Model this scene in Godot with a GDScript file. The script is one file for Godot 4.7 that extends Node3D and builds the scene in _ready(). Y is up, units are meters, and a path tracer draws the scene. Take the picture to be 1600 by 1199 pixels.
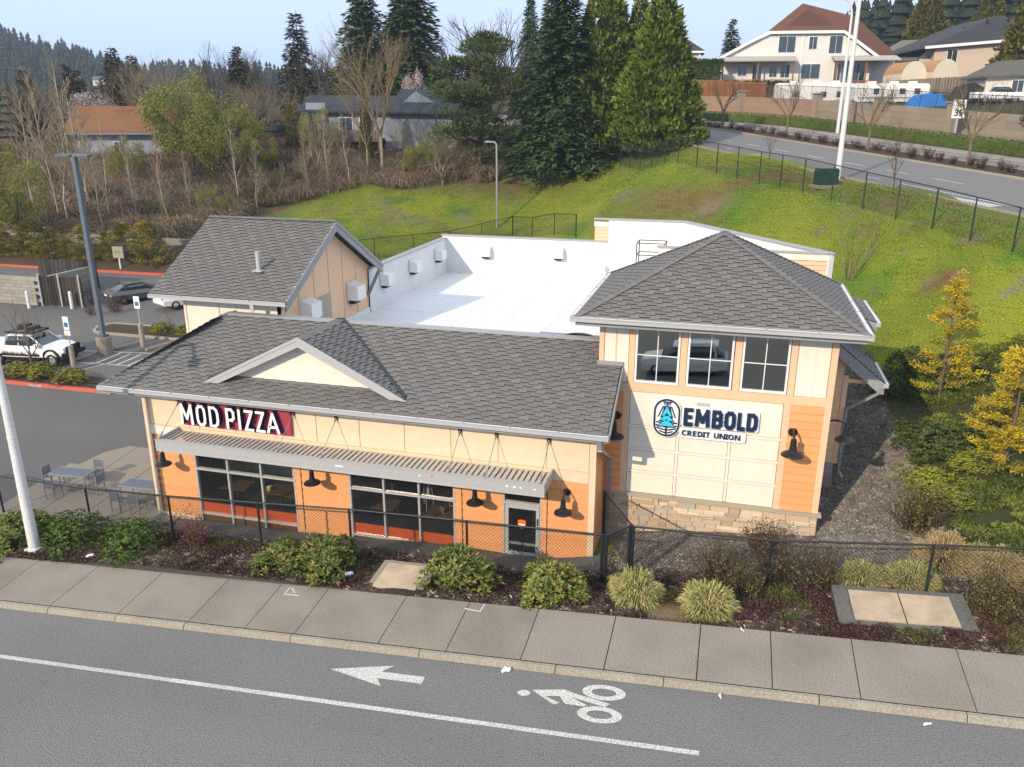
extends Node3D
# A two-tenant commercial building on a sloping suburban street, a wooded bank and houses behind.
# x runs along the front wall, z towards the street, y up; the restaurant's front-left corner stands at x 0, z 0.

class MB:
	var v := PackedVector3Array()
	var n := PackedVector3Array()
	var c := PackedColorArray()
	func tri(a: Vector3, b: Vector3, d: Vector3, col := Color.WHITE) -> void:
		var nn := (d - a).cross(b - a).normalized()
		v.append(a); v.append(b); v.append(d)
		n.append(nn); n.append(nn); n.append(nn)
		c.append(col); c.append(col); c.append(col)
	func quad(a: Vector3, b: Vector3, d: Vector3, e: Vector3, col := Color.WHITE) -> void:
		var nn := (d - a).cross(b - a).normalized()
		v.append(a); v.append(b); v.append(d); v.append(a); v.append(d); v.append(e)
		for i in 6:
			n.append(nn); c.append(col)
	# a quad with a colour at each corner
	func quadc(a: Vector3, b: Vector3, d: Vector3, e: Vector3, ca: Color, cb: Color, cd: Color, ce: Color) -> void:
		quad(a, b, d, e)
		var k := c.size() - 6
		c[k] = ca; c[k + 1] = cb; c[k + 2] = cd; c[k + 3] = ca; c[k + 4] = cd; c[k + 5] = ce
	func box(ce: Vector3, s: Vector3, col := Color.WHITE, bs := Basis()) -> void:
		var x := bs.x * s.x * .5
		var y := bs.y * s.y * .5
		var z := bs.z * s.z * .5
		quad(ce - x + y + z, ce + x + y + z, ce + x - y + z, ce - x - y + z, col)
		quad(ce + x + y - z, ce - x + y - z, ce - x - y - z, ce + x - y - z, col)
		quad(ce + x + y + z, ce + x + y - z, ce + x - y - z, ce + x - y + z, col)
		quad(ce - x + y - z, ce - x + y + z, ce - x - y + z, ce - x - y - z, col)
		quad(ce - x + y - z, ce + x + y - z, ce + x + y + z, ce - x + y + z, col)
		quad(ce - x - y + z, ce + x - y + z, ce + x - y - z, ce - x - y - z, col)
	func bb(x0: float, x1: float, y0: float, y1: float, z0: float, z1: float, col := Color.WHITE) -> void:
		box(Vector3((x0 + x1) * .5, (y0 + y1) * .5, (z0 + z1) * .5), Vector3(absf(x1 - x0), absf(y1 - y0), absf(z1 - z0)), col)
	func bar(a: Vector3, b: Vector3, w: float, h: float, col := Color.WHITE) -> void:
		var d := b - a
		var l := d.length()
		if l < .0001: return
		d /= l
		var s := d.cross(Vector3.UP)
		if s.length() < .01: s = Vector3.RIGHT
		s = s.normalized()
		var u := s.cross(d)
		box((a + b) * .5, Vector3(w, h, l), col, Basis(s, u, -d))
	func tube(p: Array, r: Array, k := 6, col := Color.WHITE, caps := true) -> void:
		var prev := []
		for i in p.size():
			var d: Vector3 = (p[mini(i + 1, p.size() - 1)] - p[maxi(i - 1, 0)]).normalized()
			var s := d.cross(Vector3.UP if absf(d.y) < .95 else Vector3.RIGHT).normalized()
			var u := s.cross(d)
			var ring := []
			for j in k:
				var a := TAU * j / k
				ring.append(s * cos(a) + u * sin(a))
			if i > 0:
				for j in k:
					var q := (j + 1) % k
					var A: Vector3 = p[i - 1] + prev[j] * r[i - 1]
					var B: Vector3 = p[i - 1] + prev[q] * r[i - 1]
					var D: Vector3 = p[i] + ring[q] * r[i]
					var E: Vector3 = p[i] + ring[j] * r[i]
					v.append(A); v.append(B); v.append(D); v.append(A); v.append(D); v.append(E)
					n.append(prev[j]); n.append(prev[q]); n.append(ring[q]); n.append(prev[j]); n.append(ring[q]); n.append(ring[j])
					for t in 6: c.append(col)
			elif caps and k > 3:
				for j in range(1, k - 1): tri(p[0] + ring[0] * r[0], p[0] + ring[j] * r[0], p[0] + ring[j + 1] * r[0], col)
			prev = ring
		if caps and k > 3:
			var e: int = p.size() - 1
			for j in range(1, k - 1): tri(p[e] + prev[0] * r[e], p[e] + prev[j + 1] * r[e], p[e] + prev[j] * r[e], col)
	# a body turned round the y axis: profile of Vector2(radius, height)
	func lathe(ce: Vector3, prof: Array, k := 16, col := Color.WHITE, bs := Basis()) -> void:
		for i in range(1, prof.size()):
			var p: Vector2 = prof[i - 1]
			var q: Vector2 = prof[i]
			var t := Vector2(q.y - p.y, p.x - q.x).normalized()
			for j in k:
				var a := TAU * j / k
				var b := TAU * (j + 1) / k
				var A := Vector3(cos(a), 0, sin(a))
				var B := Vector3(cos(b), 0, sin(b))
				var na := bs * (A * t.x + Vector3.UP * t.y)
				var nb := bs * (B * t.x + Vector3.UP * t.y)
				v.append(ce + bs * (A * p.x + Vector3.UP * p.y)); v.append(ce + bs * (B * p.x + Vector3.UP * p.y)); v.append(ce + bs * (B * q.x + Vector3.UP * q.y))
				v.append(ce + bs * (A * p.x + Vector3.UP * p.y)); v.append(ce + bs * (B * q.x + Vector3.UP * q.y)); v.append(ce + bs * (A * q.x + Vector3.UP * q.y))
				n.append(na); n.append(nb); n.append(nb); n.append(na); n.append(nb); n.append(na)
				for m in 6: c.append(col)
	# a flat outline (x, y) pushed out along its own z
	func prism(poly: Array, z0: float, z1: float, col := Color.WHITE, t := Transform3D()) -> void:
		var pk := PackedVector2Array(poly)
		var ix := Geometry2D.triangulate_polygon(pk)
		for i in range(0, ix.size(), 3):
			var a := pk[ix[i]]
			var b := pk[ix[i + 1]]
			var d := pk[ix[i + 2]]
			if (b - a).cross(d - a) > 0:
				var s := b
				b = d
				d = s
			tri(t * Vector3(a.x, a.y, z1), t * Vector3(b.x, b.y, z1), t * Vector3(d.x, d.y, z1), col)
			tri(t * Vector3(a.x, a.y, z0), t * Vector3(d.x, d.y, z0), t * Vector3(b.x, b.y, z0), col)
		var cw := 0.0
		for i in pk.size():
			cw += pk[i].cross(pk[(i + 1) % pk.size()])
		for i in pk.size():
			var a := pk[i]
			var b := pk[(i + 1) % pk.size()]
			if cw > 0:
				quad(t * Vector3(a.x, a.y, z1), t * Vector3(b.x, b.y, z1), t * Vector3(b.x, b.y, z0), t * Vector3(a.x, a.y, z0), col)
			else:
				quad(t * Vector3(a.x, a.y, z0), t * Vector3(b.x, b.y, z0), t * Vector3(b.x, b.y, z1), t * Vector3(a.x, a.y, z1), col)
	func mesh(m: Material) -> ArrayMesh:
		var am := ArrayMesh.new()
		var ar := []
		ar.resize(Mesh.ARRAY_MAX)
		ar[Mesh.ARRAY_VERTEX] = v
		ar[Mesh.ARRAY_NORMAL] = n
		ar[Mesh.ARRAY_COLOR] = c
		am.add_surface_from_arrays(Mesh.PRIMITIVE_TRIANGLES, ar)
		am.surface_set_material(0, m)
		return am

var R := RandomNumberGenerator.new()
var M := {}
var taken := {}

func numbered(parent: Node, called: String) -> String:
	var k := str(parent.get_instance_id()) + called
	var i: int = taken.get(k, 0)
	taken[k] = i + 1
	return called if i == 0 else "%s_%03d" % [called, i]
func tag(o: Node, label: String, category: String, group := "") -> Node:
	o.set_meta("label", label)
	o.set_meta("category", category)
	if group != "": o.set_meta("group", group)
	return o
func thing(called: String, label: String, category: String, at := Vector3.ZERO, turn := 0.0, group := "") -> Node3D:
	var o := Node3D.new()
	o.name = numbered(self, called)
	add_child(o)
	o.position = at
	o.rotation.y = turn
	tag(o, label, category, group)
	return o
func part(b: MB, called: String, m: Material, parent: Node) -> MeshInstance3D:
	return inst(b.mesh(m), called, parent)
func inst(me: Mesh, called: String, parent: Node, t := Transform3D()) -> MeshInstance3D:
	var o := MeshInstance3D.new()
	o.mesh = me
	o.name = numbered(parent, called)
	parent.add_child(o)
	o.transform = t
	return o
func bx(called: String, m: Material, parent: Node, x0: float, x1: float, y0: float, y1: float, z0: float, z1: float) -> MeshInstance3D:
	var b := MB.new()
	b.bb(x0, x1, y0, y1, z0, z1)
	return part(b, called, m, parent)
func struct(b: MB, called: String, m: Material) -> MeshInstance3D:
	var o := part(b, called, m, self)
	o.set_meta("kind", "structure")
	return o
func stuff(o: Node) -> Node:
	o.set_meta("kind", "stuff")
	return o
func copy(root: Node3D, at: Vector3, turn: float, sc := Vector3.ONE, label := "", group := "") -> Node3D:
	var r: Node3D = root.duplicate()
	r.name = numbered(self, base_name(root.name))
	add_child(r)
	r.position = at
	r.basis = Basis(Vector3.UP, turn) * Basis.from_scale(sc)
	if label != "": r.set_meta("label", label)
	if group != "": r.set_meta("group", group)
	return r
func base_name(s: String) -> String:
	return s.substr(0, s.length() - 4) if s.length() > 4 and s[s.length() - 4] == "_" and s.right(3).is_valid_int() else s
func many(me: Mesh, called: String, parent: Node, ts: Array, cols := []) -> MultiMeshInstance3D:
	var mm := MultiMesh.new()
	mm.transform_format = MultiMesh.TRANSFORM_3D
	mm.use_colors = not cols.is_empty()
	mm.mesh = me
	mm.instance_count = ts.size()
	for i in ts.size():
		mm.set_instance_transform(i, ts[i])
		if not cols.is_empty(): mm.set_instance_color(i, cols[i])
	var o := MultiMeshInstance3D.new()
	o.multimesh = mm
	o.name = numbered(parent, called)
	parent.add_child(o)
	o.set_meta("kind", "stuff")
	return o

# colours are real-world base colours (linear); amount is how far the grain departs from them
func mat(key: String, lin: Color, rough := .8, amount := .12, scale := 2.0, opt := {}) -> StandardMaterial3D:
	var m := StandardMaterial3D.new()
	m.albedo_color = lin.linear_to_srgb()
	m.roughness = rough
	m.metallic = opt.get("metal", 0.0)
	m.metallic_specular = opt.get("spec", .4)
	if opt.get("vc", false): m.vertex_color_use_as_albedo = true
	if amount > 0:
		var nz := FastNoiseLite.new()
		nz.seed = hash(key) % 9999
		nz.frequency = opt.get("freq", .03)
		nz.fractal_octaves = opt.get("oct", 5)
		nz.fractal_gain = opt.get("gain", .6)
		var tx := NoiseTexture2D.new()
		var sz: int = opt.get("size", 256)
		tx.width = sz
		tx.height = sz
		tx.seamless = true
		tx.noise = nz
		var g := Gradient.new()
		g.offsets = PackedFloat32Array([0.0, .3, .7, 1.0])
		var lo := 1.0 - amount * 2.0
		g.colors = PackedColorArray([Color(lo, lo, lo), Color(1 - amount * 1.2, 1 - amount * 1.2, 1 - amount * 1.2), Color(1 - amount * .3, 1 - amount * .3, 1 - amount * .3), Color.WHITE])
		tx.color_ramp = g
		m.albedo_texture = tx
		m.uv1_triplanar = true
		m.uv1_world_triplanar = true
		m.uv1_scale = Vector3.ONE * (1.0 / scale)
		if opt.has("bump"):
			var nt := NoiseTexture2D.new()
			nt.width = sz
			nt.height = sz
			nt.seamless = true
			nt.noise = nz
			nt.as_normal_map = true
			nt.bump_strength = opt.bump
			m.normal_enabled = true
			m.normal_texture = nt
	if opt.has("alpha"):
		m.transparency = BaseMaterial3D.TRANSPARENCY_ALPHA
		m.albedo_color.a = opt.alpha
	if opt.get("backlight", false):
		m.backlight_enabled = true
		m.backlight = Color(.25, .3, .1)
	M[key] = m
	return m

# terrain: a thin-plate surface through surveyed spot heights (x, z, height)
var SPOTS := []
var W := PackedFloat64Array()
func spots() -> void:
	for x in [-90, -60, -30, -12, 0, 10, 20, 30, 45, 75]:
		SPOTS.append([x, 5.2, .30 + .068 * x])
		SPOTS.append([x, 22.0, -.5 + .068 * x])
	SPOTS.append_array([[-5, 2.9, -.15], [-.8, 2.9, .12], [-7, 1.6, -.6], [-2, 1.6, -.55], [-11, 2.6, -.5], [2.8, 2.7, .37], [6.5, 2.7, .61], [10, 2.7, .84], [14.2, 2.7, .97], [18.6, 2.7, 1.15], [23.6, 2.5, 1.55], [28, 2.3, 1.98], [34, 2.4, 2.5], [45, 2.4, 3.2],
		[0, 1.3, -.38], [6, 1.3, -.2], [9.5, 1.3, .05], [12.8, 1.3, .3], [15.4, 1.3, .1], [17.7, 1.3, .35], [0, 0, -.62], [5, 0, -.42], [9, 0, -.2], [12.8, 0, .08], [15.4, 0, -.03], [17, 0, .1], [18.6, 0, .6],
		[19.3, -2.2, .6], [22, -2.2, .85], [25.4, -2.2, 1.12], [21, .6, 1.05], [25, .6, 1.4], [27.3, -6, 1.5], [27.8, -10, 1.85], [28.6, -15.5, 2.3], [29, -21, 3.0],
		[4, -5, -.9], [12, -5, -.9], [8, -14, -.9], [16, -16, -.6], [22, -10, .2], [22, -15, .5], [12, -22, -.4],
		[31.7, -5, 2.6], [29, -2, 2.05], [31, 0, 2.3], [38, -3, 3.4], [30.4, -13.2, 2.5], [32.1, -15.3, 3.2], [33.7, -14.5, 3.6], [28.6, -23.5, 5.6], [31.4, -19.5, 5.0], [29.5, -30.9, 9.75], [32.6, -25.8, 9.35], [23.3, -40.6, 10.6], [20.0, -45.2, 11.0], [20.5, -39.5, 8.6], [25.6, -30, 7.2],
		[35.4, -20.9, 9.0], [26.2, -36.3, 10.3], [16.5, -50.5, 11.5], [37.2, -28, 9.45], [28.6, -42.6, 10.5], [15.4, -66, 12.1], [45.8, -58.2, 11.3], [33.3, -74, 12.4], [13.7, -95, 13.8], [60, -30, 9.3], [70, -60, 11.4], [47.4, -10, 8.2], [42.4, -18.6, 8.85], [53, 0, 7.5], [62, -8, 7.6], [90, -30, 9.3], [24, -58, 11.3], [52, -40, 10.0], [42, -38, 9.9], [34, -50, 10.7], [58, 8, 6.6], [66, 5, 6.6],
		[9.5, -72.3, 11.5], [7.3, -61.5, 8.3], [-1, -73.3, 10.6], [-3.6, -68.2, 9.0], [-14.3, -67, 7.4], [-18, -64.3, 6.8], [-8.6, -60.1, 6.0], [-27.9, -59.7, 5.5], [8.2, -45.8, 5.2], [.2, -54.6, 3.6], [-14.9, -35.5, 2.75], [12, -34, 2.2], [20, -28, 3.0], [5, -32, 1.6], [14, -44, 6.6],
		[-26, -39.1, 3.6], [-47.5, -40.3, 4.0], [-70, -38, 4.2], [-35.7, -59, 6.8], [-46.3, -55.9, 6.8], [-47.3, -47, 5.5], [-58.3, -49.9, 7.0], [-32.5, -68.3, 10], [-31.7, -86.8, 10.5], [-22.9, -89.6, 10.6], [-54.7, -73, 10.3], [-79.5, -71, 10.5], [-100, -60, 10],
		[-60, -140, 11], [-10, -140, 13.5], [-110, -110, 11], [30, -130, 18], [80, -130, 18]])
	for q in [[-10, -2], [-10, -12], [-8, -22], [-22, -4], [-22, -16], [-22, -28], [-40, -4], [-40, -18], [-40, -32], [-65, -15], [-65, -30], [-3, -8], [-4, -16], [-18, -33.5], [-55, -33.5], [-12, -29], [-17, -29.5], [-25, -33.5], [-21, -34.5], [-30, -34], [-12.5, -33]]:
		SPOTS.append([q[0], q[1], -.72 - .07 * q[1]])
	var N := SPOTS.size()
	var K := N + 3
	var A := []
	for i in N:
		var row := PackedFloat64Array()
		row.resize(K + 1)
		for j in N:
			row[j] = tps(SPOTS[i][0] - SPOTS[j][0], SPOTS[i][1] - SPOTS[j][1])
		row[i] += .15
		row[N] = 1; row[N + 1] = SPOTS[i][0]; row[N + 2] = SPOTS[i][1]; row[K] = SPOTS[i][2]
		A.append(row)
	for q in 3:
		var row := PackedFloat64Array()
		row.resize(K + 1)
		for j in N: row[j] = 1.0 if q == 0 else float(SPOTS[j][q - 1])
		A.append(row)
	for i in K:
		var p := i
		for r in range(i + 1, K):
			if absf(A[r][i]) > absf(A[p][i]): p = r
		var t = A[i]; A[i] = A[p]; A[p] = t
		var ai: PackedFloat64Array = A[i]
		for r in range(i + 1, K):
			var ar: PackedFloat64Array = A[r]
			var f := ar[i] / ai[i]
			if f == 0.0: continue
			for k in range(i, K + 1): ar[k] -= f * ai[k]
			A[r] = ar
	W.resize(K)
	for i in range(K - 1, -1, -1):
		var s: float = A[i][K]
		for k in range(i + 1, K): s -= A[i][k] * W[k]
		W[i] = s / A[i][i]
	for s in SPOTS:
		px_.append(s[0]); pz_.append(s[1])
var px_ := PackedFloat64Array()
var pz_ := PackedFloat64Array()
func tps(dx: float, dz: float) -> float:
	var r := (dx * dx + dz * dz) * .01 + 1e-6
	return r * log(r)
func H(x: float, z: float) -> float:
	var N := px_.size()
	var s := W[N] + W[N + 1] * x + W[N + 2] * z
	for i in N:
		var dx := x - px_[i]
		var dz := z - pz_[i]
		var r := (dx * dx + dz * dz) * .01 + 1e-6
		s += W[i] * r * log(r)
	return s
func G(x: float, z: float, up := 0.0) -> Vector3:
	return Vector3(x, H(x, z) + up, z)
func lot(x: float, z: float, up := 0.0) -> Vector3:
	return Vector3(x, -.45 - .07 * z + up, z)
func street_y(z: float) -> float:
	return 7.76 - .07 * z
var N1 := FastNoiseLite.new()
var N2 := FastNoiseLite.new()
func fb(x: float, z: float, s: float) -> float:
	return N1.get_noise_2d(x * s, z * s)

func _ready() -> void:
	R.seed = 7
	N1.seed = 3
	N1.frequency = 1.0
	N1.fractal_octaves = 3
	N2.seed = 11
	N2.frequency = 1.0
	# camera: a drone over the street
	var cam := Camera3D.new()
	cam.name = "camera"
	add_child(cam)
	cam.position = Vector3(21.758, 15.122, 25.058)
	cam.rotation_degrees = Vector3(-18.232, 15.165, .119)
	cam.fov = 50.74
	cam.near = .1
	cam.far = 3000
	cam.current = true
	# sky and exposure
	var env := Environment.new()
	env.background_mode = Environment.BG_SKY
	var sm := ProceduralSkyMaterial.new()
	sm.sky_top_color = Color(.83, .87, .93)
	sm.sky_horizon_color = Color(.675, .77, .91)
	sm.sky_curve = .14
	sm.ground_bottom_color = Color(.30, .29, .27)
	sm.ground_horizon_color = Color(.70, .74, .78)
	sm.energy_multiplier = 1.0
	var sky := Sky.new()
	sky.sky_material = sm
	env.sky = sky
	env.tonemap_mode = Environment.TONE_MAPPER_LINEAR
	env.tonemap_exposure = 1.52
	env.sdfgi_enabled = true
	env.ssao_enabled = true
	env.ssil_enabled = true
	env.fog_enabled = true
	env.fog_density = .0003
	env.fog_light_color = Color(.78, .85, .95)
	var we := WorldEnvironment.new()
	we.name = "environment"
	we.environment = env
	add_child(we)
	# low late-winter sun from the front left
	var sun := DirectionalLight3D.new()
	sun.name = "sun"
	add_child(sun)
	sun.look_at_from_position(Vector3.ZERO, Vector3(.43, -.55, -1))
	sun.light_energy = .93
	sun.light_color = Color(1, .92, .80)
	sun.light_angular_distance = .7
	sun.shadow_enabled = true
	materials()
	spots()
	ground()
	building()
	signs()
	street_things()
	lot_things()
	fences()
	garden()
	background()

func materials() -> void:
	mat("asphalt", Color(.285, .28, .28), .9, .26, 7.0, {"freq": .3, "oct": 4, "gain": .75, "size": 512, "vc": true, "bump": 2.0})
	mat("lot_asphalt", Color(.17, .168, .165), .9, .16, 2.2, {"freq": .05, "oct": 6, "size": 512, "vc": true, "bump": 1.5})
	mat("concrete", Color(.34, .30, .255), .9, .16, 1.7, {"freq": .06, "oct": 6, "size": 512, "vc": true, "bump": 2.0})
	mat("kerb", Color(.40, .36, .29), .9, .15, 1.1, {"freq": .05, "size": 256, "vc": true})
	mat("joint", Color(.05, .045, .035), .95, .2, .7)
	mat("paint", Color(.78, .77, .73), .7, .22, 2.5, {"freq": .12, "oct": 5, "gain": .7, "vc": true})
	mat("red_paint", Color(.62, .13, .085), .7, .12, .9)
	mat("ground", Color(1, 1, 1), .95, .3, 3.0, {"freq": .06, "oct": 6, "size": 512, "vc": true, "bump": 6.0, "gain": .7})
	mat("walk", Color(.19, .185, .175), .95, .2, 1.6, {"freq": .06, "oct": 6, "bump": 3.0})
	mat("cream", Color(.75, .585, .42), .75, .02, 4.0)
	mat("white_panel", Color(.77, .715, .63), .75, .018, 4.0)
	mat("tan", Color(.74, .51, .335), .75, .02, 2.5)
	mat("orange", Color(.75, .345, .145), .72, .02, 3.0, {"vc": true})
	mat("tan_side", Color(.74, .51, .335), .78, .03, 1.7, {"vc": true})
	mat("trim_grey", Color(.30, .31, .325), .55, .05, 2.0)
	mat("gutter", Color(.42, .43, .45), .4, .02, 1.2, {"spec": .5})
	mat("beam", Color(.44, .45, .46), .5, .02, 1.5, {"metal": .2})
	mat("soffit", Color(.20, .21, .225), .7, .06, 2.0)
	mat("steel", Color(.55, .56, .56), .45, .04, .8, {"metal": .35})
	mat("steel_dark", Color(.055, .06, .07), .5, .1, .6, {"metal": .3})
	mat("black_metal", Color(.022, .022, .026), .4, .1, .5)
	mat("fence_black", Color(.018, .022, .028), .45, .1, .5, {"spec": .5})
	mat("aluminium", Color(.70, .71, .72), .35, .05, 1.0, {"metal": .4})
	mat("white_frame", Color(.82, .82, .83), .4, .03, 1.0)
	mat("glass", Color(.06, .07, .08), .03, 0.0, 1.0, {"alpha": .12, "spec": .6})
	mat("tint_glass", Color(.26, .28, .275), .02, 0.0, 1.0, {"metal": 1.0})
	mat("membrane", Color(.71, .72, .735), .6, .025, 9.0, {"freq": .02, "oct": 6, "size": 512})
	mat("metal_cap", Color(.40, .41, .43), .45, .05, 2.0, {"metal": .2})
	mat("shingle", Color(1, 1, 1), .95, .16, .5, {"freq": .15, "vc": true, "bump": 2.5})
	mat("stone", Color(1, 1, 1), .9, .12, .8, {"freq": .06, "vc": true, "bump": 3.0})
	mat("lid", Color(.52, .42, .30), .9, .09, 3.0, {"freq": .012})
	mat("mortar", Color(.46, .40, .32), .95, .1, .5)
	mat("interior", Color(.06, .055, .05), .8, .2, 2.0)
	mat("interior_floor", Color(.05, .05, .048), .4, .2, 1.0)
	mat("red_film", Color(.92, .16, .025), .5, .06, 1.0)
	mat("wood", Color(.20, .12, .05), .5, .3, .5)
	mat("navy", Color(.008, .03, .085), .4, .03, 1.0)
	mat("cyan", Color(.05, .55, .80), .4, .03, 1.0)
	mat("sign_red", Color(.38, .05, .085), .45, .06, 1.0)
	mat("sign_white", Color(.86, .86, .86), .4, .02, 1.0)
	mat("grey_metal", Color(.33, .35, .38), .4, .06, 1.0, {"metal": .4})
	mat("white_paint", Color(.80, .80, .80), .35, .04, 1.0, {"spec": .5})
	mat("lamp_pole", Color(.72, .73, .75), .4, .06, 1.0, {"spec": .5})
	mat("slate_paint", Color(.12, .15, .20), .4, .06, 1.0, {"spec": .5})
	mat("rubber", Color(.02, .02, .02), .8, .1, .4)
	mat("car_silver", Color(.14, .145, .15), .28, 0.0, 1.0, {"metal": .6, "spec": .6})
	mat("car_white", Color(.80, .81, .83), .2, 0.0, 1.0, {"spec": .6})
	mat("car_glass", Color(.03, .045, .055), .04, 0.0, 1.0, {"spec": .8})
	mat("tail_red", Color(.45, .02, .02), .3, 0.0)
	mat("lens", Color(.75, .77, .80), .1, 0.0, 1.0, {"spec": .8})
	mat("bark", Color(.16, .12, .09), .95, .3, .6, {"vc": true, "bump": 4.0})
	mat("twig", Color(1, 1, 1), .9, .2, .5, {"vc": true})
	mat("leaf", Color(1, 1, 1), .55, .18, .9, {"vc": true, "spec": .35, "freq": .08, "backlight": true})
	mat("needle", Color(1, 1, 1), .7, .25, 1.4, {"vc": true, "freq": .08})
	mat("blade", Color(1, 1, 1), .75, 0.0, 1.0, {"vc": true, "backlight": true})
	mat("plain", Color(1, 1, 1), .8, .1, 1.0, {"vc": true})
	mat("board", Color(1, 1, 1), .9, .25, 1.0, {"vc": true, "bump": 2.0})
	mat("block", Color(1, 1, 1), .95, .22, .6, {"vc": true, "bump": 3.0})
	mat("roof_far", Color(1, 1, 1), .95, .25, .7, {"vc": true, "freq": .12})

func mixc(a: Color, b: Color, t: float) -> Color:
	return a.lerp(b, clampf(t, 0, 1))
func sstep(a: float, b: float, x: float) -> float:
	return smoothstep(a, b, x)
# what the ground is made of, by place
func soil(x: float, z: float) -> Color:
	var n1 := fb(x, z, .055)
	var n2 := fb(x + 40, z - 17, .16)
	var n3 := fb(x - 90, z + 33, .5)
	var g := mixc(Color(.18, .26, .024), Color(.34, .37, .032), .5 + n1 * 1.1 + n2 * .5)
	g = mixc(g, Color(.15, .28, .026), sstep(.12, .42, n2 + n3 * .35))
	g = mixc(g, Color(.24, .18, .06), sstep(.14, .5, -n1 + n3 * .5 - .05))
	g = mixc(g, Color(.22, .14, .055), sstep(.36, .6, n3 * .7 - n2 * .6))
	g = mixc(g, Color(.30, .27, .20), sstep(.42, .56, n3 + n1 * .2) * .7)
	# brambly bank and wood floor on the left and behind
	var wood := sstep(-2, 6, -z - 63 + minf(0, (x + 8)) * .3 + n2 * 6) * sstep(4, -8, x - 4)
	wood = maxf(wood, sstep(-25, -29, x + n2 * 4) * sstep(-33, -36, z))
	g = mixc(g, mixc(Color(.17, .12, .075), Color(.25, .175, .10), .5 + n3), wood)
	# planting bed of bark along the street
	var bed := sstep(.7, 1.3, z + n3 * .5) * sstep(46, 40, x)
	bed = maxf(bed, sstep(18.2, 18.8, x) * sstep(-2.5, -1.5, z) * sstep(46, 40, x))
	var bark := mixc(Color(.075, .052, .042), Color(.125, .09, .066), .5 + n3 * .9)
	bark = mixc(bark, Color(.22, .145, .075), sstep(.25, .45, fb(x, z, .33)) * .75)
	bed = maxf(bed, sstep(1.5, .5, x) * sstep(-33, -31, z))
	g = mixc(g, bark, bed)
	# low planting east of the bank
	var low := sstep(28.6, 29.8, x + n3) * sstep(-17, -14, z + n2 * 2) * sstep(5.4, 4, z)
	g = mixc(g, mixc(Color(.055, .045, .028), Color(.075, .085, .028), .5 + n3), low * .9)
	# gravel by the bank's side
	var gr := sstep(25.2, 25.5, x) * sstep(29.6, 29.0, x + n3 * 1.2 + maxf(0, z + 4) * .2) * sstep(-24, -22, z) * sstep(2.0, 1.2, z + n3)
	gr = maxf(gr, sstep(18.4, 18.8, x) * sstep(26, 25, x) * sstep(1.6, .9, z + n3 * .6) * sstep(-3, -2.4, z))
	g = mixc(g, mixc(Color(.13, .12, .11), Color(.20, .185, .165), .5 + n3), gr)
	# bare sandy patch between the grass tufts
	g = mixc(g, Color(.36, .25, .14), sstep(1.0, .5, Vector2((x - 20.9) * .8, (z - 4.55) * 1.4).length() + n3 * .4))
	return g

func sheet(x0: float, x1: float, z0: float, z1: float, st: float, up: float, skip := Rect2()) -> MB:
	var b := MB.new()
	var nx := int(ceil((x1 - x0) / st))
	var nz := int(ceil((z1 - z0) / st))
	var P := []
	var C := []
	for j in nz + 1:
		for i in nx + 1:
			var x := x0 + i * st
			var z := minf(z0 + j * st, z1)
			P.append(Vector3(x, H(x, z) + up + fb(x, z, .9) * .05, z))
			C.append(soil(x, z))
	var nn := []
	for j in nz + 1:
		for i in nx + 1:
			var l: Vector3 = P[j * (nx + 1) + maxi(i - 1, 0)]
			var r: Vector3 = P[j * (nx + 1) + mini(i + 1, nx)]
			var u: Vector3 = P[maxi(j - 1, 0) * (nx + 1) + i]
			var d: Vector3 = P[mini(j + 1, nz) * (nx + 1) + i]
			nn.append((d - u).cross(r - l).normalized())
	for j in nz:
		for i in nx:
			if skip.has_area() and skip.has_point(Vector2(x0 + (i + .5) * st, z0 + (j + .5) * st)): continue
			var a := j * (nx + 1) + i
			for q in [a, a + 1, a + nx + 2, a, a + nx + 2, a + nx + 1]:
				b.v.append(P[q]); b.n.append(nn[q]); b.c.append(C[q])
	return b
# a strip between two rows of points
func strip(b: MB, A: Array, B: Array, col := Color.WHITE) -> void:
	for i in A.size() - 1: b.quad(A[i], A[i + 1], B[i + 1], B[i], col)

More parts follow.
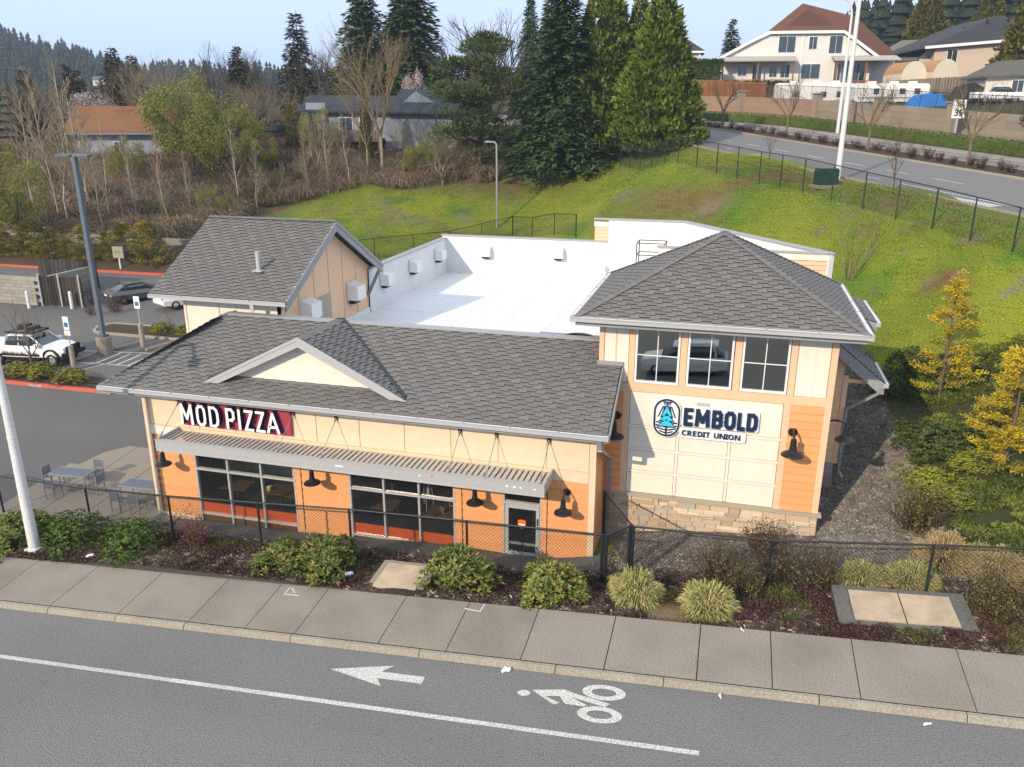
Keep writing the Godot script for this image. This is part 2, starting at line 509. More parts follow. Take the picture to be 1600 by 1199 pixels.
func ground() -> void:
	struct(sheet(-120, 100, -170, 5.2, 2.0, -.06, Rect2(-2.0, -30, 48, 40)), "terrain", M.ground)
	struct(sheet(-4.0, 48, -32, 5.2, .4, 0.0), "yard_ground", M.ground)
	# distant ground to the horizon
	var far := MB.new()
	for a in [[-2500, -118, -2500, 400], [98, 2500, -2500, 400], [-118, 98, -2500, -168], [-118, 98, 40, 400]]:
		far.quad(Vector3(a[0], 2 if a[2] > 0 else 9, a[2]), Vector3(a[1], 2 if a[2] > 0 else 9, a[2]), Vector3(a[1], -8, a[3]), Vector3(a[0], -8, a[3]), Color(.10, .11, .06))
	struct(far, "far_ground", M.ground)
	# front street
	var rd := MB.new()
	for i in 140:
		for j in 24:
			var x := -60.0 + i
			var z := 7.5 + j
			rd.quadc(road(x, z), road(x + 1, z), road(x + 1, z + 1), road(x, z + 1), tar(x, z), tar(x + 1, z), tar(x + 1, z + 1), tar(x, z + 1))
	struct(rd, "road", M.asphalt)
	# tar-dark patch band near the kerb is left out; kerb stones and pavement slabs follow
	var kb := Node3D.new()
	kb.name = "kerb"
	add_child(kb)
	kb.set_meta("kind", "structure")
	var ks := [-30, -24, -18, -12, -6, -.6, 1.74, 4.32, 6.8, 10.39, 14.37, 18.2, 21.0, 24.7, 27.9, 31.5, 35, 39, 43, 48]
	for i in ks.size() - 1:
		var b := MB.new()
		var x0: float = ks[i] + .012
		var x1: float = ks[i + 1] - .012
		var n := 4
		for q in n:
			var xa := lerpf(x0, x1, q / float(n))
			var xb := lerpf(x0, x1, (q + 1) / float(n))
			var tone := Color.WHITE * R.randf_range(.9, 1.0)
			# rounded top, sloping face
			var pr := [Vector2(7.40, .145), Vector2(7.50, .145), Vector2(7.545, .125), Vector2(7.60, -.02)]
			for t in 3:
				b.quad(Vector3(xa, pr[t].y + .068 * xa, pr[t].x), Vector3(xb, pr[t].y + .068 * xb, pr[t].x), Vector3(xb, pr[t + 1].y + .068 * xb, pr[t + 1].x), Vector3(xa, pr[t + 1].y + .068 * xa, pr[t + 1].x), tone)
		for e in [x0, x1]:
			b.quad(Vector3(e, .145 + .068 * e, 7.40), Vector3(e, .145 + .068 * e, 7.50), Vector3(e, -.1 + .068 * e, 7.60), Vector3(e, -.1 + .068 * e, 7.40))
		part(b, "kerb_stone", M.kerb, kb)
	var base := MB.new()
	base.quad(Vector3(-40, -.03 - 2.72 + .27, 5.1), Vector3(50, -.03 + 3.4 + .27, 5.1), Vector3(50, -.03 + 3.4 + .10, 7.5), Vector3(-40, -.03 - 2.72 + .10, 7.5))
	struct(base, "pavement_bed", M.joint)
	var pv := Node3D.new()
	pv.name = "pavement"
	add_child(pv)
	pv.set_meta("kind", "structure")
	var js := [-32, -29.6, -27.1, -24.6, -22.1, -19.6, -17.1, -14.6, -12.1, -9.6, -7.1, -4.4, -2.2, -.85, 1.68, 4.28, 6.83, 8.78, 10.42, 13.06, 15.09, 17.21, 19.45, 21.8, 23.63, 25.65, 28.14, 30.4, 32.8, 35.2, 37.7, 40.2, 42.7, 45]
	for i in js.size() - 1:
		var b := MB.new()
		var x0: float = js[i] + .013
		var x1: float = js[i + 1] - .013
		var tone := R.randf_range(.86, 1.0)
		var n := 6
		for p in n:
			for q in n:
				var xa := lerpf(x0, x1, p / float(n))
				var xb := lerpf(x0, x1, (p + 1) / float(n))
				var za := lerpf(5.2, 7.37, q / float(n))
				var zb := lerpf(5.2, 7.37, (q + 1) / float(n))
				b.quadc(walk(xa, za), walk(xb, za), walk(xb, zb), walk(xa, zb), slab(tone, xa, za), slab(tone, xb, za), slab(tone, xb, zb), slab(tone, xa, zb))
		for e in [x0, x1]: b.quad(walk(e, 5.2), walk(e, 7.37), walk(e, 7.37) - Vector3(0, .1, 0), walk(e, 5.2) - Vector3(0, .1, 0))
		b.quad(walk(x0, 5.2), walk(x1, 5.2), walk(x1, 5.2) - Vector3(0, .12, 0), walk(x0, 5.2) - Vector3(0, .12, 0))
		part(b, "pavement_slab", M.concrete, pv)
	# painted markings
	var mk := Node3D.new()
	mk.name = "road_markings"
	add_child(mk)
	mk.set_meta("kind", "structure")
	var ln := MB.new()
	for i in 60:
		var x := -16.0 + i
		if x > 21.2: break
		ln.quad(road(x, 9.67, .008), road(x + 1, 9.67, .008), road(x + 1, 9.82, .008), road(x, 9.82, .008), Color.WHITE * R.randf_range(.84, 1.0))
	part(ln, "lane_line", M.paint, mk)
	paint_poly(mk, "arrow", [[12.16, 8.5], [13.86, 8.05], [13.61, 8.35], [14.86, 8.35], [14.86, 8.63], [13.61, 8.63], [13.84, 8.92]])
	var cy := MB.new()
	flat(cy, [[17.42, 8.48], [17.5, 8.38], [17.62, 8.36], [17.73, 8.40], [17.77, 8.47], [17.72, 8.56], [17.58, 8.6], [17.48, 8.57]])
	flat(cy, [[17.76, 8.33], [18.6, 8.16], [18.78, 8.24], [19.79, 8.49], [19.70, 8.63], [18.80, 8.42], [19.25, 8.64], [19.17, 8.70], [18.71, 8.69], [18.50, 8.43], [18.15, 8.50], [18.57, 8.68], [18.44, 8.77]])
	for w in [Vector2(19.58, 8.1), Vector2(19.60, 8.92)]:
		for k in 28:
			var a := TAU * k / 28
			var c := TAU * (k + 1) / 28
			cy.quad(road(w.x + cos(a) * .55, w.y + sin(a) * .29, .008), road(w.x + cos(c) * .55, w.y + sin(c) * .29, .008), road(w.x + cos(c) * .31, w.y + sin(c) * .145, .008), road(w.x + cos(a) * .31, w.y + sin(a) * .145, .008))
	part(cy, "cyclist_symbol", M.paint, mk)
	# surveyors' marks on the slabs
	var sv := MB.new()
	for s in [[Vector2(9.14, 5.33), Vector2(9.13, 5.69)], [Vector2(9.13, 5.69), Vector2(9.66, 5.69)], [Vector2(9.2, 5.35), Vector2(9.45, 5.6)], [Vector2(15.01, 5.52), Vector2(15.52, 5.59)], [Vector2(15.52, 5.59), Vector2(15.56, 5.24)]]:
		var d: Vector2 = (s[1] - s[0]).normalized().orthogonal() * .022
		sv.quad(walk(s[0].x - d.x, s[0].y - d.y, .005), walk(s[1].x - d.x, s[1].y - d.y, .005), walk(s[1].x + d.x, s[1].y + d.y, .005), walk(s[0].x + d.x, s[0].y + d.y, .005))
	part(sv, "survey_mark", M.paint, mk)
	# car park
	var lt := MB.new()
	for i in 40:
		for j in 20:
			var x := -80.0 + i * 2
			var z := -35.0 + j * 1.8
			lt.quadc(lot(x, z), lot(x + 2, z), lot(x + 2, z + 1.8), lot(x, z + 1.8), tar(x, z), tar(x + 2, z), tar(x + 2, z + 1.8), tar(x, z + 1.8))
	struct(lt, "car_park", M.lot_asphalt)
	var bk := MB.new()
	for i in 4:
		for j in 8:
			var x := -2.0 + i * 2
			var z := -41.0 + j * 2
			bk.quad(G(x, z, .08), G(x + 2, z, .08), G(x + 2, z + 2, .08), G(x, z + 2, .08))
	struct(bk, "service_drive", M.lot_asphalt)
	# dark path along the restaurant front
	var wk := MB.new()
	for i in 38:
		var x := -.4 + i * .5
		for j in 3:
			var za := .02 + j * .48
			var w := 1.0 + .12 * sin(x * 1.7)
			wk.quad(G(x, za * w, .07 - j * .012), G(x + .5, za * w, .07 - j * .012), G(x + .5, (za + .48) * w, .058 - j * .012), G(x, (za + .48) * w, .058 - j * .012))
	struct(wk, "path", M.walk)
	# patio slabs beside the restaurant
	var pt := Node3D.new()
	pt.name = "patio"
	add_child(pt)
	pt.set_meta("kind", "structure")
	for i in 4:
		for j in 3:
			var b := MB.new()
			var x0 := -7.0 + i * 2.0
			var x1 := x0 + 1.97
			var z0 := -5.0 + j * 2.2
			var z1 := z0 + 2.17
			var A := [Vector2(x0, z0), Vector2(x1, z0), Vector2(x1, z1), Vector2(x0, z1)]
			if i == 0 and j == 0: A = [Vector2(x0 + 1.5, z0), Vector2(x1, z0), Vector2(x1, z1), Vector2(x0 + .5, z1), Vector2(x0 + .75, z0 + .9)]
			var top := []
			for p in A: top.append(lot(p.x, p.y, .11))
			for k in range(1, top.size() - 1): b.tri(top[0], top[k], top[k + 1], Color.WHITE * R.randf_range(1.0, 1.12))
			for k in top.size():
				var q: Vector3 = top[(k + 1) % top.size()]
				b.quad(top[k], q, q - Vector3(0, .14, 0), top[k] - Vector3(0, .14, 0))
			part(b, "patio_slab", M.concrete, pt)
	# upper street
	upper_street()

func tar(x: float, z: float) -> Color:
	return Color.WHITE * (.95 + fb(x * .25, z, .25) * .16 + fb(x, z, .8) * .06)
func slab(tone: float, x: float, z: float) -> Color:
	return Color.WHITE * (tone + fb(x, z, .55) * .2 + fb(x, z, .2) * .14)
func road(x: float, z: float, up := 0.0) -> Vector3:
	return Vector3(x, .068 * x + up, z)
func walk(x: float, z: float, up := 0.0) -> Vector3:
	return Vector3(x, .068 * x + .145 + (7.4 - z) * .084 + up, z)
func flat(b: MB, pts: Array) -> void:
	var pk := PackedVector2Array()
	for p in pts: pk.append(Vector2(p[0], p[1]))
	var ix := Geometry2D.triangulate_polygon(pk)
	for i in range(0, ix.size(), 3): b.tri(road(pk[ix[i]].x, pk[ix[i]].y, .008), road(pk[ix[i + 1]].x, pk[ix[i + 1]].y, .008), road(pk[ix[i + 2]].x, pk[ix[i + 2]].y, .008))
	for i in range(b.n.size()):
		if b.n[i].y < 0: b.n[i] = -b.n[i]
func paint_poly(parent: Node, called: String, pts: Array) -> void:
	var b := MB.new()
	flat(b, pts)
	part(b, called, M.paint, parent)

# the street up the hill: near edge from (37.6, -27.7) to (15.8, -66); u runs up the street, s across it
const UA := Vector2(48.0, -9.5)
func up(u: float, s: float, h := 0.0) -> Vector3:
	var d := Vector2(-.494, -.869)
	var n := Vector2(.869, -.494)
	# the street bends a little to the left as it climbs
	var q := maxf(0, u - 75)
	var p := UA + d * u + n * s + n * (-.02 * q * q if q < 25 else -12.5 - (q - 25))
	return Vector3(p.x, street_y(p.y) + h, p.y)
func upstrip(b: MB, s0: float, s1: float, h: float, u0 := -50.0, u1 := 130.0, st := 4.0, col := Color.WHITE) -> void:
	var u := u0
	while u < u1:
		var e := minf(u + st, u1)
		b.quad(up(u, s0, h), up(e, s0, h), up(e, s1, h), up(u, s1, h), col)
		u += st
func upper_street() -> void:
	var b := MB.new()
	upstrip(b, -.2, 11.1, .10)
	upstrip(b, 14.4, 18.8, .10)
	struct(b, "upper_road", M.asphalt)
	var m := MB.new()
	upstrip(m, 11.0, 14.5, .24, -50, 100, 4.0, Color(.10, .07, .05))
	upstrip(m, 20.0, 25.2, .22, -50, 130, 4.0, Color(.10, .08, .055))
	struct(m, "median_bed", M.ground)
	var k := MB.new()
	for s in [[-.3, -.1], [11.0, 11.2], [14.35, 14.55], [18.7, 18.9]]:
		var u := -50.0
		while u < 120:
			for q in [[s[0], s[1], .25, .25], [s[0], s[0], .25, 0.0], [s[1], s[1], .0, .25]]:
				k.quad(up(u, q[0], q[2]), up(u + 4, q[0], q[2]), up(u + 4, q[1], q[3]), up(u, q[1], q[3]))
			u += 4
	struct(k, "upper_kerb", M.kerb)
	var w := MB.new()
	upstrip(w, 18.9, 20.0, .255)
	struct(w, "upper_pavement", M.concrete)
	var l := MB.new()
	upstrip(l, 1.9, 2.1, .112, -50, 34)
	upstrip(l, 17.6, 17.75, .112, -50, 110)
	var u := 36.0
	while u < 100:
		upstrip(l, 1.9, 2.05, .112, u, u + 1.6)
		upstrip(l, 5.6, 5.75, .112, u + 1.5, u + 4.0)
		u += 5.5
	u = -40
	while u < 34:
		upstrip(l, 5.7, 5.85, .112, u, u + 3.0)
		u += 12
	l.quad(up(24, .5, .115), up(28, .7, .115), up(28, 1.2, .115), up(24, 1.5, .115))
	var vg := MB.new()
	u = -50.0
	while u < 70:
		var a0 := up(u, -2.4)
		var a1 := up(u + 2, -2.4)
		vg.quad(G(a0.x, a0.z, .02), G(a1.x, a1.z, .02), up(u + 2, -.25, .13), up(u, -.25, .13), soil(a0.x, a0.z))
		u += 2
	struct(vg, "verge", M.ground)
	var um := part(l, "upper_markings", M.paint, self)
	um.set_meta("kind", "structure")

var SH := [Color(.218, .212, .208), Color(.206, .203, .203), Color(.228, .219, .213), Color(.196, .193, .195), Color(.220, .208, .200), Color(.211, .207, .211), Color(.238, .228, .221)]
var sh_mesh := []
var sh_left := 300
func shingle_geo(b: MB, o: Vector3, u: Vector3, w: Vector3, nn: Vector3, wd: float, ht: float, col: Color) -> void:
	var a := o + nn * .055
	var d := o + u * wd + nn * .055
	var e := o + u * wd + w * ht + nn * .008
	var f := o + w * ht + nn * .008
	b.quad(f, e, d, a, col)
	# the cut edge shows bare asphalt
	var edge := Color(.07, .068, .068)
	b.quad(a, d, o + u * wd, o, edge)
	b.tri(f, a, o, edge)
	b.tri(d, e, o + u * wd, edge)
# courses of shingles on a sloping face; lim(s) gives the reach of the course at height s up the slope
func shingles(roof: Node3D, rest: MB, o: Vector3, u: Vector3, w: Vector3, nn: Vector3, slope: float, lim: Callable, ex := .205, pick := false) -> void:
	if sh_mesh.is_empty():
		for c in SH:
			var b := MB.new()
			shingle_geo(b, Vector3.ZERO, Vector3.RIGHT, Vector3(0, 0, -1), Vector3.UP, 1.0, 1.0, c)
			sh_mesh.append(b.mesh(M.shingle))
	var rows := int(slope / ex)
	for r in rows + 1:
		var s := r * ex
		if s > slope - .05: break
		var l: Array = lim.call(minf(s + ex * .5, slope))
		# tabs on a regular grid, every other one hanging lower, each course shifted by half a tab
		var tw := .34
		var off := fposmod(r * tw * .5, tw * 2.0)
		var k := int(floor((l[0] + off) / tw))
		var x: float = l[0]
		while x < l[1] - .02:
			var xe: float = minf((k + 1) * tw - off + R.randf_range(-.012, .012), l[1])
			if xe - x < .03:
				k += 1
				if xe >= l[1] - .001: break
				continue
			var wd := xe - x
			var drop := .085 if posmod(k, 2) == 0 and r > 0 else 0.0
			var ht := minf(ex + drop + .05, slope - s + drop)
			var p := o + u * x + w * (s - drop)
			var ci := R.randi() % SH.size()
			if pick and sh_left > 0 and R.randf() < .9:
				sh_left -= 1
				inst(sh_mesh[ci], "shingle", roof, Transform3D(Basis(u * (wd - .008), nn, -w * ht), p))
			else:
				shingle_geo(rest, p, u, w, nn, wd - .008, ht, SH[ci])
			x = xe
			k += 1
func hip_caps(rest: MB, a: Vector3, b: Vector3, nn: Vector3, wide := .16) -> void:
	var d := (b - a).normalized()
	var s := d.cross(nn).normalized()
	var L := a.distance_to(b)
	var n := int(L / .24)
	for i in n:
		var p := a + d * (i * L / n)
		var q := a + d * ((i + 1) * L / n + .05)
		var col: Color = SH[R.randi() % SH.size()]
		var up := nn * .07
		var lo := nn * -.01
		rest.quad(p + s * wide + lo, q + s * wide + lo, q + nn * .03, p + up, col)
		rest.quad(p + up, q + nn * .03, q - s * wide + lo, p - s * wide + lo, col)
		rest.tri(p + s * wide + lo, p + up, p - s * wide + lo, col)
# lap siding on a wall facing +z: a backing sheet and a board for each course
func siding(parent: Node, called: String, m: Material, x0: float, x1: float, y0: float, y1: float, z: float, ex := .28) -> void:
	var p := bx(called, m, parent, x0, x1, y0, y1, z - .2, z)
	var n := maxi(1, int(round((y1 - y0) / ex)))
	var e := (y1 - y0) / n
	for i in n:
		var b := MB.new()
		var ya := y0 + i * e + .006
		var yb := y0 + (i + 1) * e
		var col := Color.WHITE * R.randf_range(.93, 1.04)
		b.quad(Vector3(x0, yb, z + .006), Vector3(x1, yb, z + .006), Vector3(x1, ya, z + .048), Vector3(x0, ya, z + .048), col)
		b.quad(Vector3(x0, ya, z + .048), Vector3(x1, ya, z + .048), Vector3(x1, ya, z), Vector3(x0, ya, z), col)
		b.tri(Vector3(x0, yb, z + .006), Vector3(x0, ya, z + .048), Vector3(x0, ya, z), col)
		b.tri(Vector3(x1, yb, z + .006), Vector3(x1, ya, z), Vector3(x1, ya, z + .048), col)
		part(b, "siding_board", m, p)
func siding_x(parent: Node, called: String, m: Material, x: float, y0: float, y1: float, z0: float, z1: float, ex := .28) -> void:
	var p := bx(called, m, parent, x - .2, x, y0, y1, z0, z1)
	var n := maxi(1, int(round((y1 - y0) / ex)))
	var e := (y1 - y0) / n
	for i in n:
		var b := MB.new()
		var ya := y0 + i * e + .006
		var yb := y0 + (i + 1) * e
		var col := Color.WHITE * R.randf_range(.93, 1.04)
		b.quad(Vector3(x + .006, yb, z1), Vector3(x + .006, yb, z0), Vector3(x + .03, ya, z0), Vector3(x + .03, ya, z1), col)
		b.quad(Vector3(x + .03, ya, z1), Vector3(x + .03, ya, z0), Vector3(x, ya, z0), Vector3(x, ya, z1), col)
		part(b, "siding_board", m, p)
func gutter(parent: Node, a: Vector3, b: Vector3, outw: Vector3) -> void:
	var g := MB.new()
	var l := a.distance_to(b)
	var d := (b - a) / l
	var m := (a + b) * .5
	var bs := Basis(d, Vector3.UP, d.cross(Vector3.UP))
	# front lip, floor, back
	g.box(m + Vector3(0, -.075, 0), Vector3(l, .15, .025), Color.WHITE, bs)
	g.box(m - outw * .145 + Vector3(0, -.06, 0), Vector3(l - .02, .18, .025), Color.WHITE, bs)
	g.box(m + outw * .012 + Vector3(0, -.012, 0), Vector3(l, .024, .04), Color.WHITE, bs)
	for e in [a, b]: g.box(e - outw * .07 + Vector3(0, -.08, 0), Vector3(.03, .17, .17), Color.WHITE, bs)
	var o := part(g, "gutter", M.gutter, parent)
	var gd := MB.new()
	gd.box(m - outw * .07 + Vector3(0, -.002, 0), Vector3(l - .04, .012, .115), Color.WHITE, bs)
	part(gd, "gutter_guard", M.white_frame, o)
	var n := int(l / 1.55)
	for i in range(1, n):
		var s := MB.new()
		s.box(a + d * (l * i / n) - outw * .065 + Vector3(0, .012, 0), Vector3(.035, .012, .17), Color.WHITE, bs)
		part(s, "strap", M.trim_grey, o)

func building() -> void:
	var B := thing("commercial_building", "peach and orange commercial building with grey shingle roofs and white flat roof", "building")
	var rest := MB.new()
	# ------------------------------------------------ restaurant wing
	var Y0 := -.75
	# stone footing at the left corner and the wall pieces between the windows
	for s in [[0.0, 2.0], [6.40, 8.65], [12.84, 14.65], [16.06, 17.9]]:
		siding(B, "orange_wall", M.orange, s[0], s[1], -.2, 3.2, 0.0, .30)
		bx("footing", M.mortar, B, s[0], s[1], Y0, -.2, -.2, .02)
		var tx: float = s[0] + .26
		if s[0] > 16: tx = 16.25
		bx("wall_joint", M.joint, B, tx, tx + .02, -.2, 3.2, .02, .052)
	bx("corner_trim", M.cream, B, -.03, .20, -.2, 5.05, -.1, .05)
	bx("corner_trim", M.cream, B, 17.72, 17.93, .0, 5.05, -.1, .05)
	# header and cream fascia above the canopy, in panels
	bx("header_wall", M.tan, B, 0, 17.9, 2.78, 5.1, -.25, -.005)
	bx("cream_band", M.white_panel, B, .2, 1.6, 3.2, 3.55, -.01, .035)
	bx("cream_band", M.cream, B, 1.6, 17.7, 3.2, 3.55, -.01, .03)
	bx("band_trim", M.cream, B, .2, 17.7, 3.552, 3.61, -.01, .05)
	var px := [.22, 2.45, 4.05, 5.75, 7.48, 9.22, 10.98, 12.74, 14.48, 16.22, 17.7]
	for i in px.size() - 1:
		bx("fascia_panel", M.cream, B, px[i] + .015, px[i + 1] - .015, 3.63, 5.05, -.005, .028)
	# side walls
	bx("side_wall", M.orange, B, 17.7, 17.9, 0, 5.0, -2.2, -.2)
	bx("side_wall", M.cream, B, 0.0, .2, Y0, 5.0, -4.0, -.2)
	stones(B, -.0, 2.0, -.7, -.2, .03, 3)
	# windows
	window_wall(B, 2.0, 6.40, -.36, 2.8, 3)
	window_wall(B, 8.65, 12.84, -.36, 2.8, 3)
	shop_door(B)
	# dark room behind the glass
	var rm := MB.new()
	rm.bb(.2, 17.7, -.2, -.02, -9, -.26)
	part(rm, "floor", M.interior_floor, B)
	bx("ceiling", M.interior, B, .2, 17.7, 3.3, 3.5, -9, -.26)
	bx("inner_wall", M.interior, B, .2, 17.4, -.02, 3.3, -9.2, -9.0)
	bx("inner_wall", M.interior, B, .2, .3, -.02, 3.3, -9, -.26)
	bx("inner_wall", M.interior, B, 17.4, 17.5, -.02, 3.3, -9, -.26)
	# front roof: eave y 5.27 at z .70, top y 7.39 at z -3.19, hipped at the left
	var w := (Vector3(0, 7.39, -3.19) - Vector3(0, 5.25, .66)).normalized()
	var SL := Vector3(0, 7.39, -3.19).distance_to(Vector3(0, 5.25, .66))
	var nn := Vector3.RIGHT.cross(w).normalized()
	var deck := MB.new()
	deck.quad(Vector3(1.86, 7.39, -3.19), Vector3(17.5, 7.39, -3.19), Vector3(18.38, 5.25, .66), Vector3(-1.38, 5.25, .66), Color(.08, .08, .08))
	deck.quad(Vector3(17.5, 6.85, -2.21), Vector3(18.38, 6.85, -2.21), Vector3(18.38, 5.25, .66), Vector3(17.5, 5.25, .66), Color(.08, .08, .08))
	deck.quad(Vector3(-1.38, 5.25, .66), Vector3(-1.38, 5.25, -4.0), Vector3(1.86, 7.39, -4.0), Vector3(1.86, 7.39, -3.19), Color(.09, .09, .09))
	var rf := part(deck, "roof", M.shingle, B)
	shingles(rf, rest, Vector3(0, 5.25, .66), Vector3.RIGHT, w, nn, SL, func(s): return [-1.38 + 3.24 * s / SL, 18.36 if s < 3.25 else 17.5], .205, true)
	var wl := Vector3(3.24, 2.14, 0).normalized()
	shingles(rf, rest, Vector3(-1.38, 5.25, -4.0), Vector3(0, 0, 1), wl, Vector3(-wl.y, wl.x, 0), 3.88, func(s): return [0.0, 4.66 - .81 * s * 3.85 / 3.88])
	hip_caps(rest, Vector3(-1.36, 5.27, .64), Vector3(1.86, 7.41, -3.19), (nn + Vector3(-wl.y, wl.x, 0)).normalized())
	bx("soffit", M.soffit, B, -1.3, 18.3, 4.98, 5.04, -.0, .6)
	bx("fascia_board", M.trim_grey, B, -1.34, 18.34, 4.98, 5.2, .58, .61)
	bx("fascia_board", M.trim_grey, B, -1.34, -1.30, 4.98, 5.2, -4.0, .58)
	bx("soffit", M.soffit, B, -1.3, 0, 4.98, 5.04, -4.0, -.0)
	gutter(B, Vector3(-1.38, 5.27, .77), Vector3(18.4, 5.27, .77), Vector3(0, 0, 1))
	var rk := MB.new()
	rk.prism([Vector2(-.66, 5.23), Vector2(2.2, 6.82), Vector2(2.2, 6.58), Vector2(-.60, 4.99)], -.03, .03, Color.WHITE, Transform3D(Basis(Vector3(0, 0, -1), Vector3.UP, Vector3.RIGHT), Vector3(18.40, 0, 0)))
	part(rk, "rake_board", M.trim_grey, B)
	# flat metal cap along the top
	bx("roof_cap", M.metal_cap, B, 1.8, 17.5, 7.36, 7.43, -3.62, -3.17)
	bx("parapet", M.membrane, B, 1.8, 17.5, 5.5, 7.36, -3.6, -3.25)
	bx("flashing", M.trim_grey, B, 17.5, 18.42, 6.84, 6.97, -2.21, -2.12)
	dormer(B, rest)
	# ------------------------------------------------ rear roof and parapets
	var fl := MB.new()
	fl.prism([Vector2(4.0, 3.5), Vector2(17.6, 3.5), Vector2(17.6, 9.2), Vector2(25.3, 9.2), Vector2(26.0, 14.1), Vector2(18.9, 24.2), Vector2(4.0, 24.2)], 5.3, 5.55, Color.WHITE, Transform3D(Basis(Vector3.RIGHT, Vector3(0, 0, -1), Vector3.UP), Vector3.ZERO))
	var fr := part(fl, "flat_roof", M.membrane, B)
	for x in [6.6, 8.9, 11.2, 13.5]:
		bx("roof_seam", M.membrane, fr, x, x + .05, 5.55, 5.562, -24.1, -3.7)
	for z in [-19.0, -13.2, -8.0]:
		bx("roof_seam", M.membrane, fr, 4.0, 17.4, 5.55, 5.56, z, z + .05)
	bx("parapet", M.membrane, B, 3.75, 4.0, 5.3, 7.72, -24.45, -12.3)
	bx("parapet_cap", M.metal_cap, B, 3.68, 4.07, 7.72, 7.79, -24.2, -12.3)
	bx("parapet", M.membrane, B, 3.75, 14.45, 5.3, 7.9, -24.45, -24.2)
	bx("parapet_cap", M.metal_cap, B, 3.68, 14.45, 7.9, 7.97, -24.52, -24.13)
	siding(B, "stub_wall", M.tan_side, 13.62, 14.45, 7.98, 8.85, -24.2, .22)
	bx("stub_cap", M.white_panel, B, 13.58, 14.5, 8.85, 9.12, -24.45, -24.15)
	bx("high_parapet", M.membrane, B, 14.45, 18.95, 5.3, 9.25, -24.45, -24.2)
	bx("parapet_cap", M.metal_cap, B, 13.55, 19.0, 9.25, 9.32, -24.52, -24.1)
	var hp := MB.new()
	var q0 := Vector3(18.9, 0, -24.3)
	var q1 := Vector3(26.15, 0, -13.95)
	var dd := (q1 - q0).normalized()
	var sd := Vector3(-dd.z, 0, dd.x)
	hp.box((q0 + q1) * .5 + Vector3(0, 7.0, 0), Vector3(.25, 4.5, q0.distance_to(q1)), Color.WHITE, Basis(sd, Vector3.UP, -dd * -1.0))
	part(hp, "high_parapet", M.membrane, B)
	var hc := MB.new()
	hc.box((q0 + q1) * .5 + Vector3(0, 9.29, 0), Vector3(.42, .07, q0.distance_to(q1)), Color.WHITE, Basis(sd, Vector3.UP, dd))
	part(hc, "parapet_cap", M.metal_cap, B)
	siding(B, "tan_wall", M.tan_side, 18.5, 26.1, 1.0, 8.95, -14.0, .22)
	bx("wall_cap", M.white_panel, B, 18.4, 26.14, 8.95, 9.25, -14.2, -13.93)
	bx("parapet_cap", M.metal_cap, B, 18.3, 26.2, 9.25, 9.31, -14.25, -13.88)
	siding_x(B, "tan_wall", M.tan_side, 26.1, 1.0, 8.95, -15.0, -14.0, .22)
	bx("rear_wall", M.tan_side, B, 3.7, 18.9, -.6, 5.3, -24.5, -24.2)
	bx("left_wall", M.tan_side, B, 3.7, 3.95, -.6, 5.3, -24.2, -12.3)
	var dw := MB.new()
	dw.box((q0 + q1) * .5 + Vector3(0, 2.4, 0), Vector3(.24, 5.0, q0.distance_to(q1)), Color.WHITE, Basis(sd, Vector3.UP, dd))
	part(dw, "rear_wall", M.tan_side, B)
	# ------------------------------------------------ entrance gable on the left
	gable(B, rest)
	# ------------------------------------------------ corner tower of the credit union
	tower(B, rest)
	var rs := part(rest, "remaining_shingles", M.shingle, B)
	stuff(rs)
	roof_things()

func stones(parent: Node, x0: float, x1: float, y0: float, y1: float, z: float, rows: int) -> void:
	var bk := bx("stone_base", M.mortar, parent, x0, x1, y0, y1, z - .2, z)
	var cols := [Color(.70, .57, .41), Color(.76, .62, .45), Color(.62, .51, .38), Color(.80, .70, .55), Color(.70, .52, .38), Color(.60, .57, .51), Color(.74, .57, .42)]
	var y := y0
	for r in rows:
		var rh := (y1 - y0) / rows * R.randf_range(.75, 1.25)
		if r == rows - 1 or y + rh > y1: rh = y1 - y
		var x := x0
		while x < x1 - .02:
			var wd := R.randf_range(.20, .85)
			if x + wd > x1 - .15: wd = x1 - x
			# now and then two thin stones share the course
			var cuts := [0.0, 1.0]
			if R.randf() < .3 and rh > .16: cuts = [0.0, R.randf_range(.4, .6), 1.0]
			for q in cuts.size() - 1:
				var ya: float = y + rh * cuts[q]
				var h: float = rh * (cuts[q + 1] - cuts[q])
				var d := R.randf_range(.025, .085)
				var b := MB.new()
				var g := .004
				var c: Color = cols[R.randi() % cols.size()] * R.randf_range(.82, 1.1)
				c.a = 1
				var o := [Vector3(x + g, ya + g, z), Vector3(x + wd - g, ya + g, z), Vector3(x + wd - g, ya + h - g, z), Vector3(x + g, ya + h - g, z)]
				var f := []
				for k in 4:
					var inx: float = (1.0 if k == 0 or k == 3 else -1.0) * R.randf_range(.008, .035)
					var iny: float = (1.0 if k < 2 else -1.0) * R.randf_range(.006, .028)
					f.append(o[k] + Vector3(inx, iny, d * R.randf_range(.7, 1.1)))
				b.quad(f[3], f[2], f[1], f[0], c)
				for k in 4: b.quad(f[k], f[(k + 1) % 4], o[(k + 1) % 4], o[k], c)
				part(b, "stone", M.stone, bk)
			x += wd
		y += rh
		if y >= y1 - .02: break

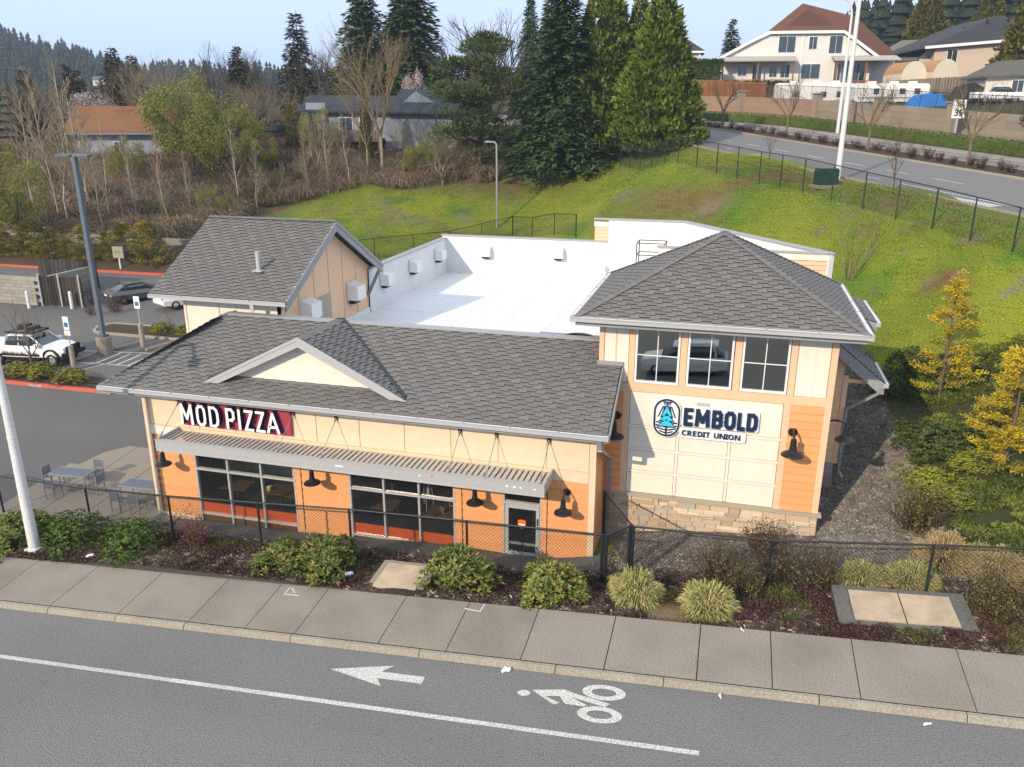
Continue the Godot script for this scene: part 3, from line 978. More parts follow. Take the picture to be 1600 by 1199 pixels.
func window_wall(B: Node, x0: float, x1: float, y0: float, y1: float, n: int) -> void:
	var wn := MB.new()
	var f := .055
	# outer frame
	wn.bb(x0, x1, y1 - f, y1, -.12, .03)
	wn.bb(x0, x1, -.07, .0, -.12, .035)
	wn.bb(x0, x1, 1.86, 1.94, -.12, .03)
	wn.bb(x0, x0 + .07, y0, y1 - f, -.12, .032)
	wn.bb(x1 - .07, x1, y0, y1 - f, -.12, .032)
	for i in range(1, n):
		var x := lerpf(x0, x1, i / float(n))
		wn.bb(x - .035, x + .035, y0, y1 - f, -.118, .038)
	var o := part(wn, "window", M.aluminium, B)
	for i in n:
		var a := lerpf(x0, x1, i / float(n)) + .04
		var b := lerpf(x0, x1, (i + 1) / float(n)) - .04
		bx("pane", M.glass, o, a, b, 0.0, 1.86, -.05, -.04)
		bx("pane", M.glass, o, a, b, 1.94, y1 - f, -.05, -.04)
		bx("red_film", M.red_film, o, a, b, .005, .42, -.11, -.07)
		bx("lower_panel", M.wood, o, a, b, y0, -.07, -.06, -.04)
func shop_door(B: Node) -> void:
	var d := MB.new()
	var x0 := 14.65
	var x1 := 16.06
	d.bb(x0, x0 + .06, 0, 2.8, -.12, .03)
	d.bb(x1 - .06, x1, 0, 2.8, -.12, .03)
	d.bb(x0 + .06, x1 - .06, 2.08, 2.16, -.12, .032)
	d.bb(x0 + .06, x1 - .06, 2.72, 2.8, -.12, .03)
	var o := part(d, "door_frame", M.aluminium, B)
	bx("pane", M.glass, o, x0 + .06, x1 - .06, 2.16, 2.72, -.05, -.04)
	var l := MB.new()
	l.bb(x0 + .08, x0 + .20, .02, 2.06, -.08, .02)
	l.bb(x1 - .20, x1 - .08, .02, 2.06, -.08, .02)
	l.bb(x0 + .20, x1 - .20, 1.92, 2.06, -.08, .022)
	l.bb(x0 + .20, x1 - .20, .02, .16, -.08, .022)
	var q := part(l, "door", M.aluminium, B)
	bx("pane", M.glass, q, x0 + .20, x1 - .20, .16, 1.92, -.04, -.03)
	bx("push_bar", M.gutter, q, x0 + .2, x1 - .2, .45, .53, -.11, -.05)
	bx("handle", M.black_metal, q, x1 - .16, x1 - .12, 1.35, 1.62, .02, .06)
	bx("hinge", M.black_metal, q, x1 - .17, x1 - .13, .35, .5, .02, .04)
	# shield sticker
	var s := MB.new()
	s.prism([Vector2(-.15, .17), Vector2(0, .20), Vector2(.15, .17), Vector2(.14, -.05), Vector2(0, -.2), Vector2(-.14, -.05)], -.028, -.024, Color.WHITE, Transform3D(Basis(), Vector3(x0 + .68, 1.28, 0)))
	part(s, "sticker", M.red_film, q)
	bx("sticker_band", M.sign_white, q, x0 + .57, x0 + .79, 1.25, 1.31, -.0235, -.021)

func dormer(B: Node, rest: MB) -> void:
	var pk := Vector3(7.06, 7.56, .12)
	var bkp := Vector3(7.06, 7.50, -3.3)
	var fr := Vector3(11.05, 5.66, .12)
	var flt := Vector3(3.07, 5.66, .12)
	var d := MB.new()
	var dc := Color(.085, .085, .085)
	d.tri(pk, bkp, fr, dc)
	d.tri(pk, flt, bkp, dc)
	var rf := part(d, "dormer_roof", M.shingle, B)
	for sg in [1.0, -1.0]:
		var ft: Vector3 = fr if sg > 0 else flt
		var w: Vector3 = (pk - ft).normalized()
		var S: float = pk.distance_to(ft)
		var nn := Vector3(-w.y * sg * -1.0, absf(w.x), 0).normalized()
		nn = Vector3(absf(w.y) * sg, absf(w.x), 0)
		shingles(rf, rest, ft, Vector3(0, 0, -1), w, nn, S, func(s): return [-.02, 3.35 * s / S], .2)
	# valley flashing, dark
	var vf := MB.new()
	vf.bar(bkp + Vector3(0.05, .05, 0), fr + Vector3(.0, .06, -.1), .16, .05)
	vf.bar(bkp + Vector3(-.05, .05, 0), flt + Vector3(.0, .06, -.1), .16, .05)
	part(vf, "valley_flashing", M.steel_dark, rf)
	# recessed face in cream boards
	var bs := MB.new()
	bs.prism([Vector2(3.6, 5.75), Vector2(10.5, 5.75), Vector2(7.06, 7.4)], -.45, -.32)
	var fc := part(bs, "dormer_face", M.white_panel, B)
	for i in 6:
		var y := 5.78 + i * .26
		var half := 3.4 * (7.36 - y) / (7.36 - 5.75)
		var h2 := 3.4 * maxf(0, (7.36 - y - .25)) / (7.36 - 5.75)
		var b := MB.new()
		b.quad(Vector3(7.06 - h2, y + .25, -.314), Vector3(7.06 + h2, y + .25, -.314), Vector3(7.06 + half, y, -.295), Vector3(7.06 - half, y, -.295))
		b.quad(Vector3(7.06 - half, y, -.295), Vector3(7.06 + half, y, -.295), Vector3(7.06 + half, y, -.32), Vector3(7.06 - half, y, -.32))
		part(b, "siding_board", M.white_panel, fc)
	bx("dormer_flashing", M.soffit, B, 3.9, 10.2, 5.70, 5.80, -.32, -.20)
	for sg in [1.0, -1.0]:
		var r := MB.new()
		var t := Transform3D(Basis(Vector3(sg, 0, 0), Vector3.UP, Vector3(0, 0, 1) * sg), Vector3(7.06, 0, .12))
		var fx: float = absf(fr.x - 7.06)
		r.prism([Vector2(0, 7.60), Vector2(fx + .05, 5.62), Vector2(fx - .52, 5.62), Vector2(0, 7.28)], -.45 * 0 - .04, .04, Color.WHITE, t)
		part(r, "rake_board", M.gutter, B)
		var r2 := MB.new()
		r2.prism([Vector2(0, 7.66), Vector2(fx + .12, 5.62), Vector2(fx - .12, 5.62), Vector2(0, 7.54)], .042 * sg - .02, .042 * sg + .04, Color.WHITE, t)
		part(r2, "rake_trim", M.gutter, B)
		var sf := MB.new()
		sf.quad(Vector3(7.06, 7.40, .1), Vector3(7.06 + sg * (fx - .25), 5.70, .1), Vector3(7.06 + sg * (fx - .25), 5.70, -.35), Vector3(7.06, 7.40, -.35))
		part(sf, "soffit", M.soffit, B)

func gable(B: Node, rest: MB) -> void:
	var xl := -.7
	var xr := 4.0
	# cream front wall, peach gable end
	bx("gable_front_wall", M.white_panel, B, xl, xr - .01, -.6, 8.0, -4.2, -4.0)
	for x in [-.62, 1.0, 2.6]: bx("batten", M.cream, B, x, x + .06, 4.5, 7.9, -4.0, -3.97)
	bx("gable_left_wall", M.tan_side, B, xl, xl + .2, -.6, 8.0, -12.3, -4.2)
	bx("gable_rear_wall", M.tan_side, B, xl, xr, -.6, 8.0, -12.5, -12.3)
	var gw := MB.new()
	var T := Transform3D(Basis(Vector3(0, 0, -1), Vector3.UP, Vector3.RIGHT), Vector3(xr, 0, 0))
	gw.prism([Vector2(4.0, 5.2), Vector2(12.3, 5.2), Vector2(12.3, 8.05), Vector2(8.16, 10.45), Vector2(4.0, 8.05)], -.2, 0, Color.WHITE, T)
	var g := part(gw, "gable_wall", M.tan, B)
	for z in [-4.06, -5.45, -6.85, -8.24, -9.62, -11.0, -12.24]:
		var top := 8.0 + (4.16 - absf(z + 8.16)) * .575
		bx("batten", M.tan_side, g, xr, xr + .03, 5.6, top, z - .03, z + .03)
	bx("base_flashing", M.membrane, g, xr, xr + .06, 5.55, 5.85, -12.3, -4.0)
	# boarded opening
	bx("boarded_opening", M.mortar, g, xr, xr + .05, 6.2, 7.4, -8.25, -7.05)
	# roof
	var e0 := Vector3(-1.84, 8.0, -3.38)
	var rd := Vector3(-1.84, 10.68, -8.16)
	var e1 := Vector3(-1.84, 7.95, -12.94)
	var L := 6.44
	var X := Vector3(L, 0, 0)
	var d := MB.new()
	var dc := Color(.085, .085, .085)
	d.quad(rd, rd + X, e0 + X, e0, dc)
	d.quad(e1, e1 + X, rd + X, rd, dc)
	d.quad(e0 - Vector3(0, .14, 0), e0 + X - Vector3(0, .14, 0), rd + X - Vector3(0, .14, 0), rd - Vector3(0, .14, 0), dc)
	d.quad(rd - Vector3(0, .14, 0), rd + X - Vector3(0, .14, 0), e1 + X - Vector3(0, .14, 0), e1 - Vector3(0, .14, 0), dc)
	var rf := part(d, "gable_roof", M.shingle, B)
	var S := e0.distance_to(rd)
	var w := (rd - e0) / S
	shingles(rf, rest, e0, Vector3.RIGHT, w, Vector3.RIGHT.cross(w), S, func(_s): return [0.0, L], .205)
	var w2 := (rd - e1).normalized()
	shingles(rf, rest, e1 + X, Vector3.LEFT, w2, Vector3.LEFT.cross(w2), e1.distance_to(rd), func(_s): return [0.0, L], .205)
	hip_caps(rest, rd + Vector3(0, .02, 0), rd + X + Vector3(0, .02, 0), Vector3.UP, .15)
	gutter(B, e0 + Vector3(0, .0, .09), e0 + X + Vector3(0, 0, .09), Vector3(0, 0, 1))
	bx("gutter_drop", M.gutter, B, 3.0, 3.16, 7.6, 7.86, -3.40, -3.28)
	# barge boards on the gable end
	for q in [[e0, rd], [rd, e1]]:
		var r := MB.new()
		var a: Vector3 = q[0] + X
		var b: Vector3 = q[1] + X
		r.quad(a, b, b - Vector3(0, .42, 0), a - Vector3(0, .42, 0))
		r.quad(a - Vector3(.06, 0, 0), b - Vector3(.06, 0, 0), b - Vector3(.06, .42, 0), a - Vector3(.06, .42, 0))
		r.quad(a - Vector3(0, .42, 0), b - Vector3(0, .42, 0), b - Vector3(.06, .42, 0), a - Vector3(.06, .42, 0))
		r.quad(a + Vector3(.04, .03, 0), b + Vector3(.04, .03, 0), b + Vector3(.04, -.12, 0), a + Vector3(.04, -.12, 0))
		r.quad(a + Vector3(.04, -.12, 0), b + Vector3(.04, -.12, 0), b + Vector3(0, -.12, 0), a + Vector3(0, -.12, 0))
		r.quad(a + Vector3(.04, .03, 0), b + Vector3(.04, .03, 0), b + Vector3(-.1, .03, 0), a + Vector3(-.1, .03, 0))
		part(r, "barge_board", M.trim_grey, B)
	var br := MB.new()
	br.bar(Vector3(xr + .05, 6.5, -12.2), Vector3(4.55, 7.75, -12.6), .12, .14)
	part(br, "brace", M.soffit, B)

func tower(B: Node, rest: MB) -> void:
	var z := -2.225
	# core walls behind the cladding
	bx("tower_wall", M.tan, B, 17.55, 25.37, .3, 8.5, z - .25, z - .05)
	bx("tower_wall", M.tan_side, B, 17.53, 17.75, 3.0, 8.5, -9.29, z - .25)
	siding_x(B, "tower_wall", M.tan_side, 25.37, .6, 8.5, -9.29, z - .06, .27)
	bx("tower_wall", M.tan_side, B, 17.6, 25.3, 3.0, 8.5, -9.29, -9.05)
	# stone base and ledge
	stones(B, 17.75, 25.42, .2, 1.93, z + .06, 9)
	bx("ledge", M.mortar, B, 17.7, 25.52, 1.93, 2.03, z - .1, z + .2)
	bx("stone_side", M.mortar, B, 25.38, 25.46, .5, 1.93, -4.5, z - .14)
	# tan frame
	for a in [[17.55, 17.72, 5.93, 8.4], [18.60, 18.80, 5.93, 8.4], [20.36, 20.58, 6.26, 8.4], [22.16, 22.38, 6.26, 8.4], [23.95, 24.16, 5.93, 8.4], [25.20, 25.41, 2.03, 8.4], [18.48, 18.71, 2.03, 5.93], [23.90, 24.12, 2.03, 5.93]]:
		bx("frame_board", M.tan, B, a[0], a[1], a[2], a[3], z - .05, z + .035)
	bx("frame_board", M.tan, B, 18.80, 23.95, 5.93, 6.26, z - .05, z + .03)
	bx("frame_board", M.tan, B, 17.55, 18.60, 5.90, 6.20, z - .05, z + .031)
	bx("frame_board", M.tan, B, 24.16, 25.20, 5.93, 6.24, z - .05, z + .031)
	bx("frame_board", M.tan, B, 18.80, 23.95, 8.30, 8.4, z - .05, z + .031)
	# white side panels
	for a in [[17.74, 18.12], [18.16, 18.58], [24.18, 24.66], [24.72, 25.18]]:
		bx("upper_panel", M.white_panel, B, a[0], a[1], 6.25, 8.4, z - .05, z + .012)
	bx("batten", M.tan, B, 18.115, 18.165, 6.25, 8.4, z - .05, z + .028)
	bx("batten", M.white_panel, B, 24.655, 24.725, 6.25, 8.4, z - .05, z + .028)
	# orange boards
	siding(B, "orange_wall", M.orange, 17.75, 18.48, 2.03, 5.90, z, .28)
	siding(B, "orange_wall", M.orange, 24.12, 25.20, 2.03, 5.93, z, .28)
	# white panel field with battens
	var ys := [2.03, 2.88, 3.76, 4.62, 5.93]
	var xs := [18.71, 20.46, 22.24, 23.90]
	for r in 4:
		for k in (1 if r == 3 else 3):
			var xa: float = xs[0] if r == 3 else xs[k]
			var xb: float = xs[3] if r == 3 else xs[k + 1]
			bx("white_panel", M.white_panel, B, xa + (.02 if k == 0 else .062), xb - (.02 if k == 2 or r == 3 else .062), ys[r] + (.02 if r == 0 else .062), ys[r + 1] - (.02 if r == 3 else .062), z - .05, z + .012)
	for r in range(1, 4):
		bx("batten", M.white_panel, B, 18.71, 23.9, ys[r] - .045, ys[r] + .045, z - .05, z + .035)
	for k in [1, 2]:
		for r in 3: bx("batten", M.white_panel, B, xs[k] - .045, xs[k] + .045, ys[r] + .046, ys[r + 1] - .046, z - .05, z + .028)
	# windows
	for x in [18.82, 20.60, 22.40]:
		var f := MB.new()
		var x1: float = x + 1.52
		f.bb(x, x1, 8.21, 8.28, z - .06, z + .07)
		f.bb(x, x1, 6.28, 6.36, z - .06, z + .08)
		f.bb(x, x + .07, 6.36, 8.21, z - .06, z + .07)
		f.bb(x1 - .07, x1, 6.36, 8.21, z - .06, z + .07)
		var o := part(f, "window", M.white_frame, B)
		bx("glazing_bar", M.white_frame, o, x + .745, x + .775, 6.36, 8.21, z + .0, z + .035)
		bx("glazing_bar", M.white_frame, o, x + .07, x1 - .07, 7.27, 7.30, z + .0, z + .034)
		for a in [[x + .07, x + .745], [x + .775, x1 - .07]]:
			bx("pane", M.tint_glass, o, a[0], a[1], 6.36, 7.27, z - .02, z + .01)
			bx("pane", M.tint_glass, o, a[0], a[1], 7.30, 8.21, z - .02, z + .01)
	# eaves: soffit, fascia, gutters
	var x0 := 16.75
	var xe := 26.16
	var zf := -1.45
	var zb := -10.06
	var ye := 8.62
	var ap := Vector3(21.46, 11.12, -5.76)
	bx("soffit", M.soffit, B, x0 + .08, xe - .08, 8.40, 8.46, zb + .08, zf - .08)
	var fb_ := MB.new()
	fb_.bb(x0 + .05, xe - .05, 8.36, 8.58, zf - .1, zf - .06)
	fb_.bb(x0 + .05, xe - .05, 8.36, 8.58, zb + .06, zb + .1)
	fb_.bb(x0 + .05, x0 + .09, 8.36, 8.58, zb + .1, zf - .1)
	fb_.bb(xe - .09, xe - .05, 8.36, 8.58, zb + .1, zf - .1)
	part(fb_, "fascia_board", M.trim_grey, B)
	gutter(B, Vector3(x0 - .1, 8.67, zf + .1), Vector3(xe + .1, 8.67, zf + .1), Vector3(0, 0, 1))
	gutter(B, Vector3(xe + .1, 8.67, zf + .08), Vector3(xe + .1, 8.67, zb), Vector3(1, 0, 0))
	gutter(B, Vector3(x0 - .1, 8.67, zb), Vector3(x0 - .1, 8.67, zf + .08), Vector3(-1, 0, 0))
	var c := [Vector3(x0, ye, zf), Vector3(xe, ye, zf), Vector3(xe, ye, zb), Vector3(x0, ye, zb)]
	var d := MB.new()
	for i in 4: d.tri(c[i], ap, c[(i + 1) % 4], Color(.085, .085, .085))
	var rf := part(d, "tower_roof", M.shingle, B)
	for i in 4:
		var a: Vector3 = c[i]
		var b: Vector3 = c[(i + 1) % 4]
		var u := (b - a).normalized()
		var foot := a + u * (ap - a).dot(u)
		var S := foot.distance_to(ap)
		var w := (ap - foot) / S
		var l0 := (ap - a).dot(u)
		var LL := a.distance_to(b)
		shingles(rf, rest, a, u, w, u.cross(w).normalized(), S, func(s): return [l0 * s / S, LL - (LL - l0) * s / S], .205)
	for i in 4:
		var out: Vector3 = c[i] - Vector3(ap.x, ye, ap.z)
		hip_caps(rest, c[i] + Vector3(0, .03, 0), ap + Vector3(0, .03, 0), (Vector3.UP * 3.2 + out.normalized()).normalized(), .17)
	# lean-to porches on the east side
	for q in [[26.0, 27.65, 7.05, 5.75, -6.0, -8.9], [26.0, 27.4, 8.0, 7.6, -7.9, -12.1]]:
		var xa: float = q[0] - .7
		var xb: float = q[1]
		var yb: float = q[3]
		var ya: float = q[2] + .7 * (q[2] - q[3]) / (q[1] - q[0])
		var za: float = q[4]
		var zz: float = q[5]
		var m := MB.new()
		m.quad(Vector3(xa, ya, zz), Vector3(xb, yb, zz), Vector3(xb, yb, za), Vector3(xa, ya, za), Color(.085, .085, .085))
		var lr := part(m, "porch_roof", M.shingle, B)
		var w := Vector3(xa - xb, ya - yb, 0).normalized()
		shingles(lr, rest, Vector3(xb, yb, za), Vector3(0, 0, -1), w, Vector3(-w.y * -1.0, -w.x, 0).normalized(), Vector2(xb - xa, ya - yb).length(), func(_s): return [0.0, za - zz], .2)
		var r := MB.new()
		for e in [za, zz + .05]:
			r.prism([Vector2(xa, ya), Vector2(xb, yb), Vector2(xb, yb - .4), Vector2(xb - .15, yb - .4), Vector2(xa, ya - .42)], e - .05, e, Color.WHITE)
		part(r, "rake_board", M.trim_grey, B)
		var sf := MB.new()
		sf.quad(Vector3(xa, ya - .2, zz), Vector3(xb, yb - .2, zz), Vector3(xb, yb - .2, za), Vector3(xa, ya - .2, za))
		part(sf, "soffit", M.soffit, B)
		gutter(B, Vector3(xb + .12, yb + .02, za), Vector3(xb + .12, yb + .02, zz), Vector3(1, 0, 0))
	# tan wall under the porch with its opening frame
	siding(B, "porch_wall", M.tan_side, 25.4, 26.25, 2.3, 6.5, -6.35, .27)
	bx("porch_base", M.concrete, B, 25.4, 26.3, 1.0, 1.75, -6.6, -6.2)
	bx("porch_base", M.trim_grey, B, 25.4, 26.28, 1.75, 2.3, -6.55, -6.3)
	bx("opening_frame", M.tan, B, 26.25, 26.42, 2.3, 5.9, -6.45, -6.28)
	bx("opening_frame", M.tan, B, 26.42, 27.4, 5.62, 5.78, -6.45, -6.28)
	bx("porch_rear_wall", M.tan_side, B, 25.4, 26.3, 1.0, 6.2, -8.8, -8.6)
	var dn := MB.new()
	for s in [[Vector3(27.6, 5.6, -6.0), Vector3(27.45, 5.35, -6.05)], [Vector3(27.45, 5.35, -6.05), Vector3(26.48, 4.6, -6.2)], [Vector3(26.48, 4.6, -6.2), Vector3(26.5, 2.0, -6.2)], [Vector3(26.5, 2.0, -6.2), Vector3(26.62, 1.8, -6.1)]]:
		dn.bar(s[0], s[1], .1, .1)
	part(dn, "downspout", M.grey_metal, B)
	# downspout at the junction
	var d2 := MB.new()
	for s in [[Vector3(18.12, 5.1, .66), Vector3(18.12, 4.75, .62)], [Vector3(18.12, 4.75, .62), Vector3(18.12, 3.4, -1.9)], [Vector3(18.12, 3.4, -1.9), Vector3(18.12, .9, -1.9)]]:
		d2.bar(s[0], s[1], .14, .12)
	part(d2, "downspout", M.grey_metal, B)

func roof_things() -> void:
	# white hoods over the roof scuppers and vents
	var hd := thing("vent_hood", "white box vent hood on the peach gable wall beside the boarded opening", "vent", Vector3(4.03, 7.2, -5.9), PI / 2, "vent hoods on the walls")
	var b := MB.new()
	b.prism([Vector2(0, -.42), Vector2(.55, -.42), Vector2(.55, .25), Vector2(0, .42)], -.45, .45, Color.WHITE, Transform3D(Basis(Vector3(0, 0, 1), Vector3.UP, Vector3.LEFT), Vector3.ZERO))
	part(b, "hood", M.white_paint, hd)
	bx("opening", M.black_metal, hd, -.3, .3, -.62, -.43, .01, .3)
	copy(hd, Vector3(4.03, 7.1, -10.4), PI / 2, Vector3.ONE, "white box vent hood high on the peach gable wall near its downpipe brace")
	for q in [[Vector3(4.03, 7.0, -14.2), PI / 2], [Vector3(4.03, 7.0, -18.2), PI / 2], [Vector3(4.03, 7.0, -22.4), PI / 2]]:
		copy(hd, q[0], q[1], Vector3(.9, .8, .9), "white scupper hood in the row along the long white parapet")
	copy(hd, Vector3(6.7, 7.05, -24.17), 0, Vector3(.75, .75, .8), "white scupper hood on the rear white parapet nearer its corner")
	copy(hd, Vector3(11.4, 7.15, -24.17), 0, Vector3(.75, .75, .8), "white scupper hood on the rear white parapet near the tall parapet")
	# pipe on the gable roof
	var pp := thing("vent_pipe", "grey metal vent pipe standing on the left gable roof", "pipe", Vector3(2.55, 8.9, -4.9))
	b = MB.new()
	b.tube([Vector3(0, -.2, 0), Vector3(0, .85, 0)], [.1, .1], 10)
	part(b, "pipe", M.steel, pp)
	b = MB.new()
	b.bb(-.22, .22, .02, .06, -.2, .2)
	part(b, "flashing", M.gutter, pp)
	# railing of the roof hatch
	var rl := thing("hatch_railing", "dark steel guard railing round a hatch on the white roof", "railing", Vector3(18.0, 8.0, -15.4))
	b = MB.new()
	var cs := [Vector3(-.75, 0, .5), Vector3(.6, 0, .5), Vector3(.6, 0, -.6), Vector3(-.75, 0, -.6)]
	for i in 4:
		b.tube([cs[i], cs[i] + Vector3(0, 1.3, 0)], [.03, .03], 6)
		for y in [.7, 1.28]:
			b.tube([cs[i] + Vector3(0, y, 0), cs[(i + 1) % 4] + Vector3(0, y, 0)], [.025, .025], 6)
	part(b, "rails", M.steel_dark, rl)
	bx("hatch_kerb", M.membrane, rl, -.72, .57, -2.4, 0, -.57, .47)
	# rooftop units by the tower
	var u1 := thing("rooftop_unit", "small pale rooftop fan unit with dark lid beside the tower roof", "roof unit", Vector3(16.1, 5.56, -14.6))
	bx("cabinet", M.gutter, u1, -.45, .45, 0, .9, -.45, .45)
	bx("stem", M.black_metal, u1, -.3, -.24, .9, 1.5, -.3, .3)
	bx("lid", M.black_metal, u1, -.35, .45, 1.5, 1.62, -.4, .4)
	var u2 := thing("condenser_unit", "low dark air conditioning unit with fan behind the front roof cap", "air conditioner", Vector3(15.9, 5.56, -5.4))
	bx("cabinet", M.grey_metal, u2, -1.4, 1.3, 0, 1.25, -.75, .75)
	b = MB.new()
	b.lathe(Vector3(.3, 1.25, 0), [Vector2(.62, 0), Vector2(.62, .1), Vector2(.56, .1), Vector2(.5, .02), Vector2(.0, .02)], 20)
	part(b, "fan_guard", M.black_metal, u2)
	var cb := MB.new()
	cb.tube([Vector3(1.35, .2, 0), Vector3(1.6, .9, .2), Vector3(1.8, 1.2, .1), Vector3(1.75, .3, .4)], [.03, .03, .03, .03], 6)
	part(cb, "conduit", M.black_metal, u2)
	var vp := thing("roof_drain_pipe", "thin white pipe standing at the foot of the tall parapet", "pipe", Vector3(14.1, 5.55, -23.4))
	b = MB.new()
	b.tube([Vector3(0, 0, 0), Vector3(0, 1.0, 0)], [.09, .07], 8)
	b.tube([Vector3(0, 1.0, 0), Vector3(0.02, 1.25, 0)], [.13, .13], 8)
	part(b, "pipe", M.white_paint, vp)

# strokes of lettering in a unit box, each a polyline
const GLYPH := {
	"M": [[[0, 0], [.06, 1], [.5, .25], [.94, 1], [1, 0]]],
	"O": [[[.3, 0], [.7, 0], [.93, .12], [1, .3], [1, .7], [.93, .88], [.7, 1], [.3, 1], [.07, .88], [0, .7], [0, .3], [.07, .12], [.3, 0]]],
	"D": [[[0, 0], [0, 1], [.6, 1], [.9, .88], [1, .7], [1, .3], [.9, .12], [.6, 0], [0, 0]]],
	"P": [[[0, 0], [0, 1], [.7, 1], [1, .86], [1, .56], [.7, .42], [0, .42]]],
	"I": [[[.5, 0], [.5, 1]]],
	"Z": [[[.05, 1], [1, 1], [0, 0], [1, 0]]],
	"A": [[[0, 0], [.5, 1], [1, 0]], [[.2, .28], [.8, .28]]],
	"E": [[[1, 0], [0, 0], [0, 1], [1, 1]], [[0, .5], [.85, .5]]],
	"B": [[[0, 0], [0, 1], [.75, 1], [.95, .86], [.95, .64], [.75, .52], [0, .52]], [[.75, .52], [1, .38], [1, .14], [.75, 0], [0, 0]]],
	"L": [[[0, 1], [0, 0], [1, 0]]]}
func letter(parent: Node, ch: String, x0: float, y0: float, wd: float, ht: float, st: float, z0: float, z1: float, side: Material, face: Material) -> void:
	var b := MB.new()
	var f := MB.new()
	for pl in GLYPH[ch]:
		for i in pl.size() - 1:
			var p := Vector2(x0 + st * .5 + pl[i][0] * (wd - st), y0 + st * .5 + pl[i][1] * (ht - st))
			var q := Vector2(x0 + st * .5 + pl[i + 1][0] * (wd - st), y0 + st * .5 + pl[i + 1][1] * (ht - st))
			var d := (q - p).normalized()
			var ext := d * st * .42
			var n := d.orthogonal() * st * .5
			var k: float = .0007 * i
			b.prism([p - ext - n, q + ext - n, q + ext + n, p - ext + n], z0, z1 - .004 - k)
			f.prism([p - ext - n, q + ext - n, q + ext + n, p - ext + n], z1 - .002 - k, z1 - k)
	var o := part(b, "letter", side, parent)
	part(f, "letter_face", face, o)

func signs() -> void:
	var s := thing("restaurant_sign", "dark red wall sign with white raised letters reading MOD PIZZA", "sign")
	var b := MB.new()
	b.bb(1.8, 6.5, 3.80, 4.78, .05, .16)
	part(b, "sign_panel", M.sign_red, s)
	var L := [["M", 1.94, .56], ["O", 2.64, .42], ["D", 3.2, .42], ["P", 3.93, .38], ["I", 4.42, .16], ["Z", 4.70, .40], ["Z", 5.18, .40], ["A", 5.64, .54]]
	for l in L: letter(s, l[0], l[1], 3.92, l[2], .84, .105, .17, .40, M.navy, M.sign_white)
	# credit union sign
	var e := thing("credit_union_sign", "white and navy wall sign with EMBOLD CREDIT UNION lettering and tree emblem", "sign", Vector3(0, 0, -2.225))
	b = MB.new()
	b.prism(capsule(20.04, 5.09, .49, .74), .06, .13)
	part(b, "emblem_plate", M.sign_white, e)
	# emblem: ring, tree, rays, waves
	var ring := MB.new()
	var o := capsule(20.04, 5.09, .455, .70)
	var q := capsule(20.04, 5.09, .395, .64)
	for i in o.size():
		var j := (i + 1) % o.size()
		ring.prism([o[i], o[j], q[j], q[i]], .13, .165)
	part(ring, "emblem_ring", M.navy, e)
	var ry := MB.new()
	for p in [[-.30, .02, -.14, .42], [-.20, -.08, -.08, .46], [.30, .02, .14, .42], [.20, -.08, .08, .46], [-.12, .52, .12, .52], [-.15, .58, .15, .58]]:
		var A := Vector2(20.04 + p[0], 5.09 + p[1])
		var C := Vector2(20.04 + p[2], 5.09 + p[3])
		var n := (C - A).normalized().orthogonal() * .02
		ry.prism([A - n, C - n, C + n, A + n], .13, .155)
	for y in [-.22, -.33, -.44, -.55]:
		var hw: float = .37 if y > -.4 else .37 - (-.4 - y) * .9
		for sx in [-1.0, 1.0]:
			var A := Vector2(20.04 + sx * .04, 5.09 + y - .02)
			var C := Vector2(20.04 + sx * hw, 5.09 + y + .05)
			var n := (C - A).normalized().orthogonal() * .022
			ry.prism([A - n, C - n, C + n, A + n], .13, .155)
	ry.prism([Vector2(20.01, 4.47), Vector2(20.07, 4.47), Vector2(20.07, 4.92), Vector2(20.01, 4.92)], .13, .158)
	var td := func(g: float, z0: float, z1: float, m: MB):
		for t in [[.40, .30, .19], [.16, .24, .25], [-.06, .22, .31]]:
			m.prism([Vector2(20.04 - t[2] - g, 5.06 + t[0] - t[1] - g), Vector2(20.04 + t[2] + g, 5.06 + t[0] - t[1] - g), Vector2(20.04, 5.06 + t[0] + t[1] * .35 + g * 1.5)], z0, z1)
	td.call(.035, .155, .170, ry)
	part(ry, "emblem_lines", M.navy, e)
	var tr := MB.new()
	td.call(-.015, .172, .19, tr)
	part(tr, "emblem_tree", M.cyan, e)
	# word plate that follows the letters, then the letters
	b = MB.new()
	b.prism(rounded(20.55, 4.83, 23.16, 5.58, .08), .06, .12)
	b.prism(rounded(20.50, 4.40, 22.76, 4.78, .06), .06, .121)
	part(b, "word_plate", M.sign_white, e)
	for l in [["E", 20.62, .33], ["M", 21.01, .50], ["B", 21.58, .36], ["O", 22.00, .37], ["L", 22.43, .27], ["D", 22.74, .36]]:
		letter(e, l[0], l[1], 4.88, l[2], .65, .125, .121, .21, M.navy, M.navy)
	var fn := SystemFont.new()
	fn.font_names = PackedStringArray(["Droid Sans"])
	fn.font_weight = 700
	var x := 20.58
	for ch in "CREDIT UNION":
		if ch == " ":
			x += .10
			continue
		var tm := TextMesh.new()
		tm.font = fn
		tm.text = ch
		tm.font_size = 32
		tm.pixel_size = .0083
		tm.depth = .05
		tm.material = M.navy
		var w := {"C": .175, "R": .19, "E": .165, "D": .20, "I": .085, "T": .175, "U": .20, "N": .21, "O": .215}
		inst(tm, "letter", e, Transform3D(Basis.from_scale(Vector3(1.12, 1.0, 1.0)), Vector3(x + w[ch] * .5, 4.59, .15)))
		x += w[ch]
	# grey cover plate left above the sign
	var cp := thing("cover_plate", "small grey metal cover plate above the credit union lettering", "plate", Vector3(21.25, 5.66, -2.205))
	bx("plate", M.gutter, cp, -.22, .22, -.05, .05, 0, .03)
	canopy()
	lamps()

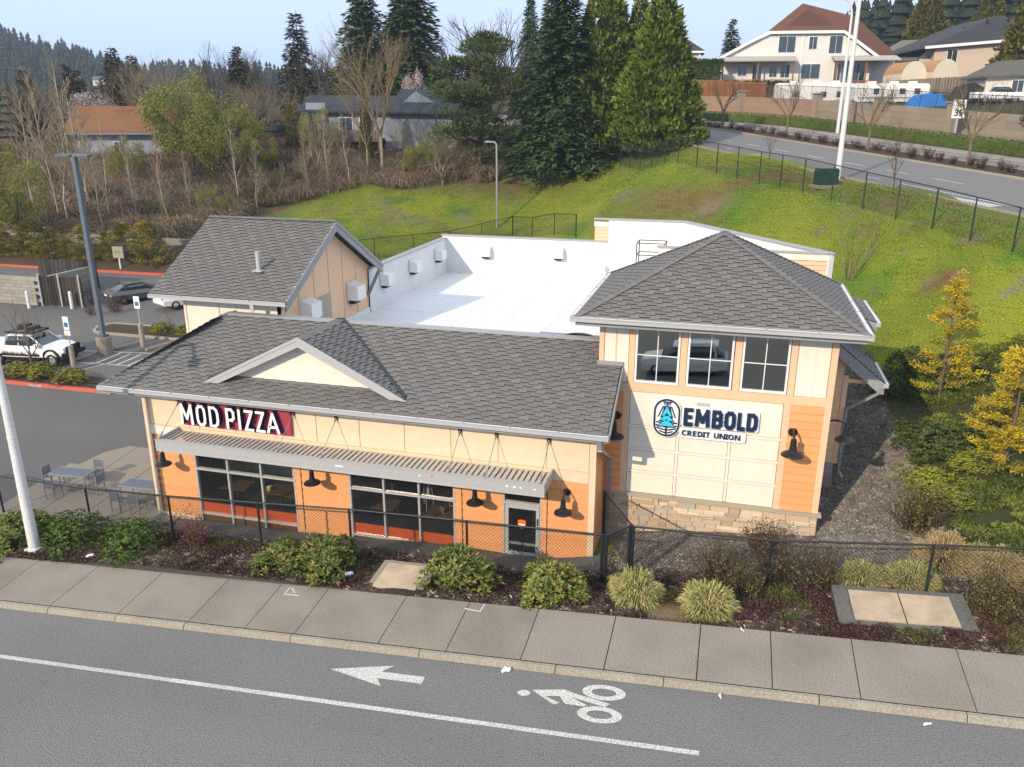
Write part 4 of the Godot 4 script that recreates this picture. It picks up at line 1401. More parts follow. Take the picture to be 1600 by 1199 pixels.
func capsule(cx: float, cy: float, hw: float, hh: float) -> Array:
	var r := []
	for i in 13:
		var a := PI * i / 12
		r.append(Vector2(cx + cos(a) * hw, cy + hh - hw + sin(a) * hw))
	for i in 13:
		var a := PI + PI * i / 12
		r.append(Vector2(cx + cos(a) * hw, cy - hh + hw + sin(a) * hw))
	return r
func rounded(x0: float, y0: float, x1: float, y1: float, r: float) -> Array:
	var out := []
	for c in [[x1 - r, y1 - r, 0.0], [x0 + r, y1 - r, PI / 2], [x0 + r, y0 + r, PI], [x1 - r, y0 + r, PI * 1.5]]:
		for i in 4:
			var a: float = c[2] + PI / 2 * i / 3
			out.append(Vector2(c[0] + cos(a) * r, c[1] + sin(a) * r))
	return out

func canopy() -> void:
	var c := thing("metal_canopy", "long grey steel slatted canopy hung on rods over the restaurant windows", "canopy")
	var b := MB.new()
	var x0 := 1.5
	var x1 := 16.47
	# front channel beam and end beams
	b.bb(x0, x1, 3.22, 3.60, 1.40, 1.44)
	b.bb(x0, x1, 3.60, 3.635, 1.30, 1.46)
	b.bb(x0, x1, 3.19, 3.22, 1.30, 1.46)
	part(b, "front_beam", M.beam, c)
	for x in [x0, x1 - .05]: bx("end_beam", M.beam, c, x, x + .05, 3.25, 3.632, .06, 1.30)
	bx("back_rail", M.steel, c, x0 + .05, x1 - .05, 3.36, 3.46, .06, .12)
	for x in [3.9, 6.4, 8.9, 11.4, 13.9]: bx("purlin", M.steel, c, x, x + .06, 3.25, 3.40, .12, 1.30)
	var n := 74
	for i in n:
		var x := lerpf(x0 + .12, x1 - .12, i / float(n - 1))
		var s := MB.new()
		s.box(Vector3(x, 3.50, .71), Vector3(.155, .02, 1.17), Color.WHITE, Basis(Vector3(0, 0, 1), .22))
		part(s, "slat", M.steel, c)
	for x in [1.66, 6.58, 8.33, 13.1, 14.43, 16.30]:
		var r := MB.new()
		r.tube([Vector3(x, 4.66, .06), Vector3(x, 3.70, 1.36)], [.014, .014], 6)
		r.tube([Vector3(x, 3.86, 1.15), Vector3(x, 3.66, 1.40)], [.04, .03], 6)
		r.tube([Vector3(x, 4.66, .06), Vector3(x, 4.56, .19)], [.04, .03], 6)
		var o := part(r, "hanger_rod", M.grey_metal, c)
		bx("bracket", M.steel_dark, o, x - .07, x + .07, 4.60, 4.78, .03, .06)
	# stickers along the beam
	for q in [[8.9, .3, .05], [12.05, .06, .06], [12.5, .07, .09], [15.15, .07, .06], [15.4, .09, .06], [15.62, .07, .05], [16.1, .08, .05]]:
		bx("sticker", M.sign_white if q[0] != 12.5 else M.red_film, c, q[0], q[0] + q[1], 3.42, 3.42 + q[2], 1.44, 1.444)

func lamps() -> void:
	var l := thing("wall_lamp", "black gooseneck barn lamp on the orange wall left of the shop windows", "wall lamp", Vector3(1.12, 2.35, 0.03), 0, "black barn lamps on the walls")
	var b := MB.new()
	b.lathe(Vector3(0, .42, .0), [Vector2(0, .05), Vector2(.13, .05), Vector2(.15, 0)], 14, Color.WHITE, Basis(Vector3.RIGHT, PI / 2))
	part(b, "wall_plate", M.black_metal, l)
	b = MB.new()
	var ps := []
	var rs := []
	for i in 9:
		var a := PI * i / 8
		ps.append(Vector3(0, .42 + .16 * sin(a), .36 - .36 * cos(a)))
		rs.append(.035)
	b.tube(ps, rs, 8)
	part(b, "arm", M.black_metal, l)
	b = MB.new()
	b.lathe(Vector3(0, 0, .72), [Vector2(.045, .46), Vector2(.085, .44), Vector2(.10, .30), Vector2(.095, .22), Vector2(.11, .20), Vector2(.12, .08), Vector2(.17, .03), Vector2(.29, -.03), Vector2(.34, -.07), Vector2(.35, -.10), Vector2(.33, -.10), Vector2(.16, .0), Vector2(.0, .02)], 22)
	part(b, "shade", M.black_metal, l)
	l.scale = Vector3(.88, .92, .94)
	copy(l, Vector3(7.52, 2.35, .03), 0, Vector3(.88, .92, .94), "black barn lamp on the orange wall between the two shop windows")
	copy(l, Vector3(13.82, 2.38, .03), 0, Vector3(.88, .92, .94), "black barn lamp on the orange wall just left of the shop door")
	copy(l, Vector3(16.96, 2.42, .03), 0, Vector3(.88, .92, .94), "black barn lamp with stickers on its shade right of the shop door")
	copy(l, Vector3(24.28, 4.50, -2.19), 0, Vector3(1.08, 1.08, 1.0), "black barn lamp on the orange boards right of the credit union sign")
	copy(l, Vector3(18.28, 4.52, -2.19), 0, Vector3(1.08, 1.08, 1.0), "black barn lamp on the orange boards between restaurant roof and credit union")
	copy(l, Vector3(25.40, 4.55, -3.2), PI / 2, Vector3(1.05, 1.05, 1.0), "black barn lamp on the east side wall beside the porch")

func street_things() -> void:
	# tall light pole in the planting by the pavement
	var p := thing("street_light", "tall tapered white steel light pole on a concrete block by the pavement", "street light", Vector3(-1.68, .22, 4.55))
	var b := MB.new()
	b.tube([Vector3(0, .1, 0), Vector3(0, 2.2, 0), Vector3(0, 4.4, 0), Vector3(0, 9.5, 0)], [.20, .175, .155, .10], 14)
	b.tube([Vector3(0, 4.36, 0), Vector3(0, 4.42, 0)], [.165, .165], 14)
	b.tube([Vector3(0, 9.5, 0), Vector3(.2, 10.0, .6), Vector3(.3, 10.2, 2.4)], [.09, .07, .05], 8)
	part(b, "pole", M.lamp_pole, p)
	bx("base_plate", M.lamp_pole, p, -.24, .24, .0, .10, -.24, .24)
	bx("concrete_base", M.concrete, p, -.32, .32, -.5, .0, -.32, .32)
	bx("lamp_head", M.grey_metal, p, .1, .5, 10.1, 10.25, 2.3, 3.0)
	# valve and vault covers in the planting
	var v := thing("vault_cover", "single beige concrete utility lid in the planting between leafy shrubs", "utility cover", Vector3(12.45, H(12.45, 4.2) + .10, 4.2))
	v.rotation = Vector3(.085, -.02, .066)
	b = MB.new()
	b.bb(-.95, .95, -.3, .0, -.85, -.68); b.bb(-.95, .95, -.3, .0, .68, .85); b.bb(-.95, -.74, -.3, .0, -.68, .68); b.bb(.74, .95, -.3, .0, -.68, .68)
	part(b, "frame", M.concrete, v)
	bx("lid", M.lid, v, -.73, .73, -.05, .03, -.67, .67)
	var w := thing("vault_cover", "large concrete vault frame with two rust-stained lids in the planting", "utility cover", Vector3(27.2, H(27.2, 3.3) + .12, 3.35))
	w.rotation = Vector3(.03, .02, .068)
	b = MB.new()
	b.bb(-1.75, 1.75, -.3, .0, -.95, -.72); b.bb(-1.75, 1.75, -.3, .0, .72, .95); b.bb(-1.75, -1.35, -.3, .0, -.72, .72); b.bb(1.35, 1.75, -.3, .0, -.72, .72)
	part(b, "frame", mat("old_concrete", Color(.16, .155, .14), .95, .12, 1.2), w)
	bx("lid", M.lid, w, -1.33, -.02, -.05, .035, -.7, .7)
	bx("lid", M.lid, w, .02, 1.33, -.05, .03, -.7, .7)
	var tl := thing("valve_lid", "small turquoise plastic valve lid lying in the dark planting", "utility cover", G(30.7, -.5, .04))
	b = MB.new()
	b.prism(rounded(-.3, -.2, .3, .2, .08), 0, .06, Color(.16, .55, .52), Transform3D(Basis(Vector3.RIGHT, -PI / 2), Vector3.ZERO))
	part(b, "lid", M.plain, tl)
	b = MB.new()
	b.prism(rounded(-.08, -.03, .08, .03, .02), .06, .075, Color(.10, .40, .38), Transform3D(Basis(Vector3.RIGHT, -PI / 2), Vector3.ZERO))
	part(b, "handle", M.plain, tl)
	# litter
	var lt := thing("litter", "crumpled white paper lying in the gutter by the kerb", "litter", road(16.9, 7.72, .03), 0, "bits of litter on the street")
	b = MB.new()
	for i in 7: b.box(Vector3(R.randf_range(-.12, .12), R.randf_range(0, .05), R.randf_range(-.05, .05)), Vector3(.12, .03, .07), Color(.8, .82, .86), Basis.from_euler(Vector3(R.randf() * 2, R.randf() * 3, R.randf())))
	part(b, "paper", M.plain, lt)
	copy(lt, road(22.4, 7.75, .03), 1.2, Vector3(.4, .7, .6), "small white scrap on the road by the kerb near the cyclist symbol")
	copy(lt, road(27.0, 7.85, .03), .3, Vector3(.9, .4, .4), "thin white scrap on the road by the kerb at the uphill end")
	copy(lt, Vector3(1.1, .62, 4.95), .5, Vector3(1.0, .5, .8), "white paper cup lying in the bark by the leafy shrubs")
	copy(lt, Vector3(10.7, H(10.7, 4.4) + .08, 4.4), .9, Vector3(1.3, .7, 1.8), "tangle of white litter in the bark beside the single utility lid")
	copy(lt, walk(22.9, 5.3, .02), 2.0, Vector3(.7, .5, .5), "white scrap on the pavement edge below the round grass tufts")
	# the white car that the upper windows mirror, on the near lane
	var sv := thing("suv", "white estate car on the street lane nearest the viewer, mirrored in windows", "car", road(19.7, 15.6, 0))
	sv.rotation = Vector3(0, 0, .068)
	suv_body(sv, M.car_white)

# ring-to-ring body: each slice is [x, bottom, top, half width at bottom, half width at top]
func loft(b: MB, sl: Array, col := Color.WHITE) -> void:
	var rings := []
	for s in sl:
		var x: float = s[0]
		var m: float = lerpf(s[1], s[2], .55)
		var wm: float = maxf(s[3], s[4]) * 1.02
		rings.append([Vector3(x, s[1], -s[3]), Vector3(x, m, -wm), Vector3(x, s[2] - .05, -s[4]), Vector3(x, s[2], -s[4] + .1), Vector3(x, s[2], s[4] - .1), Vector3(x, s[2] - .05, s[4]), Vector3(x, m, wm), Vector3(x, s[1], s[3])])
	var mid := Vector3.ZERO
	for r in rings:
		for p in r: mid += p / (8.0 * rings.size())
	for i in rings.size() - 1:
		for j in 8:
			var k := (j + 1) % 8
			outw(b, [rings[i][j], rings[i][k], rings[i + 1][k], rings[i + 1][j]], Vector3(lerpf(rings[i][0].x, rings[i + 1][0].x, .5), mid.y, 0), col)
	for e in [0, rings.size() - 1]:
		for j in range(1, 7): outw(b, [rings[e][0], rings[e][j], rings[e][j + 1]], mid, col)
# a face turned so that it looks away from a point inside the body
func outw(b: MB, q: Array, inside: Vector3, col: Color) -> void:
	var nn: Vector3 = (q[2] - q[0]).cross(q[1] - q[0])
	if nn.dot(q[0] + q[2] - inside * 2.0) < 0: q.reverse()
	if q.size() == 4: b.quad(q[0], q[1], q[2], q[3], col)
	else: b.tri(q[0], q[1], q[2], col)
func wheels(parent: Node, xs: Array, hw: float, r: float) -> void:
	for x in xs:
		for s in [-1.0, 1.0]:
			var b := MB.new()
			b.lathe(Vector3(x, r, s * (hw - .1)), [Vector2(0, -.11), Vector2(r * .93, -.11), Vector2(r, -.07), Vector2(r, .07), Vector2(r * .93, .11), Vector2(r * .62, .11), Vector2(r * .6, .08)], 20, Color.WHITE, Basis(Vector3.RIGHT, PI / 2 * s))
			var o := part(b, "wheel", M.rubber, parent)
			var q := MB.new()
			q.lathe(Vector3(x, r, s * (hw - .1)), [Vector2(r * .56, .06), Vector2(r * .5, .075), Vector2(.04, .06), Vector2(0, .09)], 12, Color.WHITE, Basis(Vector3.RIGHT, PI / 2 * s))
			part(q, "rim", M.grey_metal, o)
func suv_body(t: Node3D, paint: Material) -> void:
	# front towards -x
	var b := MB.new()
	loft(b, [[-2.35, .45, .85, .75, .72], [-2.2, .35, .98, .88, .82], [-1.3, .3, 1.1, .93, .86], [.2, .3, 1.12, .94, .88], [1.8, .32, 1.12, .93, .88], [2.3, .4, 1.1, .88, .84], [2.4, .5, .98, .8, .76]])
	part(b, "body", paint, t)
	b = MB.new()
	loft(b, [[-1.2, 1.05, 1.12, .84, .8], [-.45, 1.06, 1.66, .86, .66], [1.7, 1.06, 1.68, .86, .68], [2.28, 1.05, 1.15, .84, .78]])
	part(b, "cabin_glass", M.car_glass, t)
	b = MB.new()
	loft(b, [[-.55, 1.62, 1.72, .70, .62], [.5, 1.68, 1.78, .72, .64], [1.9, 1.66, 1.74, .72, .64]])
	part(b, "roof", paint, t)
	for s in [-1.0, 1.0]:
		b = MB.new()
		b.bar(Vector3(1.75, 1.10, s * .885), Vector3(1.62, 1.70, s * .70), .05, .3)
		b.bar(Vector3(.35, 1.10, s * .895), Vector3(.35, 1.70, s * .70), .04, .1)
		part(b, "pillar", paint, t)
		b = MB.new()
		b.bar(Vector3(-.3, 1.80, s * .58), Vector3(1.7, 1.80, s * .58), .05, .05)
		part(b, "roof_rail", M.steel, t)
	wheels(t, [-1.45, 1.45], .92, .36)

func lot_things() -> void:
	# kerbs and planted islands
	var k1 := thing("red_kerb", "red painted kerb with FIRE LANE lettering along the planted island", "kerb")
	var b := MB.new()
	var xs := [-40.0, -32.0, -24.0, -18.5, -15.4, -12.2, -11.2]
	for i in xs.size() - 1:
		var m := MB.new()
		var z := -10.5
		m.quad(lot(xs[i] + .01, z - .2, .15), lot(xs[i + 1] - .01, z - .2, .15), lot(xs[i + 1] - .01, z, .15), lot(xs[i] + .01, z, .15))
		m.quad(lot(xs[i] + .01, z, .15), lot(xs[i + 1] - .01, z, .15), lot(xs[i + 1] - .01, z + .03, -.02), lot(xs[i] + .01, z + .03, -.02))
		part(m, "kerb_stone", M.red_paint if i < 5 else M.concrete, k1)
	var tm := TextMesh.new()
	var fn := SystemFont.new()
	fn.font_names = PackedStringArray(["Droid Sans"])
	fn.font_weight = 700
	tm.font = fn
	tm.text = "FIRE LANE"
	tm.font_size = 16
	tm.pixel_size = .012
	tm.depth = .006
	tm.material = M.paint
	inst(tm, "lettering", k1, Transform3D(Basis(Vector3.RIGHT, -.1), Vector3(-16.4, .35, -10.475)))
	b = MB.new()
	for i in 26:
		var x := -40.0 + i * 1.1
		for j in 2:
			b.quad(lot(x, -12.3 + j * .85, .12 + .05 * fb(x, j, 1)), lot(x + 1.1, -12.3 + j * .85, .12), lot(x + 1.1, -11.45 + j * .85, .14), lot(x, -11.45 + j * .85, .14), Color(.09, .065, .045))
	struct(b, "island_bed", M.ground)
	var k2 := thing("island_kerb", "pale concrete kerb round the planted island beside the lamp", "kerb")
	var loop := [Vector2(-20.6, -20.3), Vector2(-20.9, -20.7), Vector2(-20.7, -21.2), Vector2(-20.0, -21.5), Vector2(-9, -21.6), Vector2(-9, -19.5), Vector2(-19.8, -19.5), Vector2(-20.4, -19.8)]
	b = MB.new()
	for i in loop.size():
		var p: Vector2 = loop[i]
		var q: Vector2 = loop[(i + 1) % loop.size()]
		b.bar(lot(p.x, p.y, .05), lot(q.x, q.y, .05), .18, .2)
	part(b, "kerb_run", M.kerb, k2)
	b = MB.new()
	for i in 11: b.quad(lot(-20.3 + i, -21.4, .11), lot(-19.3 + i, -21.4, .11), lot(-19.3 + i, -19.7, .11), lot(-20.3 + i, -19.7, .11), Color(.11, .085, .05))
	struct(b, "island_bed", M.ground)
	var k3 := thing("red_kerb", "long red painted kerb at the far side of the car park", "kerb")
	for i in 14:
		var m := MB.new()
		var x := -70.0 + i * 4.0
		m.box(lot(x + 2, -34.4, .06), Vector3(3.97, .22, .3))
		part(m, "kerb_stone", M.red_paint, k3)
	b = MB.new()
	for i in 31: b.quad(G(-78.0 + i * 2, -39.2, .4), G(-76.0 + i * 2, -39.2, .4), lot(-76.0 + i * 2, -34.5, .14), lot(-78.0 + i * 2, -34.5, .14), Color(.12, .09, .055))
	struct(b, "shrub_bed", M.ground)
	# parking bay paint and wheel stops
	var mk := MB.new()
	for l in [[-18.6, -16.3, -13.2, -16.9], [-17.0, -14.4, -13.0, -14.65]]:
		mk.bar(lot(l[0], l[1], .006), lot(l[2], l[3], .006), .1, .004)
	for i in 4: mk.bar(lot(-15.7 + i * .75, -14.6, .006), lot(-15.5 + i * .75, -16.5, .006), .12, .004)
	var mo := part(mk, "bay_markings", M.paint, self)
	mo.set_meta("kind", "structure")
	var ws := thing("wheel_stop", "concrete wheel stop in the bay beside the signed post", "wheel stop", lot(-16.0, -17.8), -1.25, "concrete wheel stops in the bays")
	b = MB.new()
	b.prism([Vector2(-.1, 0), Vector2(.1, 0), Vector2(.06, .13), Vector2(-.06, .13)], -.95, .95)
	part(b, "block", M.kerb, ws)
	ws.rotation.y = -.3
	copy(ws, lot(-13.8, -18.0), -.25, Vector3.ONE, "concrete wheel stop in the bay nearest the building")
	copy(ws, lot(-17.1, -15.5), -.15, Vector3.ONE, "concrete wheel stop in front of the white pickup")
	copy(ws, lot(-15.2, -13.6), -.4, Vector3.ONE, "concrete wheel stop beside the planted island with the red kerb")
	# lamp post on its concrete drum
	var lp := thing("parking_light", "tall slate grey car park light on a round concrete base", "lamp post", lot(-16.4, -16.2))
	b = MB.new()
	b.lathe(Vector3.ZERO, [Vector2(.46, -.1), Vector2(.46, 1.05), Vector2(.42, 1.12), Vector2(0, 1.12)], 20)
	part(b, "concrete_base", M.concrete, lp)
	bx("base_plate", M.slate_paint, lp, -.26, .26, 1.12, 1.25, -.26, .26)
	bx("pole", M.slate_paint, lp, -.13, .13, 1.25, 12.3, -.13, .13)
	for s in [-1.0, 1.0]:
		var a := MB.new()
		a.bb(.1 * s, 1.15 * s, 12.18, 12.30, -.22, .22)
		a.bb(.3 * s, 1.1 * s, 12.12, 12.18, -.18, .18)
		part(a, "lamp_head", M.slate_paint, lp)
	# signed posts
	var sp := thing("parking_sign", "blue and white disabled parking sign on a wooden bollard by the white pickup", "sign", lot(-16.1, -13.2), 0, "disabled parking signs on posts")
	b = MB.new()
	b.tube([Vector3(0, -.1, 0), Vector3(0, 1.55, 0)], [.17, .15], 12)
	part(b, "bollard", M.kerb, sp)
	b = MB.new()
	b.tube([Vector3(0, 1.5, 0), Vector3(0, 3.3, 0)], [.035, .035], 6)
	part(b, "post", M.steel, sp)
	bx("plate", M.sign_white, sp, -.2, .2, 2.55, 3.35, .04, .06)
	bx("emblem", mat("sign_blue", Color(.03, .16, .45), .4, 0.0), sp, -.13, .13, 2.72, 3.0, .06, .066)
	bx("lower_plate", M.sign_white, sp, -.22, .22, 2.2, 2.5, .04, .06)
	var s2 := copy(sp, lot(-14.9, -17.9), .1, Vector3.ONE, "blue disabled parking sign on a wooden bollard beside the planted island")
	s2.get_node("lower_plate").visible = false
	s2.get_node("lower_plate").free()
	# pale box on a stalk by the far kerb
	var jb := thing("notice_box", "pale beige board on a post by the far red kerb", "sign", lot(-30.6, -34.9, .1))
	bx("post", M.white_paint, jb, -.05, .05, 0, 1.3, -.05, .05)
	bx("board", M.kerb, jb, -.55, .55, 1.1, 2.1, -.08, .08)
	# cars
	var sd := thing("sedan", "grey four-door saloon parked nose away beside the shrubs", "car", lot(-22.9, -27.4), 1.1)
	sedan(sd, M.car_silver)
	var wc := thing("sedan", "white car half hidden behind the building's corner", "car", lot(-18.0, -27.0), 1.1)
	sedan(wc, M.car_white)
	var tk := thing("pickup", "white pickup with black roof rack and forest decal along its doors", "truck", lot(-19.6, -14.0), .12)
	pickup(tk)
	enclosure()
	# retaining wall behind the far shrubs
	var rw := thing("retaining_wall", "weathered pale concrete retaining wall behind the golden shrubs", "wall")
	for i in 14:
		var x := -78.0 + i * 4.0
		var m := MB.new()
		m.box(Vector3(x + 2, 3.1 + R.randf_range(-.1, .1), -39.6), Vector3(3.98, 2.6, .4), Color(.36, .33, .28) * R.randf_range(.85, 1.1))
		part(m, "panel", M.block, rw)
	for i in 4:
		var m := MB.new()
		m.box(Vector3(-21.2 + i * 1.6, 2.7 - i * .1, -39.3 + i * .9), Vector3(1.75, 2.2 - i * .35, .4), Color(.33, .31, .27), Basis(Vector3.UP, -.5))
		part(m, "panel", M.block, rw)
	# patio tables and chairs
	var t1 := thing("patio_table", "grey slatted metal patio table with chairs round it behind the fence", "table", lot(-5.0, -.9, .11), .1, "metal patio tables")
	b = MB.new()
	b.bb(-.85, .85, .74, .78, -.42, -.38); b.bb(-.85, .85, .74, .78, .38, .42); b.bb(-.85, -.81, .74, .78, -.38, .38); b.bb(.81, .85, .74, .78, -.38, .38)
	part(b, "frame", M.grey_metal, t1)
	for i in 9: bx("slat", M.slate_paint, t1, -.81, .81, .75, .775, -.36 + i * .083, -.30 + i * .083)
	for q in [[-.8, -.37], [.8, -.37], [-.8, .37], [.8, .37]]: bx("leg", M.grey_metal, t1, q[0] - .025, q[0] + .025, 0, .74, q[1] - .025, q[1] + .025)
	copy(t1, lot(-1.3, -.7, .11), .05, Vector3.ONE, "grey slatted metal patio table close to the orange corner")
	var ch := thing("patio_chair", "grey slatted metal chair at the long side of the fence table", "chair", lot(-5.3, -.05, .11), PI, "slatted metal patio chairs")
	for q in [[-.22, -.22], [.22, -.22], [-.22, .22], [.22, .22]]: bx("leg", M.grey_metal, ch, q[0] - .02, q[0] + .02, 0, .45 if q[1] > 0 else .86, q[1] - .02, q[1] + .02)
	for i in 5: bx("seat_slat", M.slate_paint, ch, -.24, .24, .45, .47, -.2 + i * .085, -.14 + i * .085)
	for i in 5: bx("back_slat", M.slate_paint, ch, -.22, .22, .52 + i * .075, .575 + i * .075, -.235, -.215)
	copy(ch, lot(-4.6, -1.75, .11), 0, Vector3.ONE, "grey slatted metal chair on the far side of the fence table")
	copy(ch, lot(-6.2, -.9, .11), PI / 2, Vector3.ONE, "grey slatted metal chair at the street-side end of the fence table")
	copy(ch, lot(-3.75, -.8, .11), -PI / 2, Vector3.ONE, "grey slatted metal chair at the building-side end of the fence table")
	copy(ch, lot(-1.8, .15, .11), PI, Vector3.ONE, "grey slatted metal chair under the table by the orange corner, outer one")
	copy(ch, lot(-.9, .15, .11), PI, Vector3.ONE, "grey slatted metal chair under the table by the orange corner, nearer the wall")
	# inside the restaurant: tables and chairs by the windows
	var it := thing("dining_table", "wooden dining table behind the glass of the first shop window", "table", Vector3(4.9, -.02, -1.3), 0, "wooden dining tables inside")
	bx("table_top", M.wood, it, -.6, .6, .72, .76, -.45, .45)
	bx("leg", M.black_metal, it, -.04, .04, 0, .72, -.04, .04)
	bx("foot", M.black_metal, it, -.3, .3, 0, .03, -.3, .3)
	for q in [[2.9, "wooden dining table behind the corner pane of the first shop window"], [6.0, "wooden dining table at the right end of the first shop window"], [9.4, "wooden dining table at the left pane of the second shop window"], [11.9, "wooden dining table at the right pane of the second shop window"]]:
		copy(it, Vector3(q[0], -.02, -1.25), 0, Vector3.ONE, q[1])
	var ic := thing("dining_chair", "pale metal dining chair inside, seen through the right pane of the second window", "chair", Vector3(12.0, -.02, -2.1), 0, "metal dining chairs inside")
	b = MB.new()
	for q in [[-.2, -.2], [.2, -.2], [-.2, .2], [.2, .2]]: b.tube([Vector3(q[0] * 1.2, 0, q[1] * 1.2), Vector3(q[0], .46, q[1])], [.016, .02], 6)
	part(b, "legs", M.gutter, ic)
	bx("seat", M.gutter, ic, -.21, .21, .45, .48, -.21, .21)
	b = MB.new()
	var arc := []
	for i in 9: arc.append(Vector3(.22 * cos(PI * i / 8), .48 + .42 * sin(PI * i / 8), -.2))
	b.tube(arc, [.018, .018, .018, .018, .018, .018, .018, .018, .018], 6)
	b.bb(-.06, .06, .48, .88, -.21, -.19)
	part(b, "back", M.gutter, ic)
	for q in [[9.3, -2.3, "pale metal dining chair inside behind the left pane of the second window"], [10.6, -2.7, "pale metal dining chair inside behind the middle pane of the second window"], [5.3, -2.3, "pale metal dining chair inside behind the first window's table"], [3.0, -2.6, "pale metal dining chair inside behind the corner pane"], [15.4, -2.4, "pale metal dining chair inside seen through the door"]]:
		copy(ic, Vector3(q[0], -.02, q[1]), R.randf_range(-.6, .6), Vector3(1, 1.15, 1), q[2])
	var st := thing("bar_stool", "yellow bar stool inside behind the first shop window", "stool", Vector3(4.6, -.02, -3.4))
	b = MB.new()
	for q in [[-.2, -.2], [.2, -.2], [-.2, .2], [.2, .2]]: b.tube([Vector3(q[0] * 1.3, 0, q[1] * 1.3), Vector3(q[0] * .8, .75, q[1] * .8)], [.02, .025], 6)
	part(b, "legs", mat("yellow", Color(.6, .38, .04), .5, .05), st)
	bx("seat", M.yellow, st, -.2, .2, .75, .79, -.2, .2)
	for p in [["condiment_box", "small red and white box on the table behind the second window", Vector3(11.9, .74, -1.15), M.red_film], ["condiment_box", "small yellow box on the table behind the first window", Vector3(4.5, .74, -1.1), M.yellow], ["condiment_box", "small red box on the table at the right of the first window", Vector3(5.9, .74, -1.05), M.tail_red]]:
		var cb := thing(p[0], p[1], "box", p[2])
		bx("box", p[3], cb, -.08, .08, 0, .16, -.08, .08)
		bx("lid", M.sign_white, cb, -.082, .082, .1605, .18, -.082, .082)

func sedan(t: Node3D, paint: Material) -> void:
	# front towards +x, tail towards -x
	var b := MB.new()
	loft(b, [[-2.35, .45, .82, .72, .66], [-2.25, .35, .98, .82, .74], [-1.5, .28, 1.04, .88, .8], [0, .26, 1.0, .9, .84], [1.2, .28, .96, .89, .8], [2.0, .32, .84, .84, .72], [2.35, .42, .68, .7, .6]])
	part(b, "body", paint, t)
	b = MB.new()
	loft(b, [[-1.75, .98, 1.04, .76, .7], [-.9, .97, 1.40, .8, .58], [.25, .96, 1.43, .82, .6], [1.15, .93, .99, .8, .72]])
	part(b, "cabin_glass", M.car_glass, t)
	b = MB.new()
	loft(b, [[-1.0, 1.38, 1.44, .62, .56], [-.3, 1.41, 1.49, .64, .58], [.35, 1.40, 1.46, .64, .58]])
	part(b, "roof", paint, t)
	for s in [-1.0, 1.0]:
		b = MB.new()
		b.bar(Vector3(-1.62, 1.02, s * .76), Vector3(-.95, 1.42, s * .6), .05, .12)
		b.bar(Vector3(-.1, .97, s * .835), Vector3(-.15, 1.43, s * .62), .04, .07)
		b.bar(Vector3(1.1, .97, s * .79), Vector3(.3, 1.43, s * .61), .05, .06)
		part(b, "pillar", paint, t)
		bx("tail_light", M.tail_red, t, -2.33, -2.2, .72, .9, s * .52, s * .76)
		bx("headlight", M.lens, t, 2.1, 2.24, .6, .72, s * .45, s * .70)
		bx("mirror", paint, t, .75, .92, .98, 1.1, s * .84, s * 1.0)
	bx("number_plate", M.sign_white, t, -2.36, -2.345, .66, .78, -.22, .22)
	wheels(t, [-1.4, 1.4], .9, .33)
